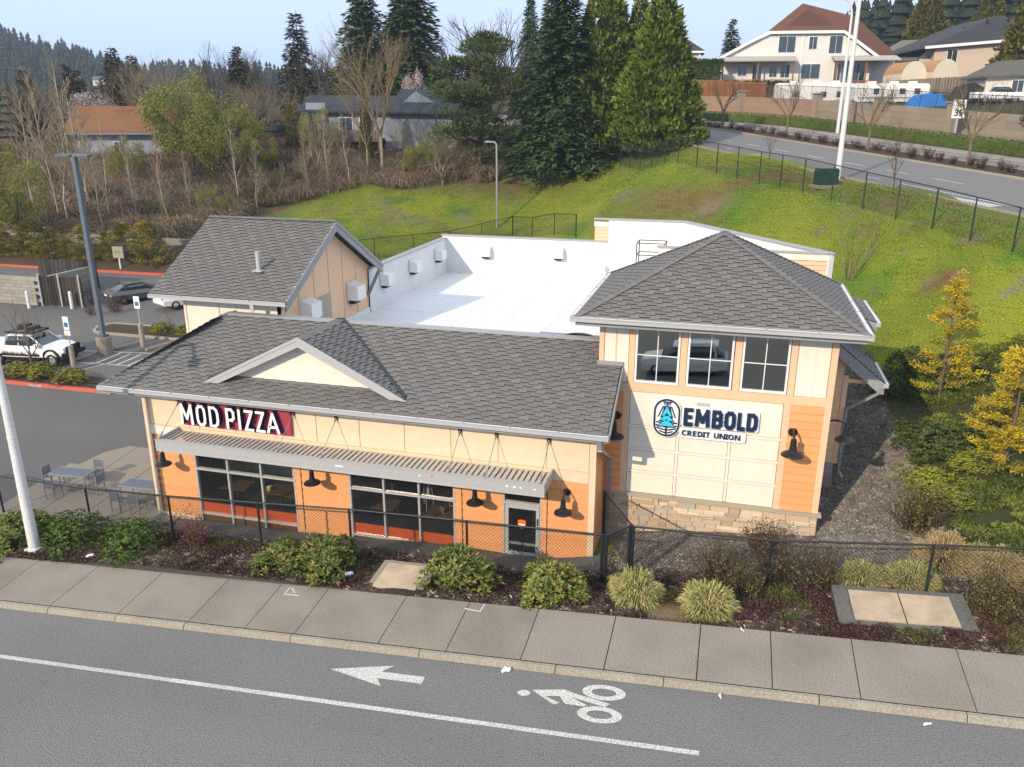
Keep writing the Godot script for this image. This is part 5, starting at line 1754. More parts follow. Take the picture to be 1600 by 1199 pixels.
func pickup(t: Node3D) -> void:
	# front towards +x
	var b := MB.new()
	loft(b, [[-3.3, .62, 1.25, .88, .86], [-3.2, .58, 1.28, .94, .9], [-.4, .55, 1.28, .95, .92], [1.1, .58, 1.30, .95, .9], [2.0, .62, 1.26, .95, .84], [2.55, .68, 1.12, .86, .7]])
	part(b, "body", M.car_white, t)
	b = MB.new()
	loft(b, [[-1.35, 1.26, 1.34, .88, .82], [-1.1, 1.25, 1.80, .88, .70], [.35, 1.25, 1.82, .88, .70], [1.2, 1.25, 1.32, .88, .80]])
	part(b, "cabin_glass", M.car_glass, t)
	b = MB.new()
	loft(b, [[-1.2, 1.78, 1.86, .74, .68], [-.4, 1.82, 1.90, .76, .7], [.42, 1.80, 1.86, .74, .68]])
	part(b, "roof", M.car_white, t)
	for s in [-1.0, 1.0]:
		b = MB.new()
		b.bar(Vector3(-.35, 1.26, s * .9), Vector3(-.4, 1.84, s * .74), .04, .09)
		b.bar(Vector3(1.15, 1.28, s * .87), Vector3(.4, 1.84, s * .72), .05, .07)
		b.bar(Vector3(-1.25, 1.26, s * .9), Vector3(-1.15, 1.84, s * .74), .05, .16)
		part(b, "pillar", M.car_white, t)
		bx("headlight", M.lens, t, 2.3, 2.52, 1.0, 1.14, s * .52, s * .82)
		bx("mirror", M.car_white, t, .85, 1.1, 1.26, 1.44, s * .95, s * 1.18)
		bx("side_step", M.black_metal, t, -1.2, 1.0, .42, .52, s * .88, s * 1.0)
		b = MB.new()
		var ar := []
		for i in 9: ar.append(Vector3(1.75 + .52 * cos(PI * i / 8), .55 + .52 * sin(PI * i / 8), s * .965))
		b.tube(ar, [.07, .07, .07, .07, .07, .07, .07, .07, .07], 6)
		part(b, "wheel_arch", M.black_metal, t)
	# forest silhouette along the door foot
	b = MB.new()
	var x := -2.0
	while x < .9:
		var w := R.randf_range(.08, .16)
		b.prism([Vector2(x, .64), Vector2(x + w, .64), Vector2(x + w * .5, .64 + R.randf_range(.12, .34))], .972, .976)
		x += w * .8
	b.prism([Vector2(-2.0, .62), Vector2(.9, .62), Vector2(.9, .70), Vector2(-2.0, .72)], .9755, .979)
	part(b, "forest_decal", M.black_metal, t)
	b = MB.new()
	b.bb(2.45, 2.75, .62, .85, -.9, .9)
	b.bb(2.55, 2.66, .85, 1.2, -.62, .62)
	b.tube([Vector3(2.7, .8, -.5), Vector3(2.74, 1.28, -.4), Vector3(2.74, 1.28, .4), Vector3(2.7, .8, .5)], [.04, .04, .04, .04], 6)
	part(b, "front_bumper", M.black_metal, t)
	b = MB.new()
	for z in [-.68, .68]: b.bar(Vector3(-1.3, 2.02, z), Vector3(.6, 2.02, z), .05, .09)
	for i in 8: b.bar(Vector3(-1.25 + i * .26, 2.0, -.68), Vector3(-1.25 + i * .26, 2.0, .68), .06, .03)
	b.bb(.5, .66, 1.95, 2.08, -.66, .66)
	b.bb(-.9, -.3, 2.05, 2.35, -.5, .1); b.bb(-.1, .3, 2.05, 2.3, -.4, .4)
	part(b, "roof_rack", M.black_metal, t)
	wheels(t, [-1.9, 1.75], .95, .41)

func enclosure() -> void:
	var e := thing("bin_enclosure", "pale block bin enclosure with dark weathered wooden gates in the car park", "enclosure")
	var bc := Color(.46, .43, .38)
	for r in 8:
		for i in 7:
			var b := MB.new()
			b.box(lot(-34.6 + i * .8 + (.4 if r % 2 else 0.0), -24.4, .15 + r * .27), Vector3(.785, .255, .3), bc * R.randf_range(.85, 1.08))
			part(b, "block", M.block, e)
	for r in 8:
		for i in 6:
			var b := MB.new()
			b.box(Vector3(-28.9, lot(0, -24.6).y + .15 + r * .27, -24.9 - i * .8 - (.4 if r % 2 else 0.0)), Vector3(.3, .255, .785), bc * R.randf_range(.8, 1.05))
			part(b, "block", M.block, e)
	for i in 14:
		var b := MB.new()
		var p := lot(-33.8 + i * .42, -29.4, 1.15)
		b.box(p, Vector3(.38, 2.2, .06), Color(.05, .045, .045) * R.randf_range(.6, 2.0))
		part(b, "rear_board", M.board, e)
	# gates along the diagonal opening
	for i in 13:
		var b := MB.new()
		var f := i / 12.0
		b.box(lot(-29.0 + 3.4 * f, -24.4 - .3 * f, 1.2 + R.randf_range(-.06, .06)), Vector3(.245, 2.2, .05), Color(.07, .06, .055) * R.randf_range(.5, 1.6), Basis(Vector3.UP, .09))
		part(b, "gate_board", M.board, e)
	for f in [0.0, .5, 1.0]:
		var b := MB.new()
		b.tube([lot(-29.0 + 3.4 * f, -24.3 - .3 * f, 0), lot(-29.0 + 3.4 * f, -24.3 - .3 * f, 2.5)], [.07, .07], 8)
		part(b, "gate_post", M.steel, e)
	var bo := thing("bollard", "white painted steel bollard in front of the bin enclosure gate", "bollard", lot(-26.2, -24.2), 0, "white bollards")
	var m := MB.new()
	m.lathe(Vector3.ZERO, [Vector2(.12, 0), Vector2(.12, 1.25), Vector2(.08, 1.32), Vector2(0, 1.34)], 12)
	part(m, "post", M.white_paint, bo)
	copy(bo, lot(-29.6, -23.6), 0, Vector3.ONE, "white painted steel bollard beside the pale block wall")

# chain-link fence along a list of post feet
func chain(called: String, label: String, pts: Array, h: float, every: float, sp := .13, wr := .0048, thick_ends := true) -> Node3D:
	var f := thing(called, label, "fence")
	var rail := MB.new()
	var wire := MB.new()
	var feet := []
	for i in pts.size() - 1:
		var a: Vector3 = pts[i]
		var b: Vector3 = pts[i + 1]
		var n := maxi(1, int(round(a.distance_to(b) / every)))
		for k in n: feet.append(a.lerp(b, k / float(n)))
	feet.append(pts[pts.size() - 1])
	for i in feet.size():
		var p: Vector3 = feet[i]
		var m := MB.new()
		var r := .055 if thick_ends and (i == 0 or i == feet.size() - 1) else .042
		m.tube([p - Vector3(0, .15, 0), p + Vector3(0, h + .02, 0)], [r, r], 8)
		part(m, "post", M.fence_black, f)
		if i == feet.size() - 1: break
		var q: Vector3 = feet[i + 1]
		rail.tube([p + Vector3(0, h, 0), q + Vector3(0, h, 0)], [.033, .033], 6)
		var L := Vector2(q.x - p.x, q.z - p.z).length()
		var hh := h - .05
		# two families of slanting wires
		for s in [0, 1]:
			var t := -hh
			while t < L:
				var x0 := maxf(t, 0)
				var x1 := minf(t + hh, L)
				var y0 := x0 - t
				var y1 := x1 - t
				if s == 1:
					y0 = hh - y0
					y1 = hh - y1
				var A := p.lerp(q, x0 / L) + Vector3(0, y0 + .03, 0)
				var C := p.lerp(q, x1 / L) + Vector3(0, y1 + .03, 0)
				wire.tube([A, C], [wr, wr], 3, Color.WHITE, false)
				t += sp
	part(rail, "top_rail", M.fence_black, f)
	stuff(part(wire, "wire_mesh", M.fence_black, f))
	return f
func fences() -> void:
	var A := []
	for q in [[-10.5, 1.27], [-6.4, 1.26], [-2.05, 1.24]]: A.append(Vector3(q[0], q[1] - 1.72, 1.5))
	for q in [[2.79, 2.06], [6.47, 2.28], [9.99, 2.50], [14.18, 2.65], [18.63, 2.80]]: A.append(Vector3(q[0], q[1] - 1.67, 2.7))
	var f1 := chain("chain_link_fence", "black chain-link fence in front of the restaurant windows", A, 1.67, 5.0)
	f1.set_meta("label", "black chain-link fence in front of the restaurant windows and patio")
	chain("chain_link_fence", "black chain-link fence in front of the credit union stone base", [Vector3(19.52, 1.38, 2.3), Vector3(23.65, 1.50, 2.3), Vector3(27.99, 2.0, 2.3), Vector3(32.5, 2.5, 2.35), Vector3(37, 2.85, 2.4), Vector3(42, 3.2, 2.4)], 1.63, 5.0)
	chain("chain_link_gate", "narrow black chain-link gate between the two front fence runs", [Vector3(18.75, 1.13, 2.7), Vector3(19.42, 1.36, 2.32)], 1.67, 3.0)
	chain("chain_link_fence", "short sloping chain-link return from the gate to the building corner", [Vector3(19.46, 1.38, 2.2), Vector3(18.1, .75, -1.2)], 1.62, 5.0)
	var Bp := []
	for q in [[8.0, -68.0], [12.2, -59.0], [16.5, -50.5], [20.0, -45.2], [23.3, -40.6], [26.2, -36.3], [29.5, -30.9], [32.6, -25.8], [35.4, -20.9], [38.6, -15.5], [42, -10.0]]: Bp.append(G(q[0], q[1]))
	chain("chain_link_fence", "long black chain-link fence along the top of the grass bank by the upper street", Bp, 2.25, 3.4, .22, .0065)
	var Cp := []
	for q in [[-19, -31.5], [-14.9, -35.5], [-9.5, -42.5], [-4.5, -48.8], [.2, -54.6]]: Cp.append(G(q[0], q[1]))
	chain("chain_link_fence", "black chain-link fence at the foot of the grass slope behind the flat roof", Cp, 1.9, 4.2, .22, .0065)
	chain("chain_link_fence", "black chain-link fence turning towards the building below the grass slope", [G(.2, -54.6), G(3.0, -51.5), G(5.8, -48.6), G(8.4, -45.6)], 1.9, 3.0, .22, .0065)
	chain("chain_link_fence", "black chain-link fence on the retaining wall below the brambles", [Vector3(-46, 4.2, -39.7), Vector3(-24, 3.9, -39.8), Vector3(-19, 2.9, -37)], 1.5, 4.0, .22, .0065)
	# rear lamp
	var lp := thing("parking_light", "slim grey car park light standing behind the white flat roof", "lamp post", G(-1.97, -56.4))
	var b := MB.new()
	b.tube([Vector3(0, -.2, 0), Vector3(0, 8.3, 0)], [.13, .11], 8)
	b.tube([Vector3(0, 8.3, 0), Vector3(-.25, 8.55, 0), Vector3(-1.1, 8.6, 0)], [.11, .09, .08], 8)
	part(b, "pole", M.grey_metal, lp)
	bx("lamp_head", M.grey_metal, lp, -1.2, -.4, 8.5, 8.62, -.18, .18)
	# light poles on the upper street
	for q in [[36.5, -1.3, 14.8, "tall white street light pole beside the green cabinet on the upper street", 0], [67.5, 20.3, 12.6, "white street light with curved arm in front of the upper street wall", 1]]:
		var sl := thing("street_light", q[3], "street light", up(q[0], q[1], .1))
		b = MB.new()
		b.tube([Vector3(0, 0, 0), Vector3(0, q[2], 0)], [.21, .12], 10)
		if q[4] == 1:
			b.tube([Vector3(0, q[2], 0), Vector3(-.3, q[2] + 1.2, 0), Vector3(-1.6, q[2] + 1.9, 0), Vector3(-4.0, q[2] + 1.7, 0)], [.12, .11, .1, .08], 8)
		part(b, "pole", M.lamp_pole, sl)
		bx("lamp_head", M.grey_metal, sl, -4.6 if q[4] == 1 else -.5, -3.8 if q[4] == 1 else .5, q[2] + (1.6 if q[4] == 1 else 0.0), q[2] + (1.75 if q[4] == 1 else .15), -.18, .18)
		bx("base_plate", M.concrete, sl, -.35, .35, -.3, .12, -.35, .35)
	var cb := thing("utility_cabinet", "dark green utility cabinet on a concrete pad beside the bank-top fence", "cabinet", G(27.7, -36.9, .05), .45)
	cb.scale = Vector3(.74, .74, .74)
	b = MB.new()
	b.prism([Vector2(-.95, 0), Vector2(.95, 0), Vector2(.95, 1.35), Vector2(.85, 1.55), Vector2(-.85, 1.55), Vector2(-.95, 1.35)], -.6, .6)
	part(b, "cabinet", mat("dark_green", Color(.02, .06, .045), .5, .1), cb)
	bx("pad", M.concrete, cb, -1.2, 1.2, -.3, .04, -.9, .9)
	bx("door_seam", M.black_metal, cb, -.01, .01, .1, 1.3, .6, .606)

func leaf(b: MB, p: Vector3, d: Vector3, side: Vector3, ln: float, wd: float, col: Color) -> void:
	b.quad(p, p + d * ln * .45 + side * wd * .5, p + d * ln, p + d * ln * .45 - side * wd * .5, col)
func rdir() -> Vector3:
	var z := R.randf_range(-1, 1)
	var a := R.randf() * TAU
	var r := sqrt(1 - z * z)
	return Vector3(r * cos(a), z, r * sin(a))
func vary(c: Color, k: float) -> Color:
	var f := R.randf_range(1 - k, 1 + k)
	return Color(c.r * f * R.randf_range(.92, 1.08), c.g * f, c.b * f * R.randf_range(.85, 1.15))
func plant(called: String, label: String, cat: String, at: Vector3, turn: float, group: String) -> Node3D:
	return thing(called, label, cat, at, turn, group)

# drooping whorled conifer of unit 10 m height
func make_fir(t: Node3D, rad: float, c1: Color, c2: Color, levels: int, spray: float, open := 0.0) -> void:
	var tr := MB.new()
	tr.tube([Vector3(0, -.4, 0), Vector3(0, 3, 0), Vector3(0, 9.8, 0)], [.2, .14, .02], 7, Color.WHITE)
	part(tr, "trunk", M.bark, t)
	var b := MB.new()
	for l in levels:
		var f := l / float(levels)
		var y := lerpf(.5, 9.7, f)
		var k := 5 + int((1 - f) * 5)
		for i in k:
			if R.randf() < open: continue
			var a := TAU * (i + R.randf_range(-.35, .35)) / k + l * 1.7
			var L := rad * pow(1 - f, .85) * R.randf_range(.65, 1.12) + .15
			var d := Vector3(cos(a), 0, sin(a))
			var sd := Vector3(-d.z, 0, d.x)
			var n := maxi(3, int(L / .14))
			var tone := mixc(c1, c2, R.randf())
			for s in n:
				var q := (s + .5) / n
				var p := d * L * q + Vector3(0, y + .25 * q - .75 * q * q * L * .55 + R.randf_range(-.05, .05), 0)
				var w := L * .30 * (1 - q * .6) + .1
				for e in 4:
					var dd := (d * R.randf_range(.5, 1.0) + sd * R.randf_range(-1, 1) + Vector3(0, R.randf_range(-.55, .12), 0)).normalized()
					leaf(b, p + sd * R.randf_range(-w, w) * .6, dd, (dd.cross(Vector3.UP) + Vector3(0, R.randf_range(-.5, .5), 0)).normalized(), spray * R.randf_range(.7, 1.3), spray * .42, vary(tone, .22))
	part(b, "crown", M.needle, t)
# dense conical cedar with upright fans
func make_cedar(t: Node3D, rad: float, c1: Color, c2: Color, n: int, spray: float) -> void:
	var tr := MB.new()
	tr.tube([Vector3(0, -.4, 0), Vector3(0, 9, 0)], [.18, .03], 7)
	part(tr, "trunk", M.bark, t)
	var b := MB.new()
	var sd := R.randf() * 90
	for i in n:
		var f := 1.0 - sqrt(R.randf())
		var a := R.randf() * TAU
		var lump := N1.get_noise_3d(cos(a) * 1.3 + sd, f * 7.0, sin(a) * 1.3)
		var lm2 := N1.get_noise_3d(cos(a) * 3.5, f * 18.0 + sd, sin(a) * 3.5)
		var rr := rad * (1 - pow(f, 1.35)) * (.72 + .28 * minf(1, f * 8)) * (1 + lump * .42 + lm2 * .22) * R.randf_range(.8, 1.03) + .06
		var p := Vector3(cos(a) * rr, .1 + f * 9.6 + R.randf_range(-.1, .1), sin(a) * rr)
		var out := Vector3(cos(a), 0, sin(a))
		var d := (Vector3.UP * R.randf_range(.3, 1.0) + out * R.randf_range(.3, 1.0) + rdir() * .4).normalized()
		leaf(b, p, d, d.cross(out + rdir() * .8).normalized(), spray * R.randf_range(.6, 1.2), spray * .48, vary(mixc(c1, c2, .5 + lump * .9 + R.randf_range(-.25, .25)), .2))
	part(b, "crown", M.needle, t)
# spreading pine with flat tufted layers
func make_pine(t: Node3D, c1: Color, c2: Color) -> void:
	var tr := MB.new()
	var b := MB.new()
	tr.tube([Vector3(0, -.4, 0), Vector3(.2, 4, 0), Vector3(0, 9, .2)], [.22, .16, .05], 7)
	for i in 46:
		var y := R.randf_range(1.2, 9.4)
		var a := R.randf() * TAU
		var L := R.randf_range(1.6, 4.2) * (1.15 - absf(y - 4.5) * .12)
		var e := Vector3(cos(a) * L, y + R.randf_range(-.2, .7), sin(a) * L)
		tr.tube([Vector3(0, y - .4, 0), e * Vector3(.5, 1, .5) + Vector3(0, -.25, 0), e], [.07, .05, .02], 4, Color.WHITE, false)
		for k in 5:
			var ce := e * Vector3(.45 + .14 * k, 1, .45 + .14 * k) + Vector3(R.randf_range(-.5, .5), R.randf_range(-.1, .35), R.randf_range(-.5, .5))
			var tone := mixc(c1, c2, R.randf())
			for s in 70:
				var o := rdir()
				var p := ce + Vector3(o.x * .72, o.y * .26, o.z * .72)
				var d := (o + Vector3.UP * .9).normalized()
				leaf(b, p, d, d.cross(rdir()).normalized(), R.randf_range(.2, .36), .09, vary(tone, .22))
	part(tr, "trunk", M.bark, t)
	part(b, "crown", M.needle, t)
func limb(b: MB, p: Vector3, d: Vector3, L: float, r: float, depth: int, col: Color, wild: float, k: int) -> void:
	var q := p + d * L * .5 + rdir() * L * .06
	var e := q + (d + rdir() * .18 * wild).normalized() * L * .5
	b.tube([p, q, e], [r, r * .82, r * .62], 5 if depth > 3 else 3, col, false)
	if depth == 0: return
	for i in k:
		var nd := (d + rdir() * wild * R.randf_range(.6, 1.0) + Vector3.UP * .18).normalized()
		limb(b, e if i < 2 else q, nd, L * R.randf_range(.62, .86), r * R.randf_range(.5, .64), depth - 1, col, wild, k)
# leafless broadleaf, 10 m
func make_bare(t: Node3D, col: Color, twig: Color, wild: float, depth: int, trunk_r := .2, first := 2.6) -> void:
	var b := MB.new()
	b.tube([Vector3(0, -.4, 0), Vector3(.05, first * .5, 0), Vector3(0, first, 0)], [trunk_r, trunk_r * .85, trunk_r * .75], 7, col)
	part(b, "trunk", M.twig, t)
	var c := MB.new()
	for i in 4:
		var a := TAU * i / 4 + R.randf()
		limb(c, Vector3(0, first - R.randf() * .6, 0), (Vector3(cos(a), 0, sin(a)) * wild * .8 + Vector3.UP * 1.1).normalized(), 2.3, trunk_r * .6, depth, twig, wild, 3)
	part(c, "crown", M.twig, t)
# slim birch-like sapling, 10 m
func make_sapling(t: Node3D, col: Color, twig: Color) -> void:
	var b := MB.new()
	var lean := Vector3(R.randf_range(-1.6, -.2), 10, R.randf_range(-.6, .6))
	b.tube([Vector3(0, -.4, 0), lean * .25 + Vector3(.18, 0, .1), lean * .55 + Vector3(-.1, 0, 0), lean], [.085, .07, .05, .012], 6, col)
	part(b, "trunk", M.twig, t)
	var c := MB.new()
	for i in 40:
		var f := R.randf_range(.18, .97)
		var a := R.randf() * TAU
		limb(c, lean * f, (Vector3(cos(a), 0, sin(a)) * .75 + Vector3.UP * 1.2).normalized(), 1.35 * (1.2 - f), .034, 2, twig, .55, 2)
	part(c, "crown", M.twig, t)
# leafy crown on limbs, 10 m
func make_leafy(t: Node3D, c1: Color, c2: Color, n: int, spread: float, lf: float) -> void:
	var b := MB.new()
	b.tube([Vector3(0, -.4, 0), Vector3(.1, 3.4, 0)], [.2, .12], 6, Color(.10, .08, .06))
	var cl := []
	for i in 40:
		var o := rdir()
		cl.append([Vector3(o.x * spread, 5.6 + o.y * 3.4, o.z * spread), R.randf_range(.6, 1.35), mixc(c1, c2, R.randf())])
		if i % 2 == 0: b.tube([Vector3(.1, 3.0, 0), cl[i][0] * Vector3(.5, .8, .5), cl[i][0]], [.06, .04, .015], 4, Color(.10, .08, .06), false)
	part(b, "trunk", M.twig, t)
	var c := MB.new()
	for i in n:
		var L = cl[R.randi() % cl.size()]
		var p: Vector3 = L[0] + rdir() * L[1] * pow(R.randf(), .4)
		if p.y < .1: continue
		var d := rdir()
		leaf(c, p, d, d.cross(rdir()).normalized(), lf * R.randf_range(.6, 1.3), lf * .5, vary(L[2], .2))
	part(c, "crown", M.leaf, t)
# shrub about 1 m high of whorled leaves
func make_shrub(t: Node3D, rad: float, ht: float, n: int, ll: float, lw: float, cols: Array, droop := .2) -> void:
	var st := MB.new()
	for i in 14:
		var a := R.randf() * TAU
		st.tube([Vector3(0, -.05, 0), Vector3(cos(a) * rad * .4, ht * .4, sin(a) * rad * .4), Vector3(cos(a) * rad * .75, ht * R.randf_range(.5, .8), sin(a) * rad * .75)], [.02, .014, .006], 4, Color(.08, .06, .04), false)
	part(st, "stems", M.twig, t)
	var b := MB.new()
	for i in n:
		var a := R.randf() * TAU
		var e := sqrt(R.randf())
		var k := 1.0 + .28 * sin(a * 3 + rad * 9) + .18 * sin(a * 7)
		var y := ht * sqrt(maxf(0, 1 - e * e)) * R.randf_range(.55, 1.05) + .05
		var p := Vector3(cos(a) * e * rad * k, y, sin(a) * e * rad * k)
		var out := (Vector3(p.x, p.y * .7, p.z)).normalized()
		var col: Color = cols[R.randi() % cols.size()]
		for j in 6:
			var aa := TAU * j / 6 + R.randf()
			var d := (out * .6 + Vector3(cos(aa), R.randf_range(-droop, .5), sin(aa))).normalized()
			leaf(b, p, d, d.cross(out + rdir() * .3).normalized(), ll * R.randf_range(.7, 1.2), lw, vary(col, .18))
	part(b, "leaves", M.leaf, t)
func make_tuft(t: Node3D, rad: float, ht: float, n: int, cols: Array, fall: float) -> void:
	var b := MB.new()
	for i in n:
		var o := rdir()
		o.y = absf(o.y) * .9 + .12
		o = o.normalized()
		var r0 := rad * R.randf_range(.3, .75)
		var p := Vector3(o.x * r0, maxf(0, o.y) * ht * .55, o.z * r0)
		var q := Vector3(o.x * rad, o.y * ht, o.z * rad) * R.randf_range(.8, 1.12) * (1.0 + .35 * N1.get_noise_3d(o.x * 1.6 + rad * 9, o.y * 1.6, o.z * 1.6))
		var s := q - p
		var tip := q + Vector3(o.x, -fall, o.z) * R.randf_range(.05, .16)
		var sd := s.cross(rdir()).normalized() * .012
		var col: Color = vary(cols[R.randi() % cols.size()], .22)
		b.quad(p - sd, q - sd * .7, q + sd * .7, p + sd, col)
		b.tri(q - sd * .7, tip, q + sd * .7, col)
	part(b, "blades", M.blade, t)
func make_twiggy(t: Node3D, n: int, ht: float, spread: float, stem: Color, cols: Array, leaves: int) -> void:
	var c := MB.new()
	var tips := []
	for i in n:
		var a := R.randf() * TAU
		var d := (Vector3(cos(a), 0, sin(a)) * spread * R.randf() + Vector3.UP).normalized()
		var e := d * ht * R.randf_range(.6, 1.1)
		var m := e * .5 + rdir() * .08 * ht
		var o := Vector3(cos(a), 0, sin(a)) * ht * .3 * R.randf()
		e += o * .6
		m += o
		c.tube([o, m, e], [.014, .009, .003], 3, vary(stem, .25), false)
		tips.append([m, e])
	part(c, "stems", M.twig, t)
	if leaves == 0: return
	var b := MB.new()
	for i in leaves:
		var q = tips[R.randi() % tips.size()]
		var p: Vector3 = q[0].lerp(q[1], R.randf_range(-.8, 1.0)) + rdir() * .09 * ht
		var d := rdir()
		leaf(b, p, d, d.cross(rdir()).normalized(), R.randf_range(.07, .14), .045, vary(cols[R.randi() % cols.size()], .25))
	part(b, "leaves", M.leaf, t)
# golden layered conifer, about 3 m
func make_gold(t: Node3D, ht: float, rad: float, cols: Array) -> void:
	var tr := MB.new()
	var b := MB.new()
	tr.tube([Vector3(0, -.2, 0), Vector3(.06, ht * .5, .05), Vector3(0, ht * .95, 0)], [.07, .05, .015], 6, Color(.2, .15, .11))
	for i in 58:
		var f := R.randf_range(.06, .98)
		var a := R.randf() * TAU
		var L := rad * (1.05 - f * .8) * R.randf_range(.5, 1.1)
		var e := Vector3(cos(a) * L, f * ht + L * .25, sin(a) * L)
		tr.tube([Vector3(0, f * ht - .1, 0), e], [.025, .008], 3, Color(.2, .15, .11), false)
		var col: Color = cols[R.randi() % cols.size()]
		for k in 110:
			var p := Vector3(0, f * ht, 0).lerp(e, R.randf_range(.45, 1.1)) + rdir() * Vector3(.20, .09, .20)
			var d := (Vector3(cos(a), .35, sin(a)) + rdir() * .9).normalized()
			leaf(b, p, d, d.cross(rdir()).normalized(), R.randf_range(.07, .16), .05, vary(col, .2))
	part(tr, "trunk", M.twig, t)
	part(b, "crown", M.leaf, t)
func hedge_mesh(b: MB, P: Array, wd: float, ht: float, n: int, lf: float, cols: Array) -> void:
	for i in n:
		var f := R.randf() * (P.size() - 1)
		var k := int(f)
		var c: Vector3 = P[k].lerp(P[k + 1], f - k)
		var dr: Vector3 = (P[k + 1] - P[k]).normalized()
		var sd := Vector3(-dr.z, 0, dr.x)
		var top := R.randf() < .45
		var y := ht * (R.randf_range(.94, 1.04) if top else R.randf())
		var s := wd * .5 * (R.randf_range(-1, 1) if top else (1.0 if R.randf() < .5 else -1.0) * R.randf_range(.9, 1.06))
		s += .06 * sin(f * 40)
		var d := rdir()
		leaf(b, c + sd * s + Vector3(0, y + .05 * sin(f * 23), 0), d, d.cross(rdir()).normalized(), lf * R.randf_range(.7, 1.3), lf * .55, vary(cols[R.randi() % cols.size()], .25))

func garden() -> void:
	var RH := [Color(.15, .21, .045), Color(.23, .27, .06), Color(.11, .16, .04), Color(.30, .28, .08)]
	var LA := [Color(.06, .12, .02), Color(.10, .19, .03), Color(.15, .23, .04)]
	var s := plant("leafy_shrub", "mid-green drooping-leaved shrub by the tall white light pole, nearest the car park", "shrub", G(-2.9, 4.0), 0, "evergreen shrubs along the pavement")
	make_shrub(s, 1.15, 1.15, 380, .23, .075, RH, .5)
	var rh := s
	s = plant("laurel_shrub", "dark glossy laurel shrub right of the white light pole", "shrub", G(-.7, 3.75), 0, "laurels along the pavement")
	make_shrub(s, 1.2, 1.2, 640, .12, .045, LA, .1)
	copy(s, G(2.0, 3.85), 2.0, Vector3(1.1, .85, .9), "dark glossy laurel shrub beside the red-leaved twiggy plant")
	copy(rh, G(8.2, 4.15), 1.0, Vector3(.75, .75, .7), "straggly leafy shrub with a yellowing tip behind the survey mark")
	copy(rh, G(9.8, 4.1), 2.2, Vector3(.85, 1.0, .75), "tall leafy shrub left of the single utility lid")
	copy(rh, G(14.35, 4.0), 3.1, Vector3(.9, 1.05, .75), "full leafy shrub right of the single utility lid")
	s = plant("dome_shrub", "neat yellow-green dome shrub in front of the shop door side wall", "shrub", G(17.35, 4.1), 0, "evergreen shrubs along the pavement")
	make_shrub(s, .92, 1.05, 480, .16, .07, [Color(.24, .28, .05), Color(.30, .33, .08), Color(.15, .20, .045), Color(.32, .27, .08)], .5)
	s = plant("red_leaf_plant", "wispy red-leaved heavenly bamboo in front of the first shop window", "plant", G(4.05, 3.1), 0, "")
	make_twiggy(s, 26, 1.45, .55, Color(.16, .09, .06), [Color(.22, .06, .06), Color(.28, .10, .08), Color(.18, .05, .06), Color(.22, .18, .05)], 420)
	# grass tufts
	s = plant("grass_tuft", "round ornamental grass tuft, green rim and straw crown, just right of the gate", "ornamental grass", G(19.85, 3.85), 0, "round ornamental grass tufts")
	make_tuft(s, .76, .86, 3400, [Color(.50, .41, .19), Color(.22, .27, .07), Color(.55, .46, .23), Color(.32, .33, .11)], .5)
	copy(s, G(21.95, 4.25), 1.4, Vector3(1.02, .95, 1.0), "round ornamental grass tuft beside the bare sandy patch")
	copy(s, G(26.35, 1.75), .7, Vector3(1.0, .8, .9), "green ornamental grass tuft behind the double vault lids, left of the pair")
	copy(s, G(27.75, 1.6), 2.7, Vector3(1.0, .75, .9), "green ornamental grass tuft behind the double vault lids, next to the fence post")
	s = plant("straw_grass", "tall straw-coloured ornamental grass behind the fence post near the gravel", "ornamental grass", G(28.9, .3), 0, "straw-coloured ornamental grasses")
	make_tuft(s, .78, 1.0, 3000, [Color(.46, .36, .20), Color(.40, .31, .16), Color(.33, .26, .12)], .6)
	copy(s, G(30.1, 1.0), 1.2, Vector3(1.1, .85, 1.0), "straw-coloured ornamental grass right of the fence post by the teal lid")
	# loose twiggy shrubs
	var OL := [Color(.15, .14, .045), Color(.19, .18, .05), Color(.12, .09, .045), Color(.22, .14, .06)]
	s = plant("twiggy_shrub", "loose olive twiggy shrub in front of the stone base, left one", "shrub", G(22.2, 1.9), 0, "loose twiggy shrubs by the right-hand fence")
	make_twiggy(s, 90, 1.35, .85, Color(.15, .10, .06), OL, 900)
	copy(s, G(23.9, 1.7), 2.0, Vector3(1.1, 1.15, 1.0), "loose reddish twiggy shrub in front of the stone base beside the fence post")
	copy(s, G(25.2, 1.9), 4.0, Vector3(1.0, 1.0, 1.0), "loose olive twiggy shrub at the corner of the stone base")
	copy(s, G(29.5, 3.2), 1.0, Vector3(1.15, .85, 1.0), "loose olive twiggy shrub right of the double vault lids")
	copy(s, G(28.6, -2.2), 3.0, Vector3(1.5, 1.2, 1.3), "broad brownish twiggy shrub at the edge of the gravel")
	copy(s, G(22.9, 2.9), 5.0, Vector3(.9, .8, .9), "pale-stemmed twiggy shrub between the grass tufts and the stone base")
	s = plant("rust_shrub", "rust-brown leaved shrub close against the stone base", "shrub", G(23.6, -.3), 0, "")
	make_twiggy(s, 60, 1.2, .9, Color(.12, .07, .05), [Color(.12, .045, .03), Color(.16, .07, .04), Color(.10, .05, .03)], 800)
	# right-hand planting: golden conifers and evergreen mounds
	var GO := [Color(.62, .46, .03), Color(.72, .53, .035), Color(.52, .43, .035), Color(.38, .35, .045)]
	s = plant("golden_conifer", "tall golden false cypress standing clear on the right of the planting", "conifer", G(32.0, -5.9), 0, "golden conifers on the slope")
	make_gold(s, 5.0, 1.5, GO)
	copy(s, G(31.5, -14.0), 2.0, Vector3(1.0, 1.18, 1.0), "golden false cypress with a bare middle higher up the slope")
	copy(s, G(32.8, -9.0), 4.0, Vector3(1.0, .72, 1.0), "bushy golden false cypress between the other two")
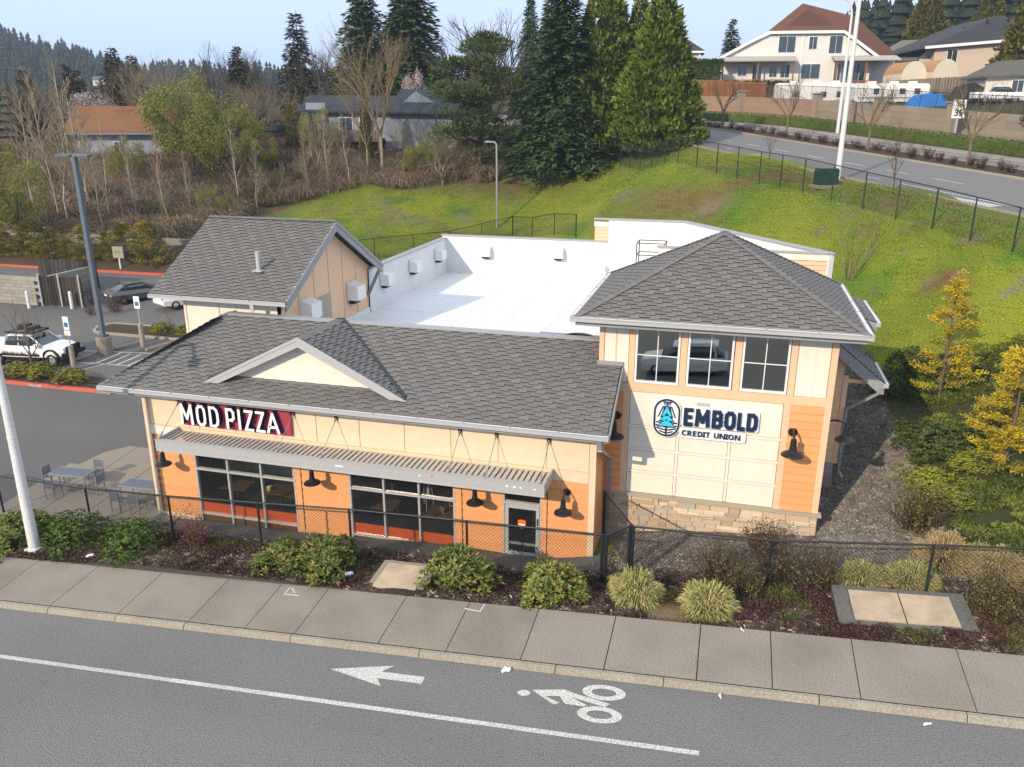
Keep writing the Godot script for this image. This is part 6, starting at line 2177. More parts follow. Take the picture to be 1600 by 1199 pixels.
	s = plant("mound_shrub", "broad dark green mounded shrub beside the gravel path", "shrub", G(30.3, -8.6), 0, "evergreen mounds in the right-hand planting")
	make_shrub(s, 1.7, 1.1, 620, .17, .06, [Color(.09, .125, .04), Color(.12, .16, .05), Color(.075, .10, .035)], .4)
	copy(s, G(29.7, -15.2), 1.0, Vector3(.75, 1.0, .75), "dark green mounded shrub at the upper end of the gravel path")
	copy(s, G(30.8, -17.0), 3.0, Vector3(.6, .9, .6), "small dark green mounded shrub near the upper golden conifer")
	s = plant("lime_shrub", "bright yellow-green shrub at the foot of the dark mound", "shrub", G(29.4, -4.9), 0, "yellow-green shrubs in the right-hand planting")
	make_shrub(s, .95, .9, 420, .12, .05, [Color(.32, .34, .04), Color(.24, .29, .04), Color(.38, .37, .05)], .1)
	copy(s, G(31.0, -6.6), 1.5, Vector3(.7, .7, .7), "small yellow-green shrub close to the tall golden conifer")
	copy(s, G(29.7, -3.7), 3.5, Vector3(.8, .8, .8), "yellow-green shrub with reddish leaves at the gravel's lower edge")
	var hb := plant("bare_bush", "bare mossy multi-stemmed tree on the grass bank behind the tower", "tree", G(28.5, -24.8), 0, "")
	var hc := MB.new()
	for i in 11:
		var ha := TAU * i / 11.0
		limb(hc, Vector3(cos(ha), 0, sin(ha)) * .25, (Vector3(cos(ha), 0, sin(ha)) * R.randf_range(.1, .6) + Vector3.UP).normalized(), R.randf_range(1.5, 2.3), .03, 4, vary(Color(.30, .24, .15), .3), .6, 2)
	part(hc, "stems", M.twig, hb)
	# car park shrubs
	var cs := plant("island_shrub", "yellow-green shrub left of the bare tree in the red-kerbed island", "shrub", lot(-18.6, -11.5, .1), 0, "shrubs in the car park islands")
	make_shrub(cs, .85, .75, 300, .14, .055, [Color(.30, .29, .04), Color(.22, .25, .04), Color(.38, .30, .05)], .2)
	copy(cs, lot(-16.9, -11.5, .1), 1, Vector3(1.1, 1.15, 1.0), "tallest yellow-green shrub in the red-kerbed island")
	copy(cs, lot(-14.6, -11.4, .1), 2, Vector3(1.15, .95, 1.0), "bright yellow-green shrub at the building end of the red-kerbed island")
	copy(cs, lot(-15.5, -20.6, .1), 3, Vector3(.9, .8, .9), "green shrub in the island behind the signed post")
	copy(cs, lot(-13.4, -20.4, .1), 4, Vector3(.9, .9, .9), "green shrub in the island against the cream wall")
	var bt := plant("young_tree", "young bare tree in the red-kerbed island in front of the pickup", "tree", lot(-17.9, -11.9, .05), 0, "")
	make_bare(bt, Color(.22, .17, .12), Color(.24, .19, .14), .75, 3, .12, 2.4)
	bt.scale = Vector3(.62, .56, .62)
	var b2 := plant("sapling_tree", "small bare sapling in the island against the cream wall", "tree", lot(-14.6, -20.5, .1), 0, "")
	make_bare(b2, Color(.30, .24, .18), Color(.30, .24, .18), .6, 2, .06, 1.2)
	b2.scale = Vector3(.34, .38, .34)
	var rb := plant("red_twig_shrub", "dark red twiggy shrub beside the bin enclosure gate", "shrub", lot(-25.3, -25.4, .1), 0, "dark red shrubs by the bin enclosure")
	make_twiggy(rb, 50, 1.7, .6, Color(.10, .05, .04), [Color(.10, .03, .03), Color(.13, .05, .04)], 500)
	copy(rb, lot(-22.0, -23.9, .1), 2, Vector3(.8, .75, .8), "dark red twiggy shrub behind the grey saloon")
	copy(rb, lot(-23.4, -23.0, .1), 4, Vector3(.7, .5, .7), "low dark red shrub on the bare kerbed point beside the saloon")
	# golden conifers in front of the retaining wall
	var gs := plant("bronze_conifer", "bronze-gold conifer shrub in the row along the far retaining wall", "conifer", lot(-46, -36.2, .2), 0, "bronze conifers along the retaining wall")
	make_gold(gs, 3.4, 1.3, [Color(.32, .25, .03), Color(.16, .17, .035), Color(.42, .31, .035), Color(.20, .20, .04)])
	for q in [[-44.2, .8], [-42.3, 1.0], [-40.4, .7], [-38.6, .95], [-36.9, .75], [-35.1, 1.05], [-33.0, .85], [-31.2, 1.1], [-29.6, .8], [-28.0, 1.25], [-48.5, 1.0], [-50.5, .8]]:
		copy(gs, lot(q[0], -36.0 + R.randf_range(-.5, .5), .2), R.randf() * 6, Vector3(1.2, 1.0, 1.2) * q[1])
	ground_litter()

func ground_litter() -> void:
	# bark chips and low ground cover in the street bed
	var ch := MB.new()
	for i in 5: ch.box(rdir() * .06, Vector3(.09, .012, .03), Color.WHITE, Basis.from_euler(Vector3(R.randf() * 6, R.randf() * 6, R.randf() * 6)))
	var cm := ch.mesh(M.plain)
	var ts := []
	var cs := []
	for i in 16000:
		var x := R.randf_range(-4, 36)
		var z := R.randf_range(1.2, 5.15) if x < 18.6 else R.randf_range(-.5, 5.15)
		if absf(x - 12.45) < 1.0 and absf(z - 4.2) < .9: continue
		if absf(x - 27.2) < 1.8 and absf(z - 3.35) < 1.0: continue
		if Vector2(x - 20.9, (z - 4.55) * 1.5).length() < .85: continue
		ts.append(Transform3D(Basis.from_euler(Vector3(R.randf() * .5, R.randf() * 6, 0)) * R.randf_range(.5, 1.3), G(x, z, .02)))
		var r := R.randf()
		cs.append(vary(Color(.15, .10, .078) if r < .66 else (Color(.085, .06, .052) if r < .84 else Color(.44, .35, .25)), .35))
	tag(many(cm, "bark_chips", self, ts, cs), "dark bark chips covering the planting bed along the pavement", "bark")
	# low creeping plants
	var lo := MB.new()
	for i in 46:
		var d := (rdir() + Vector3.UP * .7).normalized()
		leaf(lo, rdir() * Vector3(.16, .03, .16) + Vector3(0, .05, 0), d, d.cross(rdir()).normalized(), R.randf_range(.05, .11), .04, Color.WHITE)
	var lm := lo.mesh(M.leaf)
	ts = []
	cs = []
	for i in 9000:
		var x := R.randf_range(-2, 36)
		var z := R.randf_range(2.2, 5.1)
		var n := fb(x, z, .35)
		if n < .02 and i % 7: continue
		if absf(x - 12.45) < 1.1 and absf(z - 4.2) < 1.0: continue
		if absf(x - 27.2) < 1.9 and absf(z - 3.35) < 1.05: continue
		if Vector2(x - 20.9, (z - 4.55) * 1.5).length() < .95: continue
		ts.append(Transform3D(Basis(Vector3.UP, R.randf() * 6) * Basis.from_scale(Vector3.ONE * R.randf_range(.5, 1.1)), G(x, z, 0)))
		cs.append(vary(mixc(Color(.095, .045, .042), Color(.12, .14, .035), sstep(.1, .5, fb(x + 50, z, .6) + R.randf_range(-.2, .3))), .3))
	for i in 12000:
		var x := R.randf_range(28.8, 44)
		var z := R.randf_range(-17, 1.5)
		if fb(x, z, .22) < -.12 or x < 29.6 + fb(x, z, .5): continue
		ts.append(Transform3D(Basis(Vector3.UP, R.randf() * 6) * Basis.from_scale(Vector3.ONE * R.randf_range(.8, 1.9)), G(x, z, 0)))
		cs.append(vary(mixc(Color(.085, .11, .03), Color(.19, .23, .035), .5 + fb(x - 20, z, .3) * 1.4), .3))
	tag(many(lm, "ground_cover", self, ts, cs), "low creeping ground cover, purple and green, in the planting beds", "ground cover")
	# gravel
	var gv := MB.new()
	for i in 12: gv.box(rdir() * Vector3(.14, .02, .14), Vector3(.035, .02, .028) * R.randf_range(.6, 1.3), Color.WHITE, Basis.from_euler(Vector3(R.randf() * 6, R.randf() * 6, R.randf() * 6)))
	ts = []
	cs = []
	for i in 22000:
		var x := R.randf_range(25.5, 29.4)
		var z := R.randf_range(-20, 1.2)
		if i % 3 == 0:
			x = R.randf_range(18.9, 27)
			z = R.randf_range(-1.9, 1.4)
		ts.append(Transform3D(Basis(Vector3.UP, R.randf() * 6) * R.randf_range(.5, 1.2), G(x, z, .01)))
		cs.append(vary(Color(.19, .17, .15) if R.randf() < .8 else Color(.40, .36, .30), .3))
	tag(many(gv.mesh(M.plain), "gravel", self, ts, cs), "grey gravel strip along the side and front of the stone base", "gravel")
	# grass blades on the bank
	var gb := MB.new()
	for i in 14:
		var a := R.randf() * TAU
		var p := Vector3(R.randf_range(-.28, .28), -.02, R.randf_range(-.28, .28))
		var d := Vector3(cos(a) * .5, R.randf_range(.6, 1.0), sin(a) * .5) * R.randf_range(.10, .24)
		var sd := Vector3(-sin(a), 0, cos(a)) * .02
		gb.tri(p - sd, p + d, p + sd, Color.WHITE)
	var gm := gb.mesh(M.blade)
	ts = []
	cs = []
	for i in 70000:
		var x := R.randf_range(-24, 48)
		var z := R.randf_range(-74, -8)
		if x < 26.5 and z > -26: continue
		if x < 10 and x > -2 and z > -53: continue
		if x < -2 and z > -40: continue
		var s := .869 * (x - 48) - .494 * (z + 9.5)
		if s > -.6 or (x > 26 and x < 29.6 and z > -22): continue
		var c := soil(x, z)
		if c.g < c.r * .75 and R.randf() < .6: continue
		ts.append(Transform3D(Basis(Vector3.UP, R.randf() * 6) * Basis.from_scale(Vector3(1.2, R.randf_range(.3, .75), 1.2)), G(x, z, 0)))
		cs.append(vary(c, .15))
	tag(many(gm, "grass", self, ts, cs), "mossy yellow-green grass covering the bank behind the building", "grass")

func tree_row(proto: Node3D, rows: Array, group: String) -> void:
	# rows: x, z, height, width factor, label
	for i in rows.size():
		var q: Array = rows[i]
		var s: float = q[2] / 10.0
		var sc := Vector3(s * q[3], s, s * q[3])
		var at := G(q[0], q[1]) if q.size() < 6 else Vector3(q[0], q[5], q[1])
		if i == 0:
			proto.position = at
			proto.scale = sc
			proto.set_meta("label", q[4])
			proto.set_meta("group", group)
		else:
			copy(proto, at, R.randf() * 6, sc, q[4], group)
func terrace(x: float, z: float) -> float:
	var s := .869 * (x - 48) - .494 * (z + 9.5)
	var z0 := z + (s - 25.3) * .494
	return street_y(z0) + 2.0 + .10 * maxf(0, s - 25.3)

func background() -> void:
	R.seed = 21
	# ---- evergreens behind the bank
	var c := plant("cedar_tree", "", "tree", Vector3.ZERO, 0, "")
	make_cedar(c, 2.35, Color(.095, .155, .024), Color(.23, .30, .035), 15000, .36)
	tree_row(c, [[13.0, -66.5, 17.6, 1.12, "bright green cone-shaped cedar at the start of the bank-top fence"], [6.3, -71.0, 20.5, 1.08, "tall yellow-green cedar between the dark fir and the fence"], [9.8, -73.5, 17.0, .95, "dull green cedar squeezed between the two bright cedars"]], "evergreens at the top of the bank")
	var f := plant("fir_tree", "", "tree", Vector3.ZERO, 0, "")
	make_fir(f, 3.3, Color(.055, .12, .034), Color(.095, .165, .04), 56, .40)
	tree_row(f, [[2.4, -68.5, 20.5, 1.05, "tall dark green fir left of the cedars"], [-.6, -69.6, 8.8, 1.35, "low dense dark green fir skirting the grass edge"], [4.2, -71.5, 13.0, 1.1, "mid-height dark fir filling the gap before the cedars"], [-1.2, -77, 18.5, .75, "dark fir standing just behind the low skirting fir"], [-9.7, -101, 20.4, .6, "slim dark fir rising behind the spreading pine"], [-25.5, -94, 26, 1.05, "tallest dark fir behind the grey house"], [-33.7, -95, 25, 1.0, "dark fir with open crown behind the grey house roof"], [-29.5, -99, 23.0, 1.0, "dark fir between the two tall firs behind the grey house"]], "dark firs behind the bank")
	var f2 := plant("spruce_tree", "", "tree", Vector3.ZERO, 0, "")
	make_fir(f2, 2.8, Color(.08, .085, .035), Color(.11, .105, .045), 36, .44, .15)
	tree_row(f2, [[-46.1, -97.4, 20.2, .95, "olive-brown spruce standing alone against the sky"], [-68.1, -82.3, 14.2, 1.1, "dark rounded evergreen behind the orange-roofed house"], [-71.9, -79, 11.0, 1.2, "dark evergreen left of the blossom tree"], [-78, -84, 12.0, 1.1, "dark evergreen at the far left edge of the wood"], [-63, -80, 13.0, 1.0, "green-brown spruce behind the orange roof ridge"], [-74, -72, 11.0, 1.2, "low broad spruce left of the orange-roofed house"], [-51, -88, 14.5, 1.0, "spruce in the middle of the wood behind the willow"], [18.5, -140, 15.5, .9, "dark conifer between the two white-walled houses"]], "spruces in the wood")
	var p := plant("pine_tree", "spreading dark green pine with layered branches beside the firs", "tree", G(-7.8, -69), .4, "")
	make_pine(p, Color(.06, .10, .025), Color(.10, .14, .03))
	p.scale = Vector3(1.72, 1.5, 1.72)
	var y := plant("columnar_cypress", "", "tree", Vector3.ZERO, 0, "")
	make_cedar(y, .95, Color(.15, .14, .02), Color(.24, .20, .025), 4000, .3)
	tree_row(y, [[-32.9, -70.4, 7.6, 1.0, "narrow yellow cypress left of the grey house balcony"], [-23.1, -71, 10.4, .8, "narrow yellow cypress between the bare trunks by the grey house"]], "yellow cypresses by the grey house")
	var g := plant("golden_cedar", "", "tree", Vector3.ZERO, 0, "")
	make_cedar(g, 2.7, Color(.10, .11, .022), Color(.20, .18, .03), 9000, .42)
	tree_row(g, [[50.5, -137.4, 17, 1.0, "golden-green conifer behind the tent sheds", 21.0], [62, -146, 16, 1.0, "rounded golden-green conifer behind the dark-roofed house", 22.0], [57.6, -100, 17, 1.1, "golden-green conifer beside the mossy-roofed white house", 19.0]], "golden conifers behind the upper houses")
	# ---- bare trees
	var b := plant("bare_tree", "", "tree", Vector3.ZERO, 0, "")
	make_bare(b, Color(.12, .10, .085), Color(.13, .105, .085), .78, 5, .34, 2.0)
	tree_row(b, [[-12.9, -92, 19.6, 1.0, "gnarled bare oak above the spreading pine"], [-55.8, -91.5, 16.6, .8, "bare tree standing out against the sky left of the spruce"], [-55.1, -98, 15.4, .6, "slender bare tree just left of the olive spruce"], [-39.8, -95, 17.2, .7, "bare tree right of the olive spruce"]], "bare trees on the skyline")
	var b2 := plant("twiggy_tree", "", "tree", Vector3.ZERO, 0, "")
	make_bare(b2, Color(.30, .25, .19), Color(.30, .24, .17), .85, 5, .24, 1.4)
	tree_row(b2, [[-54.7, -73.8, 14.6, .9, "grey-brown twiggy tree behind the green willow"], [-59.8, -76.2, 13.8, 1.0, "grey-brown twiggy tree above the orange roof"], [-46.8, -69, 13.0, 1.0, "broad twiggy tree just behind the green willow"], [-38.5, -70, 10.5, 1.1, "brown twiggy tree left of the yellow cypress"], [-34.5, -76, 9.5, 1.1, "brown twiggy tree behind the yellow cypress"], [-65.7, -64.3, 12.0, 1.0, "twiggy tree at the left end of the wood"], [-64, -50, 10.5, .9, "tall twiggy tree on the left bank"], [-42.5, -76, 11, 1.0, "twiggy tree between willow and yellow cypress"], [-17.5, -72, 7.5, 1.0, "twiggy tree at the grey house's lower wall"], [-27.5, -66.5, 8.5, .9, "twiggy tree in front of the grey house balcony"], [-11.5, -66.5, 6.5, 1.0, "twiggy tree at the edge of the grass below the pine"]], "twiggy trees on the wooded bank")
	var pp := plant("poplar_tree", "", "tree", Vector3.ZERO, 0, "")
	make_bare(pp, Color(.42, .35, .24), Color(.34, .25, .15), .62, 5, .15, 3.0)
	tree_row(pp, [[-20.2, -69, 17.6, .85, "tall pale-trunked bare poplar in front of the grey house"], [-21.6, -68, 13.0, .8, "shorter pale-trunked bare poplar beside the tall one"]], "bare poplars by the grey house")
	for vn in 3:
		var sp := plant("birch_sapling", "", "tree", Vector3.ZERO, 0, "")
		make_sapling(sp, [Color(.50, .43, .32), Color(.40, .33, .24), Color(.55, .49, .40)][vn], Color(.40, .32, .22))
		var rows := []
		for q in [[[-41.2, -43, 16.5], [-39.5, -44.5, 11], [-37.5, -46, 8], [-48, -44, 13], [-34, -50, 7], [-24.5, -63, 9], [-56, -45, 8]], [[-44.7, -43.6, 15], [-43.8, -47, 12], [-36, -48, 9], [-54, -44, 8], [-29, -55, 8], [-26.5, -62, 7.5], [-38.6, -42.6, 9.5]], [[-40.0, -49, 9], [-31.9, -56, 9.5], [-46, -49, 13], [-22.5, -64.5, 8.5], [-42.6, -42.4, 12.5], [-33, -45, 6.5]]][vn]:
			rows.append([q[0], q[1], q[2], R.randf_range(.85, 1.1), ["thin pale leaning sapling with tan bark among the brambles", "thin brown-barked sapling among the brambles", "thin whitish-barked sapling among the brambles"][vn]])
		tree_row(sp, rows, "pale saplings on the bank")
	var tk := plant("thicket_tree", "", "tree", Vector3.ZERO, 0, "")
	make_bare(tk, Color(.28, .22, .16), Color(.36, .28, .20), 1.0, 5, .1, .5)
	var tr := []
	for q in [[-57, -43], [-51, -45.5], [-48, -53], [-64, -47], [-44, -56], [-36, -53], [-33.5, -57], [-30, -60], [-27, -64], [-24, -68], [-29, -48.5], [-41, -52], [-66, -46], [-50, -43], [-20, -66.5], [-15, -70]]:
		tr.append([q[0], q[1], R.randf_range(4.0, 6.5), R.randf_range(1.0, 1.4), "low spreading leafless thicket tree on the bramble bank"])
	tree_row(tk, tr, "thicket trees on the bank")
	# ---- spring-green and blossom
	var w := plant("willow_tree", "", "tree", Vector3.ZERO, 0, "")
	make_leafy(w, Color(.22, .24, .045), Color(.29, .30, .06), 13000, 3.4, .2)
	tree_row(w, [[-40.9, -61, 12.5, 1.0, "spring-green willow in the middle of the wooded bank"], [-37.0, -61.5, 10.2, 1.1, "spring-green willow leaning right beside the larger one"], [-43.5, -37.3, 9.5, .8, "olive-green bush at the far left by the wall"], [-31.4, -50.5, 3.6, 1.15, "bright green round bush at the foot of the brambles"], [-33.5, -63.5, 6.4, .9, "bright green bush between willow and grey house"], [-15.6, -69.5, 4.4, 1.0, "lime-green young bush at the grass edge by the pine"], [-66, -52, 6.5, 1.1, "olive-green tree on the left bank below the orange-roofed house"], [-47, -57, 6.0, 1.0, "olive-green bush in front of the large willow"], [-47.5, -69, 9.5, .9, "tall olive-green tree just behind the large willow"], [-29.5, -71.5, 6.5, 1.0, "green bush below the grey house balcony"], [-13.2, -71.5, 6.0, 1.1, "green bush under the spreading pine"]], "spring-green trees on the bank")
	var bl := plant("blossom_tree", "", "tree", Vector3.ZERO, 0, "")
	make_leafy(bl, Color(.55, .42, .43), Color(.62, .55, .55), 3500, 3.0, .3)
	tree_row(bl, [[-67.8, -76, 8.2, 1.1, "pale pink blossom tree behind the orange roof"], [-22.5, -86.5, 11.2, .5, "white blossom tree behind the grey house roof"]], "blossom trees")
	brambles()
	# ---- far wooded hills
	var hl := MB.new()
	var ridge := [[-680, 70], [-500, 56], [-437, 42], [-400, 32], [-320, 29], [-230, 24], [-78, 19], [0, 22], [50, 26], [84, 46], [112, 52], [157, 54], [320, 60]]
	for i in ridge.size() - 1:
		var a: Array = ridge[i]
		var d: Array = ridge[i + 1]
		for j in 6:
			var f0 := j / 6.0
			var f1 := (j + 1) / 6.0
			hl.quad(hp(a, f1), hp(d, f1), hp(d, f0), hp(a, f0), Color(.11, .115, .065))
	struct(hl, "hill", M.ground)
	var fm := MB.new()
	for l in 9:
		var fy := l / 9.0
		for i in 9:
			var an := TAU * i / 9 + l
			var L := 2.4 * (1 - fy) + .2
			var dd := Vector3(cos(an), -.35, sin(an))
			var sd := Vector3(-sin(an), 0, cos(an))
			fm.tri(Vector3(0, fy * 10 + 1.8, 0), dd * L + Vector3(0, fy * 10 + .6, 0) + sd * L * .45, dd * L + Vector3(0, fy * 10 + .6, 0) - sd * L * .45, Color.WHITE)
	var ts := []
	var cs := []
	for i in 4200:
		var rf := R.randf() * (ridge.size() - 1)
		var k := int(rf)
		var up_ := pow(R.randf(), .7)
		var q := hp(ridge[k], up_).lerp(hp(ridge[k + 1], up_), rf - k)
		var s := R.randf_range(1.1, 2.3)
		ts.append(Transform3D(Basis(Vector3.UP, R.randf() * 6) * Basis.from_scale(Vector3(s * 1.15, s, s * 1.15)), q))
		cs.append(vary(mixc(Color(.018, .034, .018), Color(.05, .055, .025), pow(R.randf(), 3)), .3))
	# a nearer belt of dark firs above the upper houses
	for i in 260:
		var x := R.randf_range(46, 125)
		var z := R.randf_range(-235, -185)
		var s := R.randf_range(1.3, 2.1)
		ts.append(Transform3D(Basis(Vector3.UP, R.randf() * 6) * Basis.from_scale(Vector3(s, s, s)), Vector3(x, 23 + (x - 46) * .08, z)))
		cs.append(vary(Color(.02, .036, .02), .3))
	for i in 500:
		var x := R.randf_range(-240, -20)
		var z := R.randf_range(-230, -125)
		var s := R.randf_range(.8, 1.5)
		ts.append(Transform3D(Basis(Vector3.UP, R.randf() * 6) * Basis.from_scale(Vector3(s * 1.3, s, s * 1.3)), Vector3(x, 8, z)))
		cs.append(vary(mixc(Color(.03, .05, .022), Color(.12, .095, .06), R.randf()), .3))
	tag(many(fm.mesh(M.needle), "far_forest", self, ts, cs), "dark conifer forest on the distant hills", "forest")
	houses()
	upper_things()
func hp(r: Array, f: float) -> Vector3:
	# foot to crest of the far hills
	return Vector3(r[0] * (.62 + .38 * f), lerpf(7, r[1], f), -300 - 190 * f)

func brambles() -> void:
	var m := MB.new()
	for i in 34:
		var a := R.randf() * TAU
		var p := Vector3(R.randf_range(-.7, .7), 0, R.randf_range(-.7, .7))
		var L := R.randf_range(.7, 1.6)
		var d := Vector3(cos(a), 0, sin(a))
		var h := R.randf_range(.5, 1.3)
		m.tube([p, p + d * L * .35 + Vector3(0, h, 0), p + d * L * .8 + Vector3(0, h * .85, 0), p + d * L * 1.2 + Vector3(0, h * .3, 0)], [.026, .02, .015, .008], 3, Color.WHITE * R.randf_range(.7, 1.3), false)
	for i in 60:
		var d := rdir()
		leaf(m, Vector3(R.randf_range(-1, 1), R.randf_range(.1, 1.1), R.randf_range(-1, 1)), d, d.cross(rdir()).normalized(), .12, .08, Color.WHITE * R.randf_range(.5, 1.4))
	var bm := m.mesh(M.twig)
	var ts := []
	var cs := []
	for i in 6000:
		var x := R.randf_range(-80, 2)
		var z := R.randf_range(-82, -40.5)
		var e := -58.5 - maxf(0, -x - 6) * .0 + fb(x, z, .12) * 5
		if x > -22 and z > -66 + (x + 22) * -.12 + fb(x, z, .2) * 3: continue
		if x > -30 and x <= -22 and z > -58 - (x + 30) * .9: continue
		if x > -26.5 and z > -40: continue
		if z < -70 and R.randf() < .6: continue
		var s := R.randf_range(.7, 1.5)
		ts.append(Transform3D(Basis(Vector3.UP, R.randf() * 6) * Basis.from_scale(Vector3(s, s * R.randf_range(.7, 1.2), s)), G(x, z, -.05)))
		var n := fb(x, z, .13)
		var col := mixc(Color(.40, .26, .175), Color(.30, .215, .135), .5 + n)
		if n > .22: col = mixc(col, Color(.10, .115, .03), .6)
		if R.randf() < .12: col = Color(.48, .38, .26)
		cs.append(vary(col, .3))
	tag(many(bm, "bramble_thicket", self, ts, cs), "reddish-brown leafless bramble thicket covering the bank", "brambles")

# plain house of walls, roof, windows in its own axes, front towards +z
func wall_box(parent: Node, x0: float, x1: float, y0: float, y1: float, z0: float, z1: float, col: Color) -> MeshInstance3D:
	var b := MB.new()
	b.bb(x0, x1, y0, y1, z0, z1, col)
	return part(b, "wall", M.plain, parent)
func win(parent: Node, x0: float, x1: float, y0: float, y1: float, z: float) -> void:
	var f := bx("window", M.white_frame, parent, x0 - .08, x1 + .08, y0 - .08, y1 + .08, z, z + .05)
	var xm := (x0 + x1) * .5
	bx("pane", M.car_glass, f, x0, xm - .03, y0, y1, z + .05, z + .07)
	bx("pane", M.car_glass, f, xm + .03, x1, y0, y1, z + .05, z + .07)
func roof_quad(parent: Node, called: String, qs: Array, col: Color) -> MeshInstance3D:
	var b := MB.new()
	for q in qs:
		if q.size() == 4: b.quad(q[0], q[1], q[2], q[3], col)
		else: b.tri(q[0], q[1], q[2], col)
	# give the sheet thickness
	for q in qs:
		var o := Vector3(0, -.22, 0)
		if q.size() == 4: b.quad(q[3] + o, q[2] + o, q[1] + o, q[0] + o, col)
		else: b.tri(q[2] + o, q[1] + o, q[0] + o, col)
		for i in q.size(): b.quad(q[i], q[(i + 1) % q.size()], q[(i + 1) % q.size()] + o, q[i] + o, col)
	return part(b, called, M.roof_far, parent)
func railing(parent: Node, x0: float, x1: float, y: float, z: float, col: Color) -> void:
	var b := MB.new()
	b.bb(x0, x1, y + .95, y + 1.08, z - .05, z + .05, col)
	b.bb(x0, x1, y + .1, y + .2, z - .04, z + .04, col)
	var n := int((x1 - x0) / .32)
	for i in n + 1:
		var x := lerpf(x0, x1, i / float(n))
		b.bb(x - .04, x + .04, y + .2, y + .95, z - .03, z + .03, col)
	part(b, "railing", M.board, parent)

func houses() -> void:
	var WH := Color(.78, .775, .76)
	var BR := Color(.22, .095, .055)
	var WO := Color(.42, .17, .07)
	# big white house with brown roof
	var h := thing("white_house", "large white two-storey house with brown shingle roof and timber decks", "house", Vector3(28.6, 19.4, -118), .12)
	h.scale = Vector3(.95, .92, .95)
	wall_box(h, -11.3, 12.2, 0, 5.2, -10, 0, WH)
	var gb := MB.new()
	gb.prism([Vector2(-11.3, 5.2), Vector2(12.2, 5.2), Vector2(7.0, 9.0), Vector2(-3.6, 9.0)], -.3, -.0, WH)
	part(gb, "gable_wall", M.plain, h)
	roof_quad(h, "roof", [[Vector3(-4.4, 9.1, .5), Vector3(1.6, 14.2, -6), Vector3(1.6, 14.2, -7), Vector3(-4.4, 9.1, -11)], [Vector3(-4.4, 9.1, .5), Vector3(7.4, 9.1, .5), Vector3(4.4, 12.0, -4), Vector3(1.6, 14.2, -6)], [Vector3(7.4, 9.1, .5), Vector3(13.2, 4.9, .5), Vector3(13.2, 4.9, -10), Vector3(7.4, 12.2, -6), Vector3(4.4, 12.0, -4)].slice(0, 4), [Vector3(1.6, 14.2, -6), Vector3(4.4, 12.0, -4), Vector3(11.5, 12.0, -8), Vector3(1.6, 14.2, -7)]], BR)
	roof_quad(h, "roof_slope", [[Vector3(7.4, 9.1, .5), Vector3(4.4, 12.2, -4), Vector3(9.4, 12.2, -6), Vector3(17.2, 5.0, -4), Vector3(13.4, 5.0, .4)].slice(0, 4), [Vector3(7.4, 9.1, .5), Vector3(9.4, 12.2, -6), Vector3(17.2, 5.2, -4), Vector3(13.2, 5.2, .5)], [Vector3(9.4, 12.2, -6), Vector3(10.8, 12.2, -8), Vector3(18.6, 5.2, -6.5), Vector3(17.2, 5.2, -4)]], BR)
	roof_quad(h, "roof_slope", [[Vector3(-12.2, 4.9, .5), Vector3(-4.4, 9.1, .5), Vector3(-4.4, 9.1, -11), Vector3(-12.2, 4.9, -11)]], BR)
	var vg := MB.new()
	vg.bar(Vector3(-12.3, 4.85, .55), Vector3(-4.4, 9.05, .55), .1, .45)
	vg.bar(Vector3(-4.4, 9.0, .55), Vector3(7.4, 9.0, .55), .1, .45)
	vg.bar(Vector3(7.4, 9.0, .55), Vector3(13.3, 4.9, .55), .1, .45)
	part(vg, "barge_board", M.white_frame, h)
	wall_box(h, 12.3, 17.0, 0, 5.0, -9, -4, WH * .95)
	for q in [[-2.6, .0, 5.9, 8.4], [2.2, 3.4, 6.4, 8.3], [5.4, 7.4, 5.7, 8.4], [-8.8, -7.4, 2.2, 3.9], [-6.4, -5.0, 1.0, 3.9], [-3.7, -2.5, 2.0, 3.8], [-1.9, -.5, 1.9, 3.9], [1.4, 4.3, 1.7, 4.0], [6.6, 7.6, .8, 4.0], [9.6, 11.4, 1.0, 4.0], [8.0, 9.0, .8, 4.0]]: win(h, q[0], q[1], q[2], q[3], 0)
	for d in [[-11.6, -.2, .4], [6.3, 15.6, .2]]:
		var dk := bx("deck", M.board, h, d[0], d[1], d[2] - .3, d[2], .05, 2.6)
		(dk.mesh as ArrayMesh).surface_set_material(0, mat("deck_wood", WO, .8, .2))
		railing(h, d[0], d[1], d[2], 2.6, WO)
		roof_quad(h, "porch_roof", [[Vector3(d[0] - .4, 5.3, 0.1), Vector3(d[1] + .4, 5.3, .1), Vector3(d[1] + .4, 4.55, 3.0), Vector3(d[0] - .4, 4.55, 3.0)]], Color(.62, .60, .56))
		for x in [d[0] + .1, lerpf(d[0], d[1], .5), d[1] - .1]: bx("post", M.deck_wood, h, x - .1, x + .1, -2.5, 4.6, 2.45, 2.65)
	bx("downpipe", M.white_frame, h, 1.15, 1.3, .0, 9.0, .02, .12)
	# slab of house at the left and the dark-roofed house at the right
	h = thing("cream_house", "cream house with dark grey hipped roof half hidden behind the cedars", "house", Vector3(8.5, 21.5, -124), .1)
	wall_box(h, -9, 5.2, 0, 4.3, -8, 0, Color(.66, .62, .55))
	roof_quad(h, "roof", [[Vector3(-9.6, 4.2, .6), Vector3(-4.5, 8.0, -4), Vector3(.6, 8.0, -4), Vector3(6.2, 4.2, .6)], [Vector3(6.2, 4.2, .6), Vector3(.6, 8.0, -4), Vector3(6.2, 4.2, -8.6)]], Color(.075, .08, .09))
	bx("fascia_board", M.white_frame, h, -9.6, 6.2, 3.9, 4.2, .55, .65)
	win(h, 1.2, 2.6, 1.2, 2.8, 0)
	h = thing("grey_roof_house", "beige house with long dark grey roof behind the tent sheds", "house", Vector3(55.5, 21.0, -124), .08)
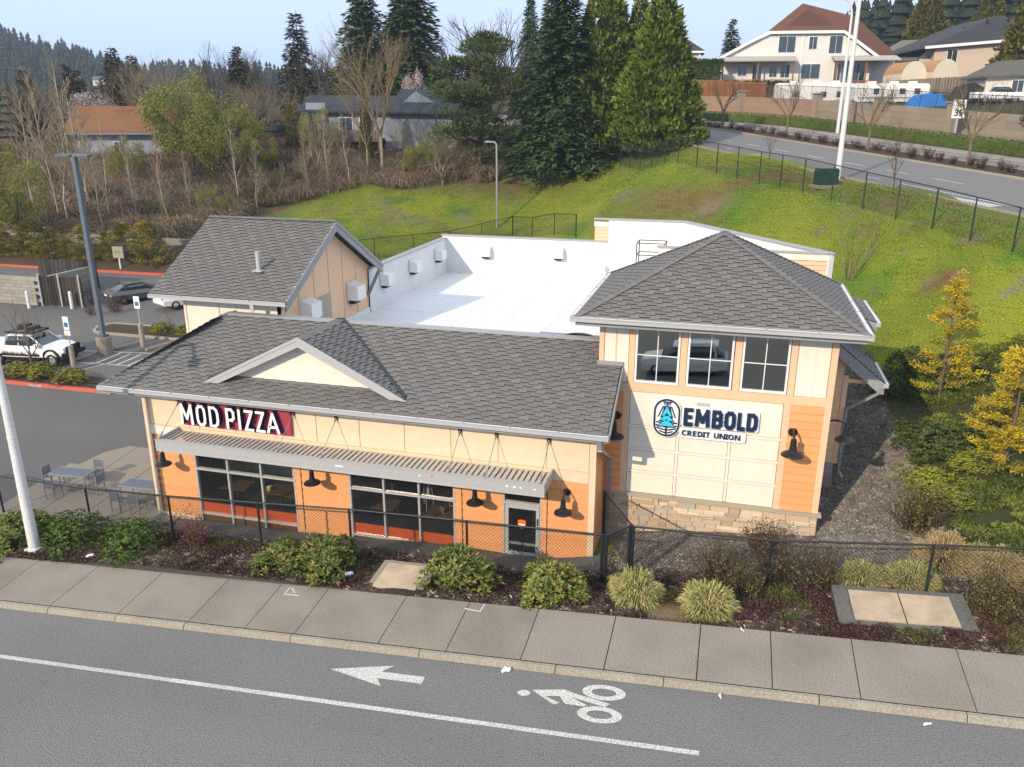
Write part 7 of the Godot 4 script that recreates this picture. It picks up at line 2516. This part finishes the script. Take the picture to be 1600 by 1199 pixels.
	wall_box(h, -5.8, 8.2, 0, 5.2, -10, 0, Color(.60, .49, .41))
	wall_box(h, -14, -5.8, -1, 3.0, -10, -1.5, Color(.60, .53, .46))
	roof_quad(h, "roof", [[Vector3(-7.5, 4.6, .8), Vector3(-6.0, 5.0, -1), Vector3(4.5, 9.6, -6), Vector3(10.5, 5.9, .8)], [Vector3(-7.5, 4.6, .8), Vector3(-13.5, 3.4, -2), Vector3(-2.0, 8.2, -7), Vector3(4.5, 9.6, -6)], [Vector3(10.5, 5.9, .8), Vector3(4.5, 9.6, -6), Vector3(10.5, 9.0, -10)]], Color(.085, .09, .10))
	roof_quad(h, "lower_roof", [[Vector3(-16, 2.6, -.8), Vector3(-9.2, 6.2, -7), Vector3(-3.5, 6.4, -7.5), Vector3(-8, 3.0, -.8)]], Color(.25, .24, .22))
	var vb := MB.new()
	vb.bar(Vector3(-7.5, 4.5, .85), Vector3(10.5, 5.8, .85), .12, .4)
	part(vb, "fascia_board", M.white_frame, h)
	win(h, -3.9, -2.5, 2.4, 4.2, 0)
	for q in [[-1.0, 6.9], [2.2, 8.0], [5.2, 8.5]]: bx("roof_vent", M.black_metal, h, q[0], q[0] + .3, q[1], q[1] + .9, -4.2, -3.9)
	h = thing("mossy_house", "low white house with mossy grey roof at the upper right", "house", Vector3(52.0, terrace(52, -88), -88), .1)
	wall_box(h, -3.0, 9, 0, 3.0, -7, 0, Color(.74, .70, .62))
	roof_quad(h, "roof", [[Vector3(-3.6, 2.8, .7), Vector3(-1.0, 4.6, -3.5), Vector3(9, 5.2, -3.5), Vector3(9, 3.3, .7)], [Vector3(-3.6, 2.8, .7), Vector3(-3.6, 2.8, -7), Vector3(-1.0, 4.6, -3.5)]], Color(.17, .165, .14))
	for q in [[-.1, 1.1], [2.0, 3.4], [5.0, 6.0]]: win(h, q[0], q[1], .9, 2.3, 0)
	# grey house on the wooded bank
	h = thing("grey_house", "pale blue-grey house with dark roof and balcony behind the bare poplars", "house", Vector3(-23.5, 9.4, -76.5), .32)
	var GB := Color(.25, .29, .37)
	wall_box(h, .5, 9.8, -2.5, 6.3, -9, 0, GB)
	wall_box(h, -9.6, .5, 3.1, 6.6, -8, 0, GB * 1.15)
	wall_box(h, -8.6, -.4, -2.5, 3.1, -8, -1.5, Color(.24, .22, .20))
	roof_quad(h, "roof", [[Vector3(-10.4, 6.4, .8), Vector3(-9.6, 8.4, -3.6), Vector3(2.0, 8.4, -3.6), Vector3(2.0, 6.4, .8)], [Vector3(-10.0, 6.3, -8), Vector3(-9.6, 8.4, -3.6), Vector3(2.0, 8.4, -3.6), Vector3(2.0, 6.3, -8)]], Color(.06, .075, .10))
	roof_quad(h, "roof", [[Vector3(.6, 6.3, .9), Vector3(2.6, 9.2, -4), Vector3(6.5, 9.2, -4), Vector3(11.6, 6.2, .9)], [Vector3(11.6, 6.2, .9), Vector3(6.5, 9.2, -4), Vector3(11.6, 6.0, -9)]], Color(.06, .075, .10))
	var dg := MB.new()
	dg.prism([Vector2(2.2, 6.9), Vector2(8.0, 6.9), Vector2(4.6, 8.9)], -1.6, -1.2, GB)
	part(dg, "gable_wall", M.plain, h)
	wall_box(h, -9.3, -6.9, 3.1, 7.4, 0, .4, GB * 1.2)
	for q in [[-9.0, -7.9, 4.0, 6.0], [-5.2, -3.6, 3.4, 5.6], [-2.6, -1.0, 3.6, 5.8]]: win(h, q[0], q[1], q[2], q[3], .42 if q[0] < -8 else .01)
	win(h, -7.6, -6.6, -1.2, .6, -1.49)
	var bd := bx("balcony", M.board, h, -11, .4, 2.7, 3.0, .1, 2.2)
	(bd.mesh as ArrayMesh).surface_set_material(0, mat("weathered_wood", Color(.22, .17, .14), .9, .25))
	for i in 34: bx("balcony_board", M.weathered_wood, h, -11 + i * .335, -11 + i * .335 + .29, 3.0, 4.15, 2.15, 2.2)
	for x in [-10.5, -5.5, -.2]: bx("post", M.weathered_wood, h, x, x + .2, -2.5, 2.7, 1.9, 2.1)
	# orange-roofed house
	h = thing("orange_roof_house", "blue-grey house with orange-brown shingle roof on the wooded bank", "house", Vector3(-58.0, 9.8, -64), .42)
	wall_box(h, -1.5, 9.0, -1.5, 3.6, -8, 0, Color(.33, .37, .46))
	roof_quad(h, "roof", [[Vector3(-2.4, 3.5, .9), Vector3(-2.4, 6.6, -4), Vector3(10.5, 6.6, -4), Vector3(10.5, 3.5, .9)], [Vector3(-2.4, 3.4, -9), Vector3(-2.4, 6.6, -4), Vector3(10.5, 6.6, -4), Vector3(10.5, 3.4, -9)]], Color(.32, .16, .075))
	bx("fascia_board", M.soffit, h, -2.4, 10.5, 3.1, 3.4, .8, .95)
	win(h, 3.0, 4.2, .6, 2.2, 0)
	h = thing("orange_roof_house", "small orange-red roof peeping through the twiggy trees", "house", Vector3(-60.2, 16.0, -101), .2)
	h.scale = Vector3(.32, .5, .32)
	wall_box(h, -3, 3, 0, 5.5, -5, 0, Color(.40, .38, .35))
	roof_quad(h, "roof", [[Vector3(-3.5, 5.4, .5), Vector3(-3.5, 8.0, -2.5), Vector3(3.5, 8.0, -2.5), Vector3(3.5, 5.4, .5)]], Color(.40, .15, .06))
	# scattered far houses on the left hill
	for q in [[-296, 31, -325, "small white house low among the firs of the far hill"], [-278, 29, -322, "small grey-white house beside the other low on the far hill"]]:
		h = thing("far_house", q[3], "house", Vector3(q[0], q[1], q[2]), .3, "far houses on the hill")
		h.scale = Vector3(.55, .55, .55)
		wall_box(h, -5, 5, 0, 5, -6, 0, Color(.7, .68, .64))
		roof_quad(h, "roof", [[Vector3(-5.5, 4.9, .5), Vector3(-5.5, 8, -3), Vector3(5.5, 8, -3), Vector3(5.5, 4.9, .5)]], Color(.2, .18, .17))
		win(h, -3, -1, 1.5, 3.5, 0)

func upper_things() -> void:
	# ground above the wall
	var b := MB.new()
	for i in 34:
		for j in 16:
			var u0 := -50.0 + i * 5
			var s0 := 25.4 + j * 4.5
			var P := []
			for k in [[0, 0], [5, 0], [5, 4.5], [0, 4.5]]:
				var q := up(u0 + k[0], s0 + k[1])
				P.append(Vector3(q.x, terrace(q.x, q.z), q.z))
			var gc := mixc(Color(.10, .085, .05), Color(.11, .13, .04), .5 + fb(u0, s0, .1))
			b.quad(P[0], P[1], P[2], P[3], gc)
	struct(b, "upper_ground", M.ground)
	# block wall with pillars along the far side of the upper street
	var w := thing("block_wall", "long tan block wall with capped pillars along the far side of the upper street", "wall")
	var u := -48.0
	while u < 96:
		var u1 := u + 11.5
		var H0 := 3.35
		for r in 5:
			for k in 5:
				var m := MB.new()
				var a := lerpf(u, u1, k / 5.0)
				var d := lerpf(u, u1, (k + 1) / 5.0)
				var p0 := up(a, 25.0)
				var p1 := up(d, 25.0)
				var y := r * H0 / 5.0 - .1
				var mid := (p0 + p1) * .5 + Vector3(0, y + H0 / 10.0, 0)
				var dr := (p1 - p0).normalized()
				var bs := Basis(dr, Vector3.UP, dr.cross(Vector3.UP).normalized())
				bs.y = bs.z.cross(bs.x)
				m.box(mid, Vector3(p0.distance_to(p1) - .02, H0 / 5.0 - .015, .35), (Color(.39, .325, .26) if u < 78 else Color(.42, .29, .22)) * R.randf_range(.9, 1.1), bs)
				part(m, "wall_course", M.block, w)
		var pc := up(u, 24.9)
		var pm := MB.new()
		pm.box(pc + Vector3(0, 1.9, 0), Vector3(.9, 4.0, .9), Color(.42, .34, .26), Basis(Vector3.UP, .5))
		var po := part(pm, "pillar", M.block, w)
		pm = MB.new()
		pm.box(pc + Vector3(0, 3.98, 0), Vector3(1.15, .18, 1.15), Color(.40, .34, .28), Basis(Vector3.UP, .5))
		part(pm, "pillar_cap", M.block, po)
		u += 11.5
	# clipped hedge below the wall, hedges by the houses
	var P := []
	for i in 36: P.append(up(-48.0 + i * 4.1, 21.6, .2))
	var hd := thing("clipped_hedge", "long low clipped green hedge in front of the tan block wall", "hedge")
	b = MB.new()
	var core := MB.new()
	for i in P.size() - 1: core.bar(P[i] + Vector3(0, .5, 0), P[i + 1] + Vector3(0, .5, 0), 1.1, 1.0, Color(.09, .13, .026))
	part(core, "stems", M.plain, hd)
	hedge_mesh(b, P, 1.35, 1.15, 16000, .17, [Color(.065, .105, .02), Color(.10, .14, .028), Color(.14, .17, .035)])
	part(b, "leaves", M.leaf, hd)
	hd = thing("hedge", "tall dark clipped hedge left of the white house", "hedge", Vector3(13.4, 18.9, -112), .1)
	b = MB.new()
	bx("stems", mat("hedge_core", Color(.065, .10, .02), .95, .1), hd, -4.5, 4.3, 0, 4.3, -.6, .6)
	hedge_mesh(b, [Vector3(-4.7, 0, 0), Vector3(0, 0, 0), Vector3(4.6, 0, 0)], 1.9, 4.5, 9000, .3, [Color(.05, .085, .015), Color(.08, .115, .02)])
	part(b, "leaves", M.leaf, hd)
	hd = thing("hedge", "broad green hedge bank below the white house's left deck", "hedge", Vector3(22.5, 16.6, -110), .1)
	b = MB.new()
	bx("stems", M.hedge_core, hd, -5.6, 5.2, 0, 3.2, -1, 1)
	hedge_mesh(b, [Vector3(-5.7, 0, 0), Vector3(0, 0, 0), Vector3(5.4, 0, 0)], 2.6, 3.5, 9000, .3, [Color(.045, .075, .02), Color(.065, .10, .025)])
	part(b, "leaves", M.leaf, hd)
	# median planting
	var ms := plant("median_shrub", "dark red low shrub in the row along the street median", "shrub", up(36, 12.8, .25), 0, "red shrubs on the median")
	make_twiggy(ms, 26, .8, .9, Color(.10, .05, .04), [Color(.12, .035, .03), Color(.16, .06, .04), Color(.10, .05, .03)], 380)
	u = 30.0
	while u < 96:
		if absf(u - 36) > 1.2: copy(ms, up(u, 12.6 + R.randf_range(-.5, .5), .24), R.randf() * 6, Vector3(1.1, R.randf_range(.7, 1.1), 1.1) * R.randf_range(.8, 1.2))
		u += R.randf_range(1.0, 1.9)
	var mt := plant("street_tree", "", "tree", Vector3.ZERO, 0, "")
	make_bare(mt, Color(.24, .19, .11), Color(.25, .19, .12), .8, 4, .2, 2.6)
	var rows := [[39.5, 12.8, "bare street tree on the median right of the speed sign"], [52.0, 12.8, "bare street tree on the median beside the tall white pole"], [66.0, 12.8, "bare street tree on the median left of the street lights"], [79.5, 12.6, "farthest bare street tree on the median by the cedar"]]
	for i in 4:
		var at := up(rows[i][0], rows[i][1], .2)
		if i == 0:
			mt.position = at
			mt.scale = Vector3(.72, .74, .72)
			mt.set_meta("label", rows[i][2])
			mt.set_meta("group", "bare trees on the median")
		else: copy(mt, at, i * 2.0, Vector3(.72, .72, .72), rows[i][2], "bare trees on the median")
	var rt := plant("red_bare_tree", "small reddish bare tree by the near kerb right of the green cabinet", "tree", up(29.7, -1.9, .1), 0, "small bare trees on the verge")
	make_bare(rt, Color(.16, .10, .075), Color(.17, .10, .075), .6, 3, .1, 2.4)
	rt.scale = Vector3(.5, .55, .5)
	copy(rt, up(45, -1.9, .1), 2, Vector3(.42, .5, .42), "small reddish bare tree by the near kerb left of the green cabinet")
	# speed sign
	var sg := thing("speed_sign", "white speed limit sign reading 35 on a post before the wall", "sign", up(52.5, 22.8, .2), .25)
	bx("post", M.steel, sg, -.09, .09, 0, 2.6, -.05, .05)
	bx("plate", M.sign_white, sg, -.62, .62, 2.5, 4.2, .05, .09)
	var fn := SystemFont.new()
	fn.font_names = PackedStringArray(["Droid Sans"])
	fn.font_weight = 700
	for q in [["35", 2.98, .026], ["SPEED", 3.99, .0085], ["LIMIT", 3.70, .0085]]:
		var tm := TextMesh.new()
		tm.font = fn
		tm.text = q[0]
		tm.font_size = 32
		tm.pixel_size = q[2]
		tm.depth = .02
		tm.material = M.black_metal
		inst(tm, "lettering", sg, Transform3D(Basis(), Vector3(0, q[1], .1)))
	# travel trailers
	for q in [[Vector3(30.4, 0, -97), 9.8, 3.3, "long white travel trailer parked behind the fence, left of the lamp", .05], [Vector3(39.6, 0, -94.5), 9.0, 2.8, "white travel trailer parked behind the fence, right of the lamp", .12]]:
		var t := thing("travel_trailer", q[3], "trailer", q[0] + Vector3(0, terrace(q[0].x, q[0].z) - .5, 0), q[4], "white travel trailers")
		var L: float = q[1]
		var hh: float = q[2]
		b = MB.new()
		b.prism(rounded(-L * .5, .6, L * .5, hh, .35), -1.25, 1.25)
		part(b, "body", M.white_paint, t)
		for x in [-.25, .1, .3]: bx("window", M.car_glass, t, L * x, L * x + .7, 1.5, 2.2, 1.25, 1.28)
		bx("stripe", M.slate_paint, t, -L * .45, L * .45, 1.0, 1.12, 1.25, 1.27)
		for x in [-.3, .0, .25]: bx("roof_unit", M.white_paint, t, L * x, L * x + .9, hh, hh + .28, -.4, .4)
		wheels(t, [-.4, .6], 1.2, .38)
	# fabric sheds
	for q in [[Vector3(44.6, 0, -108), "white fabric arch shed with tan roof panel, left of the pair"], [Vector3(48.6, 0, -107.6), "white fabric arch shed with tan roof panel, right of the pair"]]:
		var t := thing("fabric_shed", q[1], "shed", q[0] + Vector3(0, terrace(q[0].x, q[0].z) + .2, 0), .35, "white fabric sheds")
		var pr := []
		for i in 13:
			var a := PI * i / 12
			pr.append(Vector2(cos(a) * 1.9, 1.6 + sin(a) * 2.3))
		pr.append(Vector2(-1.9, 0))
		pr.append(Vector2(1.9, 0))
		b = MB.new()
		b.prism(pr, -.06, .0, Color(.78, .72, .60))
		part(b, "front", M.plain, t)
		b = MB.new()
		for i in range(14):
			var a: Vector2 = pr[i]
			var d: Vector2 = pr[(i + 1) % 15]
			b.quad(Vector3(a.x, a.y, 0), Vector3(d.x, d.y, 0), Vector3(d.x, d.y, -5), Vector3(a.x, a.y, -5), Color(.42, .24, .13) if i > 3 and i < 11 else Color(.6, .5, .4))
		part(b, "cover", M.plain, t)
	# timber fences
	board_fence("timber_fence", "grey weathered board fence behind the blue tarpaulin", Vector3(40.5, 0, -101), Vector3(57, 0, -99.5), 2.2, Color(.24, .20, .17))
	board_fence("timber_fence", "orange-brown board fence above the wall near the cedars", Vector3(13.8, 0, -101.5), Vector3(24.5, 0, -101.0), 3.0, Color(.36, .15, .07))
	board_fence("timber_fence", "dark brown board fence beside the trailers", Vector3(24.6, 0, -101.0), Vector3(30, 0, -99), 2.6, Color(.09, .06, .05))
	board_fence("timber_fence", "golden board fence below the tall clipped hedge", Vector3(10, 0, -109), Vector3(19, 0, -109), 3.0, Color(.38, .21, .09))
	# tarpaulin, boat-like pile, pickup
	var tp := thing("tarpaulin", "bright blue tarpaulin over a heap behind the wall", "tarpaulin", Vector3(43.0, terrace(43, -88.0) - .1, -88.0))
	b = MB.new()
	for i in 10:
		for j in 6:
			var P4 := []
			for k in [[0, 0], [1, 0], [1, 1], [0, 1]]:
				var fx: float = (i + k[0]) / 10.0 * 2 - 1
				var fz: float = (j + k[1]) / 6.0 * 2 - 1
				P4.append(Vector3(fx * 2.5, 1.7 * sqrt(maxf(0, 1 - fx * fx)) * sqrt(maxf(0, 1 - fz * fz)) * (1.0 + .3 * fb(fx * 3, fz * 3, .9)) - .15, fz * 1.4))
			b.quad(P4[0], P4[1], P4[2], P4[3], Color(.03, .20, .62))
	part(b, "sheet", M.plain, tp)
	var tk := thing("pickup", "white pickup parked on the terrace beside the mossy-roofed house", "truck", Vector3(50.2, terrace(50.2, -86) + .05, -86), .15)
	b = MB.new()
	loft(b, [[-2.9, .55, 1.2, .9, .88], [-.3, .5, 1.25, .95, .9], [2.4, .55, 1.2, .92, .8]])
	part(b, "body", M.car_white, tk)
	b = MB.new()
	loft(b, [[-.8, 1.2, 1.3, .88, .8], [-.5, 1.2, 1.8, .88, .7], [.7, 1.2, 1.8, .88, .7], [1.3, 1.2, 1.28, .86, .78]])
	part(b, "cabin_glass", M.car_glass, tk)
	b = MB.new()
	loft(b, [[-.6, 1.78, 1.9, .74, .66], [.75, 1.78, 1.9, .74, .66]])
	part(b, "roof", M.car_white, tk)
	wheels(tk, [-1.8, 1.5], .92, .38)
	var dk := thing("covered_heap", "black covered heap beside the white terrace pickup", "tarpaulin", Vector3(47.6, terrace(47.6, -89) + .1, -89))
	b = MB.new()
	b.prism([Vector2(-2, 0), Vector2(2, 0), Vector2(1.6, 1.5), Vector2(.2, 2.2), Vector2(-1.4, 1.7)], -1, 1, Color(.03, .03, .035))
	part(b, "cover", M.plain, dk)
	# metal railing on the wall
	var rl := thing("wall_railing", "dark mesh railing on top of the tan block wall", "railing")
	b = MB.new()
	var rm := MB.new()
	for i in 30:
		var a := up(20.0 + i * 2.4, 25.2, 3.3)
		var d := up(22.4 + i * 2.4, 25.2, 3.3)
		b.bar(a + Vector3(0, 1.5, 0), d + Vector3(0, 1.5, 0), .06, .06)
		b.bar(a, a + Vector3(0, 1.6, 0), .07, .07)
		for k in 12:
			var p := a.lerp(d, k / 12.0)
			rm.bar(p, p + Vector3(0, 1.45, 0), .035, .035)
	part(b, "rails", M.black_metal, rl)
	part(rm, "bars", M.black_metal, rl)
	# ivy on the wall
	var iv := thing("wall_ivy", "brown-green creeper hanging over the right end of the block wall", "creeper", up(30, 24.8, 3.3))
	make_twiggy(iv, 10, .4, .9, Color(.10, .08, .05), [Color(.09, .08, .03)], 20)
	b = MB.new()
	for i in 5000:
		var q := R.randf_range(22.0, 47.0)
		var p := up(q, 24.7 + R.randf_range(-.2, .8), 3.4) - iv.position + Vector3(0, R.randf_range(-.9, .9) - maxf(0, 30 - q) * .1 * R.randf(), 0)
		var d := rdir()
		leaf(b, p, d, d.cross(rdir()).normalized(), .3, .16, vary(Color(.11, .085, .04), .35))
	part(b, "foliage", M.leaf, iv)

func board_fence(called: String, label: String, a: Vector3, d: Vector3, h: float, col: Color) -> void:
	var f := thing(called, label, "fence")
	var n := int(a.distance_to(d) / .34)
	for i in n:
		var p := a.lerp(d, (i + .5) / n)
		p.y = terrace(p.x, p.z)
		var b := MB.new()
		b.box(p + Vector3(0, h * .5, 0), Vector3(.31, h + R.randf_range(-.06, .06), .06), col * R.randf_range(.8, 1.2))
		part(b, "board", M.board, f)
